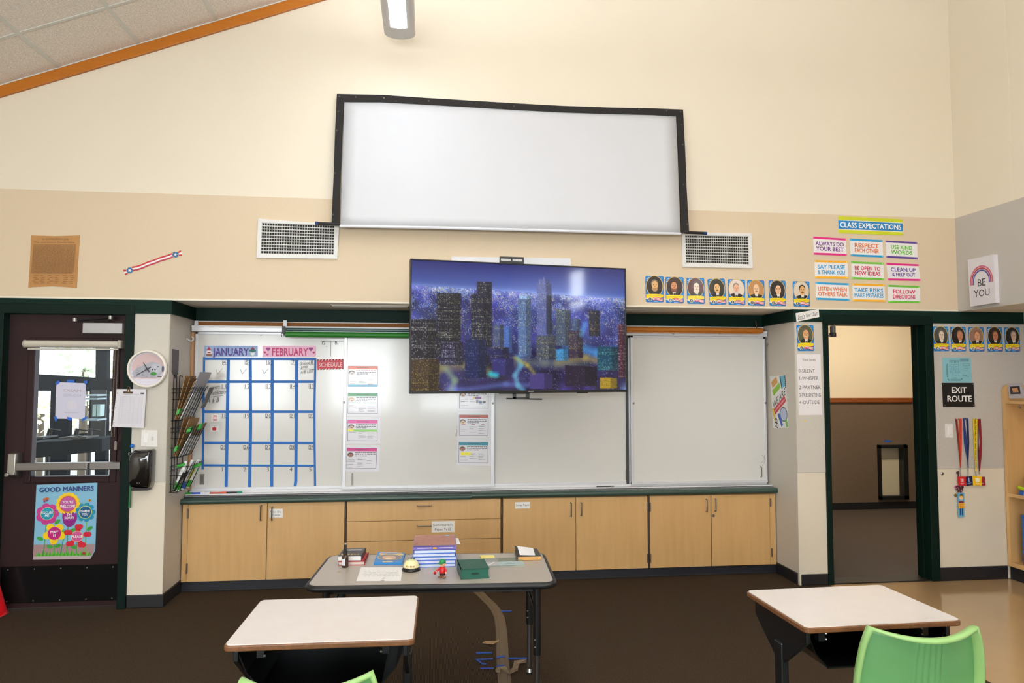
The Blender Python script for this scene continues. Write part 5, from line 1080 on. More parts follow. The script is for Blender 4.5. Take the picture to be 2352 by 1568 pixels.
pull(W1, 464, 1100, YB, flush=True); pull(W2, 809, 1100, YF); pull(W3, 1441, 1091, YB - .0, flush=True); pull(W4, 1747, 1083, YF)
for par, u, v, y in ((W2, 790, 924, YF - .006), (W2, 1132, 926, YF - .006), (W4, 1455, 926, YF - .006), (W4, 1758, 925, YF - .006)):
    c = onY(u, v, y); MB().lathe([(.008, 0), (.009, .006), (.004, .012)], c, 10, (0, -1, 0)).build('stop_knob', M_STEEL, par)
o = box('track_gap', mat('track_dark', (60, 60, 60), .5), xb[3] - .035, xb[3] - .012, YB - .012, YB, ZBB, ZBT, W3)
# tray and tracks
tr_ = thing('marker_tray', 'long white aluminium marker tray along the foot of the whiteboards', 'tray', (.5, .44, .716))
box('tray', mat('tray_white', (222, 220, 220), .35), -1.86, XR - .012, .40, RB - .03, .716, .726, tr_, bevel=.002); box('back_rail', mat('tray_white'), -1.86, XR - .012, .495, .51, .726, .745, tr_); box('front_lip', mat('tray_white'), -1.86, XR - .012, .40, .404, .716, .733, tr_)
hd = thing('board_header', 'white aluminium header rail with a cork strip above the whiteboards', 'rail', (.5, .47, 2.0))
box('header_rail', M_WBF, XL + .012, XR - .012, .44, RB - .016, ZBT, 2.052, hd, bevel=.002); box('rail_lip', mat('lip_white', (236, 234, 234), .4), XL + .012, XR - .012, .435, .442, 2.036, 2.052, hd, bevel=.001)
box('map_rail', mat('rail_white', (238, 236, 236), .4), XL + .014, XR - .02, .498, RB - .016, 2.05, 2.093, hd, bevel=.001); box('cork_strip', mat('cork', (160, 104, 54), .85, var=((90, 90, 90), .5, (132, 80, 36), 3)), XL + .04, .82, .494, .499, 2.057, 2.087, hd); box('cork_strip', mat('cork_faded', (206, 178, 158), .85, var=((60, 60, 60), .5, (190, 158, 138), 3)), .82, XR - .03, .494, .499, 2.057, 2.087, hd)
box('end_clip', mat('rail_white'), XL + .02, XL + .045, .486, .5, 2.05, 2.093, hd)
struct(box('trim_8', mat('post_wood', (182, 132, 82), .5), XL + .004, XL + .022, .47, RB, .76, 2.0))
# wooden map roller on the right
a, b_ = onY(1400, 752, .44), onY(1753, 758.5, .44); wr2 = thing('map_roller', 'orange wooden map roller fixed under the green band on the right of the television', 'roller', (1.9, .44, a.z - .02))
MB().cyl((1.2, .412, 2.055), (XR - .07, .412, 2.055), .022, 16).build('dowel', mat('roller_wood', (204, 126, 40), .4, var=((2, 40, 40), .7, (182, 104, 26), 3)), wr2); box('slat', mat('roller_wood'), 1.2, XR - .09, .40, .42, 2.027, 2.035, wr2); MB().cyl((XR - .07, .412, 2.055), (XR - .05, .412, 2.055), .007, 8).build('pin', M_STEEL, wr2)
MB().tube([(XR - .12, .412, 2.077), (XR - .12, .42, 2.11), (XR - .12, .43, 2.14)], .004, 6).build('hanger', mat('hanger_bronze', (110, 84, 60), .4, .6), wr2)
for i, (u, v) in enumerate(((1546, 764), (1652, 763))):
    c = onY(u, v, .43); o = MB().tube([c + Vector((-.011, 0, .016)), c + Vector((-.011, -.006, -.004)), c + Vector((0, -.008, -.014)), c + Vector((.011, -.006, -.004)), c + Vector((.011, 0, .016))], .0025, 6).build('wire_hook', M_STEEL if i == 0 else M_BLACK); tag(o, ['thin round wire hook on the header rail over the right whiteboard', 'small black hook on the header rail over the right whiteboard'][i], 'hook')
q = qY([(1527, 749), (1563, 750), (1563, 755), (1527, 754)], .49); o = sheet('paper_strip', 'blank white paper strip tucked in the rail above the right whiteboard', 'paper strip', q, m=mat('strip_white', (222, 214, 210), .7))
# green roll-down map
gm_ = thing('roll_map', 'green rolled map in a teal case hanging from the rail left of the television', 'map roll', (.0, .43, 1.99)); ga, gb = onY(657, 772, .42), onY(942, 777, .42)
MB().cyl((ga.x, .405, 1.985), (.9, .405, 1.985), .0225, 20).build('roll', mat('map_green', (38, 128, 34), .4), gm_); MB().cyl((ga.x - .012, .405, 1.985), (ga.x, .405, 1.985), .009, 8).build('axle', M_STEEL, gm_)
box('case', mat('case_teal', (28, 74, 66), .35), ga.x - .0, .9, .40, .428, 2.012, 2.038, gm_, bevel=.008, seg=3)
box('bracket', M_BLACK, ga.x - .028, ga.x - .006, .395, .434, 1.99, 2.05, gm_, bevel=.002); box('hanger_clip', mat('rail_white'), ga.x - .026, ga.x + .002, .432, .437, 2.04, 2.10, gm_); MB().tube([(ga.x - .03, .41, 1.965), (ga.x - .034, .40, 1.99), (ga.x - .016, .40, 2.0), (ga.x - .014, .42, 1.97)], .003, 6).build('hook', M_BLACK, gm_)

# tape calendar
Z3 = lambda pts: zoomed(pts, 370, 680, 3.267); YS = YB - .0006
tg = thing('tape_calendar', 'blue painter tape grid laid out as a calendar on the leftmost whiteboard', 'tape grid', onY(595, 1120, YS))
def tstrip(pts, w, horiz):
    mb_ = MB(); P_ = [onY(*z, YS) for z in Z3(pts)]; d = Vector((0, 0, w / 2)) if horiz else Vector((w / 2, 0, 0))
    for a, b in zip(P_[:-1], P_[1:]): q_ = [a - d, b - d, b + d, a + d]; mb_.hexa(q_, [x + Vector((0, -.0012 if horiz else -.0018, 0)) for x in q_])
    mb_.build('tape_strip', mat('tape_calendar_blue', (12, 100, 180), .55), tg)
for pts, w in (([(323, 456), (312, 1300)], .0165), ([(505, 462), (488, 1430)], .024), ([(669, 462), (672, 970), (664, 1440)], .024), ([(834, 460), (834, 900), (830, 1440)], .024), ([(1018, 462), (1011, 1385), (1003, 1442)], .024), ([(1158, 465), (1151, 820), (1152, 1100), (1156, 1440)], .017)): tstrip(pts, w, False)
for pts, w in (([(318, 469), (800, 470), (1160, 471)], .021), ([(325, 641), (1155, 641)], .021), ([(320, 867), (1155, 867)], .021), ([(325, 1100), (1150, 1102)], .021), ([(318, 1269), (1162, 1273)], .0165)): tstrip(pts, w, True)
# handwriting on the board (a part of the board)
wq = qY([(456, 765), (789, 765), (789, 1122), (452, 1122)], YB); p = PR(wq, .0008)
def U3(X, Y): z = Z3([(X, Y)])[0]; return (z[0] - 455) / 334, (z[1] - 765) / 357
cols_ = [(455, 475), (640, 645), (805, 805), (985, 975), (1130, 1120)]
rows_ = [(497, (4, 5, 6, 7, 8)), (678, (11, 12, 13, 14, 15)), (900, (18, 19, 20, 21, 22)), (1135, (25, 26, 27, 28, 29))]
ink = (84, 80, 78)
for v, ns in rows_:
    for k, n in enumerate(ns):
        X = [472, 640, 802, 985, 1128][k]; u_, v_ = U3(X, v); p.text(str(n), u_, v_, .026, ink); u0_, v0_ = U3(X - 16 - (6 if n > 9 else 0), v - 14); u1_, v1_ = U3(X + 18, v + 18); p.line([(u0_, v0_), (u0_, v1_), (u1_, v1_)], .003, ink)
for k, X in enumerate([462, 627, 800, 972, 1117]): u_, v_ = U3(X, 1300); p.text(str(k + 1), u_, v_, .026, ink)
for X in (430, 612, 775): a_ = [U3(X - 22, 552), U3(X - 8, 585), U3(X + 26, 545)]; p.line(a_, .0035, (140, 136, 134))
for t_, X, Y, h_, w_ in (('Science', 1074, 508, .022, .066), ('prep', 1070, 533, .020, .048), ('A/B LIST', 1090, 572, .020, .092), ('Roomers', 390, 690, .026, .089), ('Notification', 428, 730, .026, .115), ('A & B', 388, 790, .030, .082)):
    u_, v_ = U3(X, Y); p.text(t_, u_, v_, h_, (56, 52, 52), w=w_, shear=.15, slope=-.08, jit=.06)
p.line([U3(1035, 549), U3(1142, 549)], .0035, ink); p.line([U3(388, 758), U3(465, 748)], .003, ink); p.line([U3(1192, 338), U3(1370, 338)], .003, ink); p.line([U3(1272, 338), U3(1271, 455)], .003, (120, 116, 114))
u_, v_ = U3(1215, 352); p.text('G', u_, v_, .022, ink); u_, v_ = U3(1312, 352); p.text('B', u_, v_, .022, ink); p.line([U3(1200, 362), U3(1225, 364)], .003, ink); p.line([U3(1235, 378), U3(1245, 378)], .003, ink); p.line([U3(738, 298), U3(750, 287)], .004, ink)
p.build(W1, 'marker_writing')['kind'] = 'stuff'
def stickerpx(pts, y): return qY(Z3(pts), y)
q = stickerpx([(323, 372), (725, 372), (725, 452), (325, 455)], YS); o = sheet('month_strip', 'blue JANUARY strip with winter animals above the tape calendar', 'month strip', q, m=mat('january_blue', (150, 172, 214), .45)); p = PR(q, .002)
for k in range(10): p.ell(.1 * k + .05, .2 + .6 * ((k * 7) % 10) / 10, .02, .06, (190, 206, 232), 8)
p.ell(.09, .66, .055, .30, (222, 206, 200)); p.ell(.09, .55, .045, .17, (240, 232, 228)); p.poly([(.045, .42), (.09, .08), (.135, .42)], (190, 50, 66)); p.rect(.06, .56, .12, .66, (170, 40, 56)); p.poly([(.03, .75), (.15, .75), (.13, .92), (.05, .92)], (150, 96, 70))
p.ell(.905, .72, .04, .22, (236, 238, 240)); p.ell(.905, .45, .045, .18, (70, 92, 120)); p.poly([(.84, .55), (.97, .55), (.97, .42), (.84, .42)], (46, 120, 110)); p.poly([(.87, .32), (.905, .1), (.95, .32)], (150, 50, 80)); p.line([(.89, .9), (.89, 1)], .003, (60, 60, 70)); p.line([(.92, .9), (.92, 1)], .003, (60, 60, 70))
p.text('JANUARY', .5, .55, .68, (88, 66, 150), w=.66, bold=1); p.build(o, 'print')
q = stickerpx([(762, 372), (1162, 372), (1162, 455), (762, 457)], YS); o = sheet('month_strip', 'pink FEBRUARY strip with hearts above the tape calendar', 'month strip', q, m=mat('february_pink', (242, 188, 214), .45)); p = PR(q, .002)
def heart(u, v, s_, c): p.circ(u - s_ * .45 / p.w, v, s_ * .55, c, 12); p.circ(u + s_ * .45 / p.w, v, s_ * .55, c, 12); p.poly([(u - s_ * .95 / p.w, v + s_ * .2 / p.h), (u + s_ * .95 / p.w, v + s_ * .2 / p.h), (u, v + s_ * 1.3 / p.h)], c)
heart(.105, .25, .017, (176, 76, 150)); heart(.045, .55, .011, (206, 70, 100)); heart(.09, .75, .011, (212, 110, 170)); heart(.905, .25, .018, (160, 66, 140)); heart(.96, .58, .011, (206, 80, 120))
p.text('FEBRUARY', .51, .54, .68, (204, 66, 118), w=.68, bold=1); p.build(o, 'print')
q = stickerpx([(1170, 475), (1368, 470), (1368, 548), (1174, 553)], YS); o = sheet('schedule_strip', 'red SCHEDULE strip with black and white striped edges on the leftmost whiteboard', 'sign', q, m=mat('schedule_red', (204, 40, 56), .45)); p = PR(q, .002)
for k in range(17):
    for v in (0, .88): p.poly([(k / 17, v + .12), (k / 17 + .03, v + .12), (k / 17 + .06, v), (k / 17 + .03, v)], (36, 34, 36) if k % 2 == 0 else (236, 230, 228))
p.text('SCHEDULE', .51, .52, .42, (246, 232, 232), w=.9, bold=0); p.build(o, 'print')
q = stickerpx([(378, 888), (430, 886), (437, 942), (376, 944)], YS); o = sheet('sticker', 'small white sticker with red writing in the calendar box for day 18', 'sticker', q); p = PR(q, .002)
for k in range(5): p.rect(.2, .1 + k * .17, .75 + .05 * (k % 2), .18 + k * .17, (214, 110, 120))
p.build(o, 'print')
q = stickerpx([(370, 962), (437, 960), (437, 1014), (372, 1016)], YS); o = sheet('sticker', 'small white No School sticker with a red apple in the calendar box for day 18', 'sticker', q); p = PR(q, .002)
p.text('NO SCHOOL', .5, .14, .14, (110, 120, 170), w=.8); p.ell(.34, .64, .15, .24, (196, 34, 44)); p.ell(.52, .64, .15, .24, (196, 34, 44)); p.poly([(.42, .42), (.46, .42), (.5, .26), (.47, .25)], (80, 60, 30)); p.build(o, 'print')

# practice sheets
M_LAM = mat('laminated_white', (228, 225, 230), .2, coat=.12)
def practice(px, label, head, hair, skin, bars, seed, ybd=YF - .0006, col=(70, 70, 76)):
    q = qY(px, ybd); o = sheet('practice_sheet', label, 'sheet', q, m=M_LAM, group='math practice sheets'); p = PR(q, .002); rr = random.Random(seed)
    u0, v0, u1, v1 = .055, .11, .90, .88
    p.line([(u0, v0), (u1, v0), (u1, v1), (u0, v1), (u0, v0)], .003, (70, 66, 90)); p.rect(u0, v0, u1, v0 + .12, head); p.rect(u0 + .25, v0 + .05, u1 - .25, v0 + .075, tuple(int(c * .55) for c in head))
    p.ell(u0 + .10, .36, .085, .085, hair, 16); p.ell(u0 + .105, .385, .07, .065, skin, 14); p.ell(u0 + .11, .40, .03, .012, (60, 44, 40), 8)
    for k in range(3):
        u = .29
        while u < (.84 if k < 2 else .6): l = rr.uniform(.03, .08); p.rect(u, .27 + k * .06, u + l, .295 + k * .06, (60, 58, 66)); u += l + .014
    for (a, b, c_, d, cc) in bars: p.rect(a, b, c_, d, cc)
    for k in range(16):
        u, v = rr.choice((.09, .36, .62)), rr.uniform(.52, .83); p.rect(u, v, u + rr.uniform(.1, .22), v + .011, rr.choice((col, (150, 148, 156), (150, 148, 156))))
    p.build(o, 'print', print_mat('laminated_print', .3, .1))
Z4 = lambda pts: zoomed(pts, 780, 820, 5.808); Z5 = lambda pts: zoomed(pts, 1030, 890, 7.84)
practice(Z4([(90, 78), (555, 82), (552, 435), (90, 435)]), 'laminated practice sheet with an orange header, topmost of the four at the left', (226, 96, 54), (56, 46, 46), (226, 210, 206), [(.055, .80, .90, .88, (90, 180, 214))], 1, col=(190, 150, 150))
practice(Z4([(90, 439), (553, 441), (552, 794), (82, 790)]), 'laminated practice sheet with a green header', (34, 146, 76), (206, 180, 120), (238, 216, 210), [(.07, .47, .4, .485, (70, 170, 110)), (.5, .47, .86, .485, (70, 170, 110))], 2)
practice(Z4([(85, 798), (553, 801), (548, 1159), (80, 1155)]), 'laminated practice sheet with a pink header and yellow and green bars', (226, 70, 160), (50, 40, 36), (214, 176, 150), [(.055, .46, .22, .54, (240, 230, 50)), (.22, .46, .90, .54, (140, 206, 90))], 3)
practice(Z4([(75, 1170), (545, 1175), (530, 1525), (68, 1530)]), 'laminated practice sheet with a magenta header, lowest of the four at the left', (196, 20, 124), (60, 36, 26), (150, 96, 66), [], 4)
practice(Z5([(165, -50), (780, -50), (778, 430), (165, 428)]), 'laminated practice sheet with coloured shapes half hidden behind the television', (206, 80, 40), (40, 40, 40), (210, 180, 160), [(.46, .44, .52, .53, (230, 220, 40)), (.52, .44, .69, .53, (130, 60, 150)), (.54, .56, .61, .69, (150, 150, 146)), (.63, .6, .71, .70, (40, 104, 170)), (.74, .6, .82, .69, (70, 62, 50))], 5)
practice(Z5([(162, 436), (778, 440), (775, 918), (160, 917)]), 'laminated practice sheet with a rust-brown header below the television', (186, 76, 44), (40, 34, 30), (226, 196, 160), [(.12, .45, .24, .475, (170, 70, 80)), (.40, .45, .52, .475, (170, 70, 80)), (.69, .45, .79, .475, (170, 70, 80))], 6, col=(60, 130, 110))
practice(Z5([(158, 926), (775, 930), (770, 1410), (150, 1405)]), 'laminated practice sheet with a teal header and a yellow box below the television', (20, 138, 156), (100, 52, 36), (170, 104, 80), [(.11, .49, .41, .60, (240, 232, 40))], 7)
p = PR(qY([(792, 780), (1135, 780), (1135, 1115), (792, 1115)], YF), .0008)
for pts in ([(1046, 985), (1049, 990), (1046, 998), (1050, 1003)], [(1048, 980), (1050, 985)], [(1045, 1003), (1048, 992)], [(1060, 1117), (1087, 1117), (1089, 1113)]): p.line([((u - 792) / 343, (v - 780) / 335) for u, v in pts], .003, (90, 88, 92))
p.build(W2, 'marker_writing')['kind'] = 'stuff'
p = PR(qY([(1450, 780), (1760, 780), (1760, 1105), (1450, 1105)], YF), .0008)
for pts in ([(1750, 1045), (1754, 1050), (1752, 1060), (1747, 1064)], [(1755, 1044), (1756, 1060), (1750, 1070)], [(1555, 1103), (1556, 1108)]): p.line([((u - 1450) / 310, (v - 780) / 325) for u, v in pts], .003, (130, 128, 128))
p.build(W4, 'marker_writing')['kind'] = 'stuff'

# markers lying on the tray
for i, (u0, u1, c_, cap, lab) in enumerate(((424, 441, (36, 150, 50), (36, 150, 50), 'green marker at the far left of the marker tray'), (441, 470, (40, 70, 190), (226, 226, 236), 'blue marker on the marker tray'), (470, 482, (232, 232, 234), (232, 232, 234), 'white marker stub on the marker tray'), (482, 520, (206, 92, 80), (220, 80, 40), 'long pink and red pen on the marker tray'), (519, 556, (26, 24, 24), (20, 130, 96), 'black marker with a green end on the marker tray'))):
    y = .43 - .004 * (i % 2); z = .735; a, b = onY(u0, 1132, y).x, onY(u1, 1132, y).x; t = thing('marker', lab, 'marker', ((a + b) / 2, y, z - .009), group='markers on the tray')
    f = .7; MB().cyl((a, y, z), (a + (b - a) * f, y, z), .0085, 10).build('barrel', mat('tm_%d' % i, c_, .4), t); MB().cyl((a + (b - a) * f, y, z), (b, y, z), .0095, 10).build('cap', mat('tmc_%d' % i, cap, .4), t)
q = thing('pen', 'thin dark pen on the tray under the third whiteboard', 'pen', onY(1390, 1122, .43)); MB().cyl((onY(1370, 1122, .43).x, .43, .737), (onY(1408, 1122, .43).x, .43, .737), .004, 8).build('barrel', M_BLACK, q); MB().cyl((onY(1404, 1122, .43).x, .43, .737), (onY(1410, 1122, .43).x, .43, .737), .005, 8).build('cap', mat('pen_grey', (120, 118, 116), .4), q)

# ------------------------------------------------------------------ counter and base cabinets
M_CNT = mat('green_laminate', (56, 78, 68), .4, var=((90, 90, 90), .5, (46, 66, 57), 3))
jx = onY(1083, 1140, .33).x
for i, (a, b, dz) in enumerate(((XL + .002, jx, -.006), (jx, XR - .002, .003))):
    t = thing('countertop', ['dark green laminate countertop over the left cabinets and drawers', 'dark green laminate countertop over the right-hand cabinets'][i], 'countertop', ((a + b) / 2, .43, .67 + dz), group='countertops')
    box('slab', M_CNT, a, b, .335, RB, .674 + dz, .712 + dz, t, bevel=.004); MB().cyl((a, .335, .692 + dz), (b, .335, .692 + dz), .0205, 16).build('nosing', M_CNT, t); box('rear_strip', M_BLACK, a, b, .398, .402, .712 + dz, .7155, t)
CF, CB0, CB1 = .352, .076, .664
M_HND = mat('satin_bronze_handle', (128, 116, 104), .35, .8); M_CAB = mat('cabinet_carcass', (196, 158, 110), .5); M_GAP = mat('cabinet_gap', (70, 48, 30), .7)
def X_(u, v=1230): return onY(u, v, CF).x
def cab(label, x0, x1, group='base cabinets under the whiteboards'):
    t = thing('cabinet', label, 'cabinet', ((x0 + x1) / 2, .45, CB0), group=group); box('carcass', M_CAB, x0, x1, CF + .02, RB - .03, CB0, CB1, t); return t
def door(t, u0, u1, handle=None, hinges=(), lock=None, lx0=None, lx1=None):
    x0, x1 = (X_(u0) if lx0 is None else lx0) + .0018, (X_(u1) if lx1 is None else lx1) - .0018
    d = box('door', M_OAK, x0, x1, CF, CF + .019, CB0, CB1 - .002, t, bevel=.0012)
    if handle:
        u, v0, v1 = handle; a, b = onY(u, v0, CF - .02), onY(u, v1, CF - .02); MB().tube([(a.x, CF, a.z), (a.x, CF - .024, a.z), (a.x, CF - .026, (a.z + b.z) / 2), (a.x, CF - .024, b.z), (a.x, CF, b.z)], .0052, 8).build('handle', M_HND, d)
    for u, v0, v1 in hinges:
        a, b = onY(u, v0, CF - .004), onY(u, v1, CF - .004); MB().cyl((a.x, CF - .003, b.z), (a.x, CF - .003, a.z), .0065, 10).build('hinge', M_HND, d)
    if lock: c = onY(lock[0], lock[1], CF - .003); MB().cyl((c.x, CF - .006, c.z), (c.x, CF + .002, c.z), .012, 16).build('lock', M_STEEL, d)
    return d
c1 = cab('leftmost oak cabinet with two doors and a Rainy Day Games tag', XL + .012, X_(791)); box('filler', M_OAK, XL + .012, X_(430), CF, CF + .02, CB0, CB1 - .002, c1)
door(c1, 430, 612.5, (599, 1162, 1195), ((431.5, 1168, 1190), (429, 1294, 1317))); door(c1, 613.5, 791, (624.5, 1165, 1195), ((793.5, 1167, 1188),))
c2_ = cab('oak cabinet of wide drawers behind the table', X_(796), X_(1150)); zd = [onY(960, 1194.5, CF).z, onY(960, 1240, CF).z, onY(960, 1286, CF).z]; box('divider', M_GAP, X_(791), X_(796), CF + .008, CF + .03, CB0, CB1, c2_)
tops = [CB1 - .002] + [z - .002 for z in zd]; bots = [z + .002 for z in zd] + [CB0]
for k in range(4):
    d = box('drawer', M_OAK, X_(796.5), X_(1149.5), CF, CF + .019, bots[k], tops[k], c2_, bevel=.0012)
    if k < 2:
        v = (1162, 1208)[k]; a, b = onY(958.5, v, CF - .02), onY(990.5, v, CF - .02); MB().tube([(a.x, CF, a.z), (a.x, CF - .024, a.z), (b.x, CF - .024, a.z), (b.x, CF, a.z)], .0048, 8).build('handle', M_HND, d)
c3 = cab('oak cabinet with two doors and a Scrap Paper tag right of the drawers', X_(1155), X_(1488)); box('divider', M_GAP, X_(1150), X_(1155), CF + .008, CF + .03, CB0, CB1, c3)
door(c3, 1155, 1322, (1312, 1155, 1186), ((1152.5, 1163, 1182),)); door(c3, 1323, 1488, (1335.5, 1155, 1184), ((1487.3, 1154, 1174), (1487.8, 1272, 1292)))
c4 = cab('rightmost oak cabinet with two doors and a round lock', X_(1493), XR - .012); box('divider', M_GAP, X_(1488), X_(1493), CF + .008, CF + .03, CB0, CB1, c4); box('filler', M_OAK, X_(1769), XR - .012, CF, CF + .02, CB0, CB1 - .002, c4)
door(c4, 1493, 1633.5, (1624, 1147, 1176), ((1493.6, 1154, 1174), (1494, 1272, 1292))); door(c4, 1634.5, 1769, (1644, 1146, 1174), ((1770, 1144, 1163), (1773, 1259, 1278)), (1638.5, 1184))
def tagc(px, label, lines, h):
    q = qY(px, CF - .001); o = sheet('label_tag', label, 'label', q, m=PAPER); p = PR(q, .002)
    for t_, u, v, w_ in lines: p.text(t_, u, v, h, (50, 48, 50), w=w_)
    p.build(o)
tagc([(619, 1168), (649.5, 1168), (649.5, 1188), (619, 1188)], 'white Rainy Day Games tag behind a handle on the left cabinet', [('Rainy Day', .5, .34, .88), ('Games', .52, .70, .6)], .2)
tagc([(991.5, 1197), (1044, 1196), (1044, 1221.5), (991.5, 1222.5)], 'white Construction Paper 9x12 tag on the second drawer', [('Construction', .48, .32, .86), ('Paper 9x12', .49, .72, .72)], .22)
tagc([(1183, 1153), (1217, 1152), (1217, 1167), (1183, 1168)], 'white Scrap Paper tag on a door right of the drawers', [('Scrap Paper', .52, .45, .94)], .3)

# ------------------------------------------------------------------ folding table and what lies on it
TZ = .64; TX, TY, TA = .045, -1.635, -.058
tb = thing('activity_table', 'grey laminate table with black edge standing in front of the cabinets', 'table', (TX, TY, 0), TA); TW, TD = 1.19, .60
def rrect(w, d, r, n=6):
    out = []
    for cx_, cy_, a0 in ((w / 2 - r, d / 2 - r, 0), (-w / 2 + r, d / 2 - r, math.pi / 2), (-w / 2 + r, -d / 2 + r, math.pi), (w / 2 - r, -d / 2 + r, 1.5 * math.pi)):
        out += [(cx_ + r * math.cos(a0 + k * math.pi / 2 / n), cy_ + r * math.sin(a0 + k * math.pi / 2 / n)) for k in range(n + 1)]
    return out
pr_ = rrect(TW - .01, TD - .01, .05)
MB().prism([(x, y, TZ - .028) for x, y in pr_], [(x, y, TZ) for x, y in pr_]).build('table_top', mat('table_grey_laminate', (176, 166, 154), .3, var=((300, 300, 300), .4, (164, 154, 142), 3)), tb, local=True)
pr2 = rrect(TW, TD, .055)
mb_ = MB(); MB.tube(mb_, [(x, y, TZ - .0155) for x, y in pr2], .0155, 10, closed=True); mb_.build('edge_band', mat('black_vinyl_edge', (24, 23, 24), .45, bump=((200, 200, 200), .2, .002)), tb, local=True, smooth=True)
MB().box(-.5, .5, -.2, .2, TZ - .07, TZ - .03).build('apron', M_BLACK, tb, local=True)
M_CHR = mat('chrome', (150, 152, 156), .28, 1.)
for sx in (-1, 1):
    for sy in (-1, 1):
        lx, ly_ = sx * .515, sy * .222
        lg = MB().cyl((lx, ly_, TZ - .03), (lx, ly_, .27), .0195, 16).build('leg', M_BLACK, tb, local=True); MB().cyl((lx, ly_, .27), (lx, ly_, .03), .0135, 14).build('leg_extension', M_CHR, lg, local=True); MB().lathe([(.0, 0), (.017, 0), (.019, .012), (.014, .03)], (lx, ly_, 0), 14).build('glide', M_CHR, lg, local=True)
        for z in (.31, .345): MB().ball((lx - .018 * sx * 0 - .012, ly_ - .017, z), .005, 8, 6).build('screw', M_CHR, lg, local=True)
    MB().tube([(sx * .515, -.2, .45), (sx * .5, 0, .5), (sx * .47, .18, TZ - .05)], .008, 8).build('brace', M_BLACK, tb, local=True)
def flat_on(px, z): return qZ(px, z)
ZT1 = lambda pts: zoomed(pts, 760, 1220, 7.84); ZT2 = lambda pts: zoomed(pts, 960, 1230, 7.84)
def bookbox(t, name, m, x0, x1, y0, y1, z0, z1, **k): return MB().box(x0, x1, y0, y1, z0, z1).build(name, m, t, local=True, **k)
def book(label, loc, rz, w, d, h, cover, page, spine='left', ct=.003, group=None, coverprint=None, overhang=.004, name='book'):
    """lying book, local x = width, y = depth, spine at left / front"""
    t = thing(name, label, 'book', loc, rz, group)
    bookbox(t, 'bottom_cover', cover, -w / 2, w / 2, -d / 2, d / 2, 0, ct); bookbox(t, 'top_cover', cover, -w / 2, w / 2, -d / 2, d / 2, h - ct, h)
    if spine == 'left': bookbox(t, 'spine', cover, -w / 2, -w / 2 + ct, -d / 2, d / 2, 0, h); bookbox(t, 'pages', page, -w / 2 + ct, w / 2 - overhang, -d / 2 + overhang, d / 2 - overhang, ct, h - ct)
    elif spine == 'right': bookbox(t, 'spine', cover, w / 2 - ct, w / 2, -d / 2, d / 2, 0, h); bookbox(t, 'pages', page, -w / 2 + overhang, w / 2 - ct, -d / 2 + overhang, d / 2 - overhang, ct, h - ct)
    else: bookbox(t, 'spine', cover, -w / 2, w / 2, -d / 2, -d / 2 + ct, 0, h); bookbox(t, 'pages', page, -w / 2 + overhang, w / 2 - overhang, -d / 2 + ct, d / 2 - overhang, ct, h - ct)
    return t
M_PAGE = mat('book_pages', (222, 216, 206), .8, var=((2, 2, 400), .6, (206, 198, 186), 2))
def tprint(t, x0, x1, y0, y1, z): # print lying on top of a thing in its local frame
    return PR([(x0, y1, z), (x1, y1, z), (x1, y0, z), (x0, y0, z)], .0006)
def lprint(p, t, name='cover_print', m=None): o = p.mb.build(name, m or PRINTG, t, local=True, colors=True, recalc=False); return o
# red hardback with black paperback on it
b1_ = book('red hardback lying under a black paperback at the left end of the table', (-.39, -1.44, TZ), -.03, .138, .195, .020, mat('cover_red', (172, 40, 46), .4), M_PAGE, 'right')
b2_ = book('thick black paperback with white page edges on top of the red hardback', (-.398, -1.438, TZ + .0205), -.05, .122, .178, .026, mat('cover_black', (44, 42, 42), .4), mat('pages_white', (232, 228, 222), .8), 'right', .002, overhang=.001)
p = tprint(b2_, -.06, .06, -.088, .088, .026); p.rect(.1, .12, .9, .36, (96, 94, 94)); p.rect(.3, .18, .85, .3, (176, 172, 168))
for k in range(6): p.rect(.08 + .14 * k, .74, .17 + .14 * k, .88, (190, 150, 70))
lprint(p, b2_)
# dropper bottle
c = onZ(792.5, 1302, TZ); bo = thing('dropper_bottle', 'small brown glass bottle with a black spray cap on the left of the table', 'bottle', (c.x, c.y, TZ))
M_AMB = mat('amber_glass', (52, 28, 12), .12, coat=.5)
MB().lathe([(.0, 0), (.0165, 0), (.0175, .003), (.0175, .05), (.015, .058), (.009, .064), (.009, .068)], (0, 0, 0), 24).build('glass_body', M_AMB, bo, local=True, smooth=True)
MB().lathe([(.012, .066), (.012, .083), (.0, .083)], (0, 0, 0), 20).build('collar', M_BLACK, bo, local=True); MB().lathe([(.008, .083), (.008, .112), (.006, .118), (.0, .118)], (0, 0, 0), 16).build('spray_cap', mat('cap_smoke', (44, 42, 44), .25), bo, local=True); MB().lathe([(.006, .116), (.0062, .123), (.0, .123)], (0, 0, 0), 14).build('nozzle', mat('nozzle_pale', (176, 172, 168), .4), bo, local=True)
lbm = MB(); n_ = 8
for k in range(n_): 
    a0, a1 = math.radians(215 + 60 * k / n_), math.radians(215 + 60 * (k + 1) / n_); lbm.add([(.0178 * math.cos(a0), .0178 * math.sin(a0), .012), (.0178 * math.cos(a1), .0178 * math.sin(a1), .012), (.0178 * math.cos(a1), .0178 * math.sin(a1), .046), (.0178 * math.cos(a0), .0178 * math.sin(a0), .046)], [(0, 1, 2, 3)])
lbm.build('label', mat('bottle_label', (214, 216, 224), .6), bo, local=True)
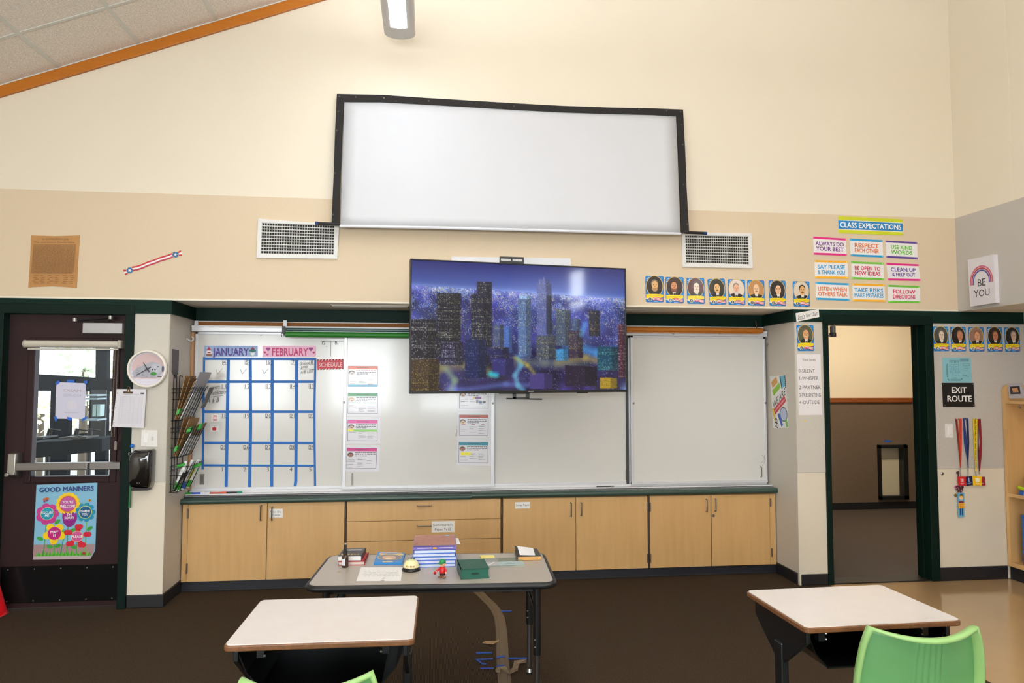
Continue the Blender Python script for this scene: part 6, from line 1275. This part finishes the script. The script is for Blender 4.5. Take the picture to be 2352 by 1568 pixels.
# stack of portrait cards
q = [onZ(*z, TZ) for z in ZT1([(850, 400), (1340, 425), (1290, 602), (768, 602)])]
o = MB().slab(q, .012).build('card_stack', mat('stack_blue', (34, 126, 196), .35), bevel=.002); tag(o, 'stack of blue portrait cards lying on the table between bottle and bell', 'card stack')
p = PR(q, .0128); p.rect(.08, .16, .95, .30, (236, 200, 90)); p.ell(.5, .52, .44, .30, (222, 196, 120), 28); p.ell(.5, .52, .42, .28, (116, 108, 112), 28); p.ell(.48, .55, .25, .2, (214, 160, 130), 20); p.ell(.46, .60, .12, .08, (240, 214, 160), 14); p.rect(.3, .9, .66, .99, (226, 190, 130)); p.rect(.1, .03, .9, .12, (190, 180, 190)); p.build(o, 'print', PRINTG)
# hand-written letter
q = [onZ(*z, TZ) for z in ZT1([(545, 650), (1292, 648), (1258, 895), (458, 897)])]
o = sheet('letter', 'white hand-written letter lying at the front edge of the table', 'letter', q); p = PR(q, .002, flip=False); rr = random.Random(8)
for k, v in enumerate((.30, .40, .52, .66)):
    u = .1 + .03 * (k % 2)
    while u < .9: l = rr.uniform(.05, .12); p.line([(u, v), (u + l * .4, v + rr.uniform(-.015, .015)), (u + l, v)], .0026, (120, 112, 124)); u += l + .03
p.line([(.6, .78), (.57, .9)], .002, (120, 112, 124)); p.line([(.63, .77), (.6, .9)], .002, (120, 112, 124)); p.rect(.55, .965, .63, 1.0, (90, 84, 96)); p.build(o, 'handwriting')['kind'] = 'stuff'
# call bell
c = onZ(944.5, 1309, TZ); bl_ = thing('call_bell', 'cream domed call bell with a black base in the middle of the table', 'bell', (c.x, c.y, TZ))
MB().lathe([(.0, 0), (.0465, 0), (.0475, .005), (.043, .014), (.036, .019)], (0, 0, 0), 32).build('base', mat('bell_base_black', (22, 20, 18), .25), bl_, local=True, smooth=True)
MB().lathe([(.0405, .017), (.0405, .021), (.036, .036), (.027, .048), (.012, .055), (.0, .057)], (0, 0, 0), 32).build('dome', mat('bell_cream', (238, 226, 170), .3), bl_, local=True, smooth=True); MB().cyl((0, 0, .055), (0, 0, .068), .003, 10).build('plunger', M_CHR, bl_, local=True); MB().ball((0, 0, .069), .005, 10, 6).build('button', M_CHR, bl_, local=True)
gt = MB()
for k in range(26): a = k * 2.4; r = .006 + .0004 * k * 1.4; gt.ball((r * math.cos(a), r * math.sin(a), .0565 - r * .25), .0022, 5, 4)
gt.build('green_trim', mat('trim_green', (70, 140, 90), .5), bl_, local=True)
for k in range(7):
    a = math.radians(232 + k * 11); MB().box(-.0016, .0016, -.001, .001, -.004, .004).build('mark', mat('bell_mark', (150, 110, 70), .5), bl_, local=True)
ii_ = 0
for ch_ in list(bl_.children):
    if ch_.name.split('.')[0] == 'mark': a = math.radians(232 + ii_ * 11); ch_.location = (.0397 * math.cos(a), .0397 * math.sin(a), .0275); ch_.rotation_euler = (0, 0, a - math.pi / 2); ii_ += 1
# stack of blue workbooks
M_BLU = mat('workbook_blue', (62, 104, 196), .35); M_PUR = mat('workbook_purple', (116, 100, 176), .35)
c = (onZ(953, 1303.5, TZ) + onZ(1044, 1301, TZ)) / 2; sx_, sy_ = c.x, c.y + .14; zz = TZ
NB = ['lowest of the five blue workbooks in the stack on the table', 'second from the bottom of the blue workbook stack', 'middle one of the five blue workbooks in the stack', 'fourth from the bottom of the blue workbook stack', 'uppermost of the five blue workbooks, right under the purple one']
first = None
for k in range(5):
    jx_ = [.000, -.002, .003, -.003, .001][k]
    if first is None: first = book(NB[0], (sx_, sy_, zz), -.012, .220, .278, .0175, M_BLU, mat('pages_bluewhite', (216, 222, 236), .8), 'right', .0022, 'blue workbooks on the table'); o = first
    else: o = copy_tree(first, loc=(sx_ + jx_, sy_, zz), rz=-.012 + .006 * jx_ / .003); o['label'] = NB[k]
    zz += .0178
tp_ = book('purple workbook with a rust-coloured cover on top of the blue workbook stack', (sx_ + .001, sy_, zz), -.012, .226, .275, .0185, M_PUR, M_PAGE, 'front', .003)
p = tprint(tp_, -.113, .113, -.1375, .1375, .0185); p.rect(.01, .0, .985, .93, (166, 98, 76)); rr = random.Random(6)
for k in range(60): u, v = rr.uniform(.02, .92), rr.uniform(.02, .85); p.ell(u, v, rr.uniform(.01, .05), rr.uniform(.01, .03), rr.choice([(186, 96, 50), (140, 72, 62), (176, 110, 84)]), 8)
p.ell(.80, .10, .06, .045, (120, 172, 214)); lprint(p, tp_)
p = PR([(-.113, -.1375, .0185), (.113, -.1375, .0185), (.113, -.1375, 0), (-.113, -.1375, 0)], .0005); p.rect(.10, .36, .42, .56, (206, 200, 226)); p.rect(.60, .36, .92, .56, (206, 200, 226)); p.ell(.50, .5, .05, .26, (226, 164, 40)); lprint(p, tp_, 'spine_print')
o = MB().slab([Vector((sx_ + .09, sy_ + .135, zz + .0005 - .001)), Vector((sx_ + .135, sy_ + .13, zz - .0005)), Vector((sx_ + .137, sy_ - .02, zz - .0005)), Vector((sx_ + .092, sy_ - .02, zz - .0005))], .0005).build('paper', PAPER); tag(o, 'white paper sticking out at the right under the purple workbook', 'paper')
# toy figurine: plain little figure in red top and green cap
c = onZ(1016, 1326.5, TZ); fg = thing('figurine', 'small toy figurine in red top, black shorts and green cap on the table', 'figurine', (c.x, c.y, TZ), rz=-.5)
M_SK = mat('toy_skin', (232, 178, 138), .4); M_TR = mat('toy_red', (206, 32, 40), .4)
for s_ in (-1, 1):
    MB().ball((s_ * .011, -.004, .005), .010, 10, 6, (.9, 1.3, .5)).build('shoe', mat('toy_brown', (150, 96, 66), .5), fg, local=True, smooth=True); MB().cyl((s_ * .008, 0, .006), (s_ * .008, 0, .018), .005, 8).build('leg', M_SK, fg, local=True)
MB().lathe([(.0, .014), (.015, .014), (.0155, .026), (.0, .027)], (0, 0, 0), 16).build('shorts', M_BLACK, fg, local=True)
MB().lathe([(.0, .024), (.0165, .024), (.0165, .036), (.0125, .052), (.006, .056), (.0, .056)], (0, 0, 0), 18).build('torso', M_TR, fg, local=True, smooth=True)
for s_ in (-1, 1): MB().tube([(s_ * .011, 0, .050), (s_ * .021, -.003, .040), (s_ * .026 , -.012, .032)], .0048, 8).build('arm', M_TR, fg, local=True); MB().ball((s_ * .027, -.014, .030), .0055, 8, 6).build('hand', M_SK, fg, local=True)
MB().ball((-.031, -.02, .026), .008, 10, 8).build('ball', mat('toy_ball', (176, 24, 40), .3), fg, local=True, smooth=True)
MB().ball((0, 0, .068), .0165, 16, 10, (1, 1, .95)).build('head', M_SK, fg, local=True, smooth=True); MB().ball((0, -.0165, .066), .003, 8, 6).build('nose', M_SK, fg, local=True)
for s_ in (-1, 1): MB().ball((s_ * .0165, 0, .067), .004, 8, 6).build('ear', M_SK, fg, local=True); MB().ball((s_ * .006, -.0152, .070), .0014, 6, 4).build('eye', M_BLACK, fg, local=True)
MB().lathe([(.0172, .073), (.0165, .082), (.010, .090), (.0, .092)], (0, 0, 0), 18).build('cap', mat('toy_green', (24, 132, 74), .45), fg, local=True, smooth=True); MB().box(-.013, .013, -.034, -.010, .0735, .0765).build('cap_brim', mat('toy_green'), fg, local=True, bevel=.001)
# thick green book
ga_, gb_ = onZ(1058, 1331, TZ), onZ(1119, 1328, TZ); gc_ = (ga_ + gb_) / 2
gbk = book('thick dark green hardback lying at the front right of the table', (gc_.x - .0, gc_.y + .095, TZ), .06, .142, .19, .050, mat('cover_green', (18, 76, 58), .4), mat('pages_green', (16, 88, 70), .5), 'left', .004, overhang=.003)
p = PR([(-.071, -.0925, .05), (.071, -.0925, .05), (.071, -.0925, 0), (-.071, -.0925, 0)], .0005); p.ell(.5, .5, .14, .12, (8, 56, 44)); lprint(p, gbk, 'edge_mark'); p = tprint(gbk, -.071, .071, -.095, .095, .05)
for k in range(7): p.line([(.3 + .07 * k, .60 - .07 * k), (.35 + .07 * k, .55 - .07 * k)], .004, (96, 110, 60))
lprint(p, gbk)
# sticky notes, magazine, small book with card at the right end
q = [onZ(*z, TZ) for z in ZT2([(1112, 368), (1365, 366), (1382, 402), (1140, 425)])]; o = MB().slab(q, .006).build('sticky_notes', mat('notes_yellow', (240, 226, 130), .6)); tag(o, 'pad of yellow sticky notes behind the green book', 'sticky notes')
q = [onZ(*z, TZ) for z in ZT2([(1170, 425), (1868, 402), (1920, 545), (1215, 575)])]; o = MB().slab(q, .005).build('magazine', mat('magazine_grey', (150, 156, 142), .2, coat=.4)); tag(o, 'glossy grey-green booklet lying behind the green book', 'booklet')
p = PR(q, .0056); p.rect(.38, .0, 1, .50, (108, 112, 92)); p.rect(.0, .0, .34, .5, (140, 136, 132)); p.rect(.36, .5, 1, .98, (172, 192, 194)); p.rect(.02, .5, .36, .95, (182, 184, 180)); p.rect(.5, .70, .78, .80, (138, 158, 164)); p.line([(.06, .9), (.26, .5)], .010, (236, 226, 214)); p.build(o, 'print', PRINTG)
ba, bb = onZ(1190, 1287, TZ), onZ(1244, 1287, TZ); bc_ = (ba + bb) / 2
b5 = book('small paperback with curled dark cover at the right end of the grey table', (bc_.x, bc_.y + .085, TZ), -.02, .128, .165, .022, mat('cover_charcoal', (62, 60, 56), .45), mat('pages_tan', (206, 156, 88), .8), 'left', .0018, overhang=.0)
MB().grid(lambda a, b: Vector((-.066 + .13 * a, -.08 + .165 * b, .0235 + .02 * (1 - a) ** 3 * b)), 8, 4).build('curled_cover', mat('cover_charcoal'), b5, local=True, solid=.001)
o = MB().slab([Vector((bc_.x - .05, bc_.y + .155, TZ + .044)), Vector((bc_.x + .04, bc_.y + .15, TZ + .030)), Vector((bc_.x + .03, bc_.y + .005, TZ + .026)), Vector((bc_.x - .055, bc_.y + .005, TZ + .030))], .001).build('note_card', mat('card_pure_white', (240, 238, 238), .6)); tag(o, 'white note card lying on the small paperback at the right end', 'card')
c = onZ(777, 1314, TZ); o = MB().tube([c + Vector((-.004, 0, .002)), c + Vector((.004, .003, .003)), c + Vector((.006, .012, .002))], .0018, 6).build('rubber_band', mat('band_yellow', (196, 166, 90), .5)); tag(o, 'tiny bent yellow bit on the table left of the letter', 'scrap')

# ------------------------------------------------------------------ student desks
def desk(label, x, y, rz, w=.612, d=.47, z=.76):
    t = thing('student_desk', label, 'desk', (x, y, 0), rz, 'student desks'); top = rrect(w, d, .022, 5); tw = rrect(w - .012, d - .012, .018, 5)
    MB().prism([(a, b, z - .022) for a, b in top], [(a, b, z - .003) for a, b in top]).build('top_edge', mat('desk_edge_bronze', (124, 82, 48), .4, var=((60, 60, 60), .5, (104, 66, 38), 3)), t, local=True, bevel=.004)
    MB().prism([(a, b, z - .004) for a, b in tw], [(a, b, z) for a, b in tw]).build('table_top', mat('desk_laminate', (227, 219, 213), .25, var=((14, 14, 14), .7, (222, 213, 206), 4)), t, local=True)
    # book box: sheet-metal bin open to the sitter (front = -y)
    mk2 = mat('desk_bin_black', (13, 12, 13), .28, .2); bw, bd, bh = w * .80, d * .80, .135; th = .004
    sec = [(-bw / 2 - .035, 0), (-bw / 2, -bh * .62), (-bw / 2 + .045, -bh), (bw / 2 - .045, -bh), (bw / 2, -bh * .62), (bw / 2 + .035, 0)]
    inn = [(a * .985, b + (th if i in (2, 3) else .002)) for i, (a, b) in enumerate(sec)]
    poly = sec + list(reversed(inn)); zt = z - .024
    m_ = MB()
    for i in range(len(sec) - 1):
        a, b, c_, d_ = sec[i], sec[i + 1], inn[i + 1], inn[i]
        m_.hexa([(p_[0], -bd / 2, zt + p_[1]) for p_ in (a, b, c_, d_)], [(p_[0], bd / 2, zt + p_[1]) for p_ in (a, b, c_, d_)])
    m_.build('book_bin', mk2, t, local=True); MB().prism([(a, bd / 2 - .004, zt + b) for a, b in sec], [(a, bd / 2, zt + b) for a, b in sec]).build('bin_back', mk2, t, local=True)
    MB().tube([(sec[2][0] - .0, -bd / 2, zt - bh), (sec[3][0], -bd / 2, zt - bh)], .004, 8).build('bin_lip', mk2, t, local=True)
    ml = mat('desk_leg_black', (17, 17, 19), .4)
    for sx in (-1, 1):
        lx = sx * (w / 2 - .032); pl = [(-d * .42, 0), (d * .42, 0), (d * .42, -.06), (.03, -.17), (-.03, -.17), (-d * .42, -.045)]
        MB().prism([(lx - .008, a, zt + b) for a, b in pl], [(lx + .008, a, zt + b) for a, b in pl]).build('side_plate', ml, t, local=True, bevel=.003)
        lg = MB().box(lx - .016, lx + .016, -.026, .026, .26, zt - .10).build('leg', ml, t, local=True, bevel=.006); MB().box(lx - .011, lx + .011, -.019, .019, .03, .26).build('leg_extension', M_CHR, lg, local=True, bevel=.004)
        MB().box(lx - .018, lx + .018, -d * .48, d * .42, .008, .034).build('foot_bar', ml, t, local=True, bevel=.008)
        for yy in (-d * .44, d * .38): MB().lathe([(0, 0), (.016, 0), (.016, .009), (.01, .012)], (lx, yy, 0), 12).build('glide', M_BLACK, t, local=True)
        MB().box(sx * (w / 2 - .10) - .012, sx * (w / 2 - .10) + .012, -.16, -.13, zt - .05, zt).build('bracket', M_BLACK, t, local=True)
        for zz in (.022, .042): MB().ball((sx * (w / 2 - .115), -.162, zt - zz), .005, 8, 6).build('bolt', M_STEEL, t, local=True)
    return t
desk('white-topped student desk in the foreground in front of the grey table', -.339, -2.75, -.018, .615, .485)
desk('white-topped student desk in the foreground near the tile floor', 1.608, -2.812, .022, .608, .452)

# ------------------------------------------------------------------ green plastic chairs
M_CH = mat('chair_green_plastic', (100, 154, 96), .42, var=((3, 3, 3), .9, (94, 147, 91), 3)); 
def chair(label, x, y, rz, zt=.82):
    t = thing('school_chair', label, 'chair', (x, y, 0), rz, 'green plastic chairs')   # sitter faces +y
    zb = zt - .215; H = zt - zb
    def hwid(f): return (.205 - .028 * f ** 2 - .02 * max(0, f - .75) * 4 * .25) # half width over height
    def back(a, b, dy=0., grow=1.): # a across -1..1, b up 0..1 ; slightly concave towards the sitter
        wd = hwid(b) * grow; sag = .022 * (1 - a * a) * b ** 3
        return Vector((a * wd, -.20 - .035 * b + .055 * a * a + dy, zb + b * H - sag))
    def ribs(a, b):
        f = 0
        for c_ in (-.2, -.1, 0., .1, .2): f += math.exp(-((a - c_) / .016) ** 2)
        return .004 * min(1, f) * (1 if b < .86 else max(0, (1 - b) / .14)) + (.004 if abs(a) < .24 else 0)
    MB().grid(lambda u, v: back(2 * u - 1, v, -ribs(2 * u - 1, v) if v < .95 else 0), 90, 14).build('backrest', M_CH, t, local=True, smooth=True, solid=.006)
    # rim flange turned to the rear
    rim = []; n_ = 20
    path = [(-1, b / 10) for b in range(0, 10)] + [(-1 + .05 * 0 + 2 * k / n_, 1.0) for k in range(n_ + 1)] + [(1, b / 10) for b in range(9, -1, -1)] + [(1 - 2 * k / n_, 0.) for k in range(1, n_ + 1)]
    fl = MB(); vv = []
    for a, b in path:
        p0 = back(a, b); top_ = b >= .98; bot_ = b <= .001; out = Vector((a * .010 if not top_ else a * .006, 0, .010 if top_ else (-.010 if bot_ else 0.0)))
        vv += [p0 + Vector((0, .004, 0)), p0 + out * .7 + Vector((0, -.010, 0)), p0 + out + Vector((0, -.034, -.002)), p0 + out * .3 + Vector((-a * .004, -.039, -.006 if top_ else (.006 if bot_ else 0))), p0 + Vector((-a * .012, -.007, -.012 if top_ else (.012 if bot_ else 0)))]
    fl.add(vv, [(k * 5 + j_, k * 5 + j_ + 1, (k + 1) * 5 + j_ + 1, (k + 1) * 5 + j_) for k in range(len(path) - 1) for j_ in range(4)])
    fl.build('rim', mat('chair_green_lit_rim', (146, 186, 114), .42), t, local=True, smooth=True)  # lighter copy of the shell green, light on the flange put into colour
    MB().grid(lambda u, v: Vector(((2 * u - 1) * (.20 + .012 * v), -.19 + .42 * v, .470 + .012 * (2 * u - 1) ** 2 - .014 * math.sin(v * 3.1) - (.03 * max(0, v - .85) / .15))), 16, 16).build('seat', M_CH, t, local=True, smooth=True, solid=.008)
    MB().grid(lambda u, v: Vector(((2 * u - 1) * (.17 - .07 * math.sin(v * math.pi)), -.19 - .012 * math.sin(v * math.pi / 2), .470 + (zb - .470) * v)), 10, 6).build('lumbar_web', M_CH, t, local=True, smooth=True, solid=.007)
    for sx in (-1, 1):
        MB().tube([(sx * .17, -.19, .44), (sx * .185, -.23, .0)], .012, 10).build('leg', M_CHR, t, local=True); MB().tube([(sx * .17, .15, .44), (sx * .185, .2, .0)], .012, 10).build('leg', M_CHR, t, local=True); MB().tube([(sx * .17, -.19, .44), (sx * .17, .15, .44)], .012, 10).build('seat_rail', M_CHR, t, local=True)
    return t
chair('green plastic school chair at the desk near the tile floor', 1.63, -3.03, -.10, .81)
chair('green plastic school chair at the desk in front of the grey table', -.325, -3.17, .02, .80)

# ------------------------------------------------------------------ shelf unit at the right edge
SX0, SX1 = 4.76, 4.985
su = thing('shelf_unit', 'oak shelf unit with a rounded end panel against the right wall', 'shelf', (4.87, -.6, -.004))
def endp(y0, y1):
    pts_ = [(SX0, .105), (SX1, .105), (SX1, 1.592), (SX0 + .05, 1.592), (SX0 + .022, 1.585), (SX0 + .006, 1.565), (SX0, 1.54)]
    MB().prism([(a, y0, b) for a, b in pts_], [(a, y1, b) for a, b in pts_]).build('end_panel', M_OAK, su, bevel=.002)
endp(-.045, -.012); endp(-1.25, -1.217)
box('shelf_board', M_OAK, SX0, SX1, -1.217, -.045, 1.435, 1.46, su, bevel=.001); box('shelf_board', M_OAK, SX0, SX1, -1.217, -.045, .672, .70, su, bevel=.001); box('shelf_board', M_OAK, SX0, SX1, -1.217, -.045, .105, .14, su, bevel=.001); box('back_panel', M_OAK, SX1 - .006, SX1, -1.217, -.045, .14, 1.435, su)
box('plinth', M_BASE, SX0 + .02, SX1, -1.25, -.012, -.004, .105, su)
hk3 = onX(2346, 934, 4.80); o = MB().tube([hk3 + Vector((0, 0, .02)), hk3 + Vector((-.004, 0, 0)), hk3 + Vector((-.01, -.004, -.012)), hk3 + Vector((-.022, -.004, -.010)), hk3 + Vector((-.026, -.004, .002))], .004, 6).build('coat_hook', M_STEEL); tag(o, 'bent metal coat hook under the top board of the shelf unit', 'hook')
# acrylic frame
af = thing('acrylic_display', 'small clear acrylic frame with a dark picture on top of the shelf unit', 'picture', (4.80, -.15, 1.461))
q = qX([(2317, 881), (2348, 879), (2354, 914), (2321, 915)], 4.80)
MB().slab(q, .012).build('acrylic_block', mat('acrylic_grey', (176, 170, 174), .1, coat=.6), af); P_ = lambda u, v: q[0].lerp(q[1], u).lerp(q[3].lerp(q[2], u), v) + Vector((-.0125, 0, 0)); MB().slab([P_(.14, .2), P_(.86, .2), P_(.86, .72), P_(.14, .72)], .0006).build('picture', mat('picture_dark', (40, 34, 44), .4), af); MB().slab([P_(.3, .32), P_(.7, .3), P_(.74, .6), P_(.34, .6)], .001).build('picture_motif', mat('picture_warm', (196, 140, 90), .5), af)
# lime bag on the middle board with two blue books
lm = mat('lime_fabric', (196, 222, 24), .6); sgn = thing('lime_bag', 'bright yellow-green cloth bag lying on the middle shelf board', 'bag', (4.86, -.26, .735))
def blob(u, v): 
    th, ph = math.pi * v, 2 * math.pi * u; r = 1 + .12 * math.sin(3 * ph + 1) * math.sin(th); return Vector((4.86 + .085 * r * math.sin(th) * math.cos(ph), -.29 + .13 * r * math.sin(th) * math.sin(ph), .8075 - .072 * math.cos(th)))
MB().grid(blob, 20, 12).build('cloth_body', lm, sgn, smooth=True); MB().tube([(4.80, -.16, .748), (4.795, -.11, .758), (4.80, -.09, .752), (4.82, -.13, .748)], .012, 8, closed=True).build('strap', lm, sgn, smooth=True)
M_SB = mat('shelf_book_blue', (34, 92, 170), .35); M_SP = mat('shelf_pages', (150, 172, 208), .7)
def sbook(label, y, z, h, first_=[None]):
    if first_[0] is None:
        t = thing('workbook', label, 'book', (4.875, y, z), 0, 'blue workbooks on the shelf unit'); MB().box(-.095, .095, -.14, .14, 0, .0022).build('bottom_cover', M_SB, t, local=True); MB().box(-.095, .095, -.14, .14, h - .0022, h).build('top_cover', M_SB, t, local=True); MB().box(-.095, .095, .10, .14, .002, h - .002).build('spine', M_SB, t, local=True); MB().box(-.092, .09, -.137, .10, .0022, h - .0022).build('pages', M_SP, t, local=True); first_[0] = t; return t
    t = copy_tree(first_[0], loc=(4.875, y, z)); t['label'] = label; return t
ORD = ['lowest', 'second', 'third', 'fourth', 'fifth', 'sixth', 'seventh', 'eighth', 'ninth', 'tenth', 'eleventh', 'twelfth', 'thirteenth', 'fourteenth', 'fifteenth', 'sixteenth', 'uppermost']
for k in range(17): sbook(('%s blue workbook, counted from the bottom of the tall stack in the shelf unit' % ORD[k]) if 0 < k < 16 else ('%s blue workbook of the tall stack in the shelf unit' % ORD[k]), -.285 + .003 * math.sin(k * 2.1), .1405 + .0236 * k, .0230)
sbook('lower of two blue workbooks under the lime bag', -.265, .7005, .0230).scale = (1, 1, .7); sbook('upper of two blue workbooks under the lime bag', -.27, .7172, .0230).scale = (1, 1, .7)

# ------------------------------------------------------------------ cable cover and tape on the carpet
cc_ = thing('cable_cover', 'brown rubber cable cover running over the carpet under the table', 'cable cover', onZ(1150, 1440))
ctr = [onZ(*z) for z in ((1072, 1337), (1090, 1352.5), (1104, 1364), (1116, 1376), (1130, 1389), (1140, 1402), (1147, 1418), (1150, 1436), (1152, 1455), (1153, 1472), (1154, 1500), (1155, 1524), (1157, 1545), (1160, 1575))] + [Vector((.40, -2.0, 0))]
prof = [(-.036, 0), (-.030, .004), (-.018, .006), (-.016, .009), (.016, .009), (.018, .006), (.030, .004), (.036, 0)]
m_ = MB(); vs_ = []
for i, c in enumerate(ctr):
    d = (ctr[min(i + 1, len(ctr) - 1)] - ctr[max(i - 1, 0)]).normalized(); n = Vector((d.y, -d.x, 0)); vs_ += [c + n * -a + Vector((0, 0, b + .001)) for a, b in prof]
k = len(prof); m_.add(vs_, [(i * k + j, i * k + j + 1, (i + 1) * k + j + 1, (i + 1) * k + j) for i in range(len(ctr) - 1) for j in range(k - 1)]); m_.build('rubber_strip', mat('cable_brown', (98, 82, 62), .6), cc_, smooth=False)
ZC = lambda pts: zoomed(pts, 1060, 1380, 8.341)
def ftape(pts, label, m, z=.003, grp=None):
    q = [onZ(*u, z) for u in ZC(pts)]; o = MB().prism(q, [x + Vector((0, 0, .0012)) for x in q]).build('tape_strip', m); tag(o, label, 'tape', grp)
M_FT = mat('floor_tape_blue', (28, 72, 160), .7)
ftape([(735, 180), (965, 180), (960, 200), (735, 205)], 'blue tape dash on the carpet right of the cable cover, farthest back', M_FT)
ftape([(280, 975), (585, 975), (585, 1000), (285, 1008)], 'upper blue tape dash on the carpet left of the cable cover', M_FT)
ftape([(245, 1105), (600, 1095), (600, 1120), (330, 1135), (400, 1185), (480, 1195), (470, 1218), (390, 1212)], 'arrow-shaped blue tape on the carpet left of the cable cover', M_FT)
ftape([(355, 1278), (620, 1272), (620, 1298), (360, 1300)], 'lower blue tape dash on the carpet left of the cable cover', M_FT)
ftape([(870, 1082), (1265, 1082), (1260, 1108), (875, 1112)], 'long blue tape dash between the cable cover and the table leg', M_FT)
ftape([(670, 1070), (730, 1050), (840, 1045), (850, 1072), (735, 1080), (670, 1095)], 'upper blue tape strip across the cable cover', M_FT, .012)
ftape([(665, 1245), (720, 1222), (840, 1222), (845, 1245), (730, 1250), (668, 1268)], 'lower blue tape strip across the cable cover', M_FT, .012)
M_PT = mat('packing_tape_tan', (146, 116, 82), .35)
ftape([(400, 808), (450, 765), (640, 765), (720, 735), (720, 775), (660, 800), (600, 832)], 'torn tan tape stuck across the cable cover', M_PT, .006)
M_PT2 = mat('packing_tape_crumpled', (120, 102, 80), .25, bump=((60, 60, 60), .8, .01))
cr = [onZ(*u, .010) for u in ZC([(640, 1330), (700, 1300), (850, 1300), (900, 1360), (980, 1310), (1010, 1200), (1100, 1150), (1250, 1150), (1240, 1180), (1120, 1200), (1080, 1330), (920, 1400), (760, 1320), (740, 1380), (660, 1360)])]
m_ = MB(); cen = [onZ(*u, .02) for u in ZC([(760, 1310), (900, 1380), (1040, 1260), (1160, 1165)])]
o = MB().prism(cr, [x + Vector((0, 0, .006 + .006 * (i % 3))) for i, x in enumerate(cr)]).build('crumpled_tape', M_PT2); tag(o, 'crumpled clear tan tape reaching from the cable cover to the table leg', 'tape')
cb = onZ(1160, 1350, .0); o = MB().tube([onZ(*z, .008) for z in ((1140, 1330), (1146, 1352), (1156, 1360), (1168, 1358), (1166, 1348), (1150, 1342), (1170, 1330))], .004, 6).build('cable', M_BLACK); tag(o, 'thin black cable looped on the carpet behind the table', 'cable')
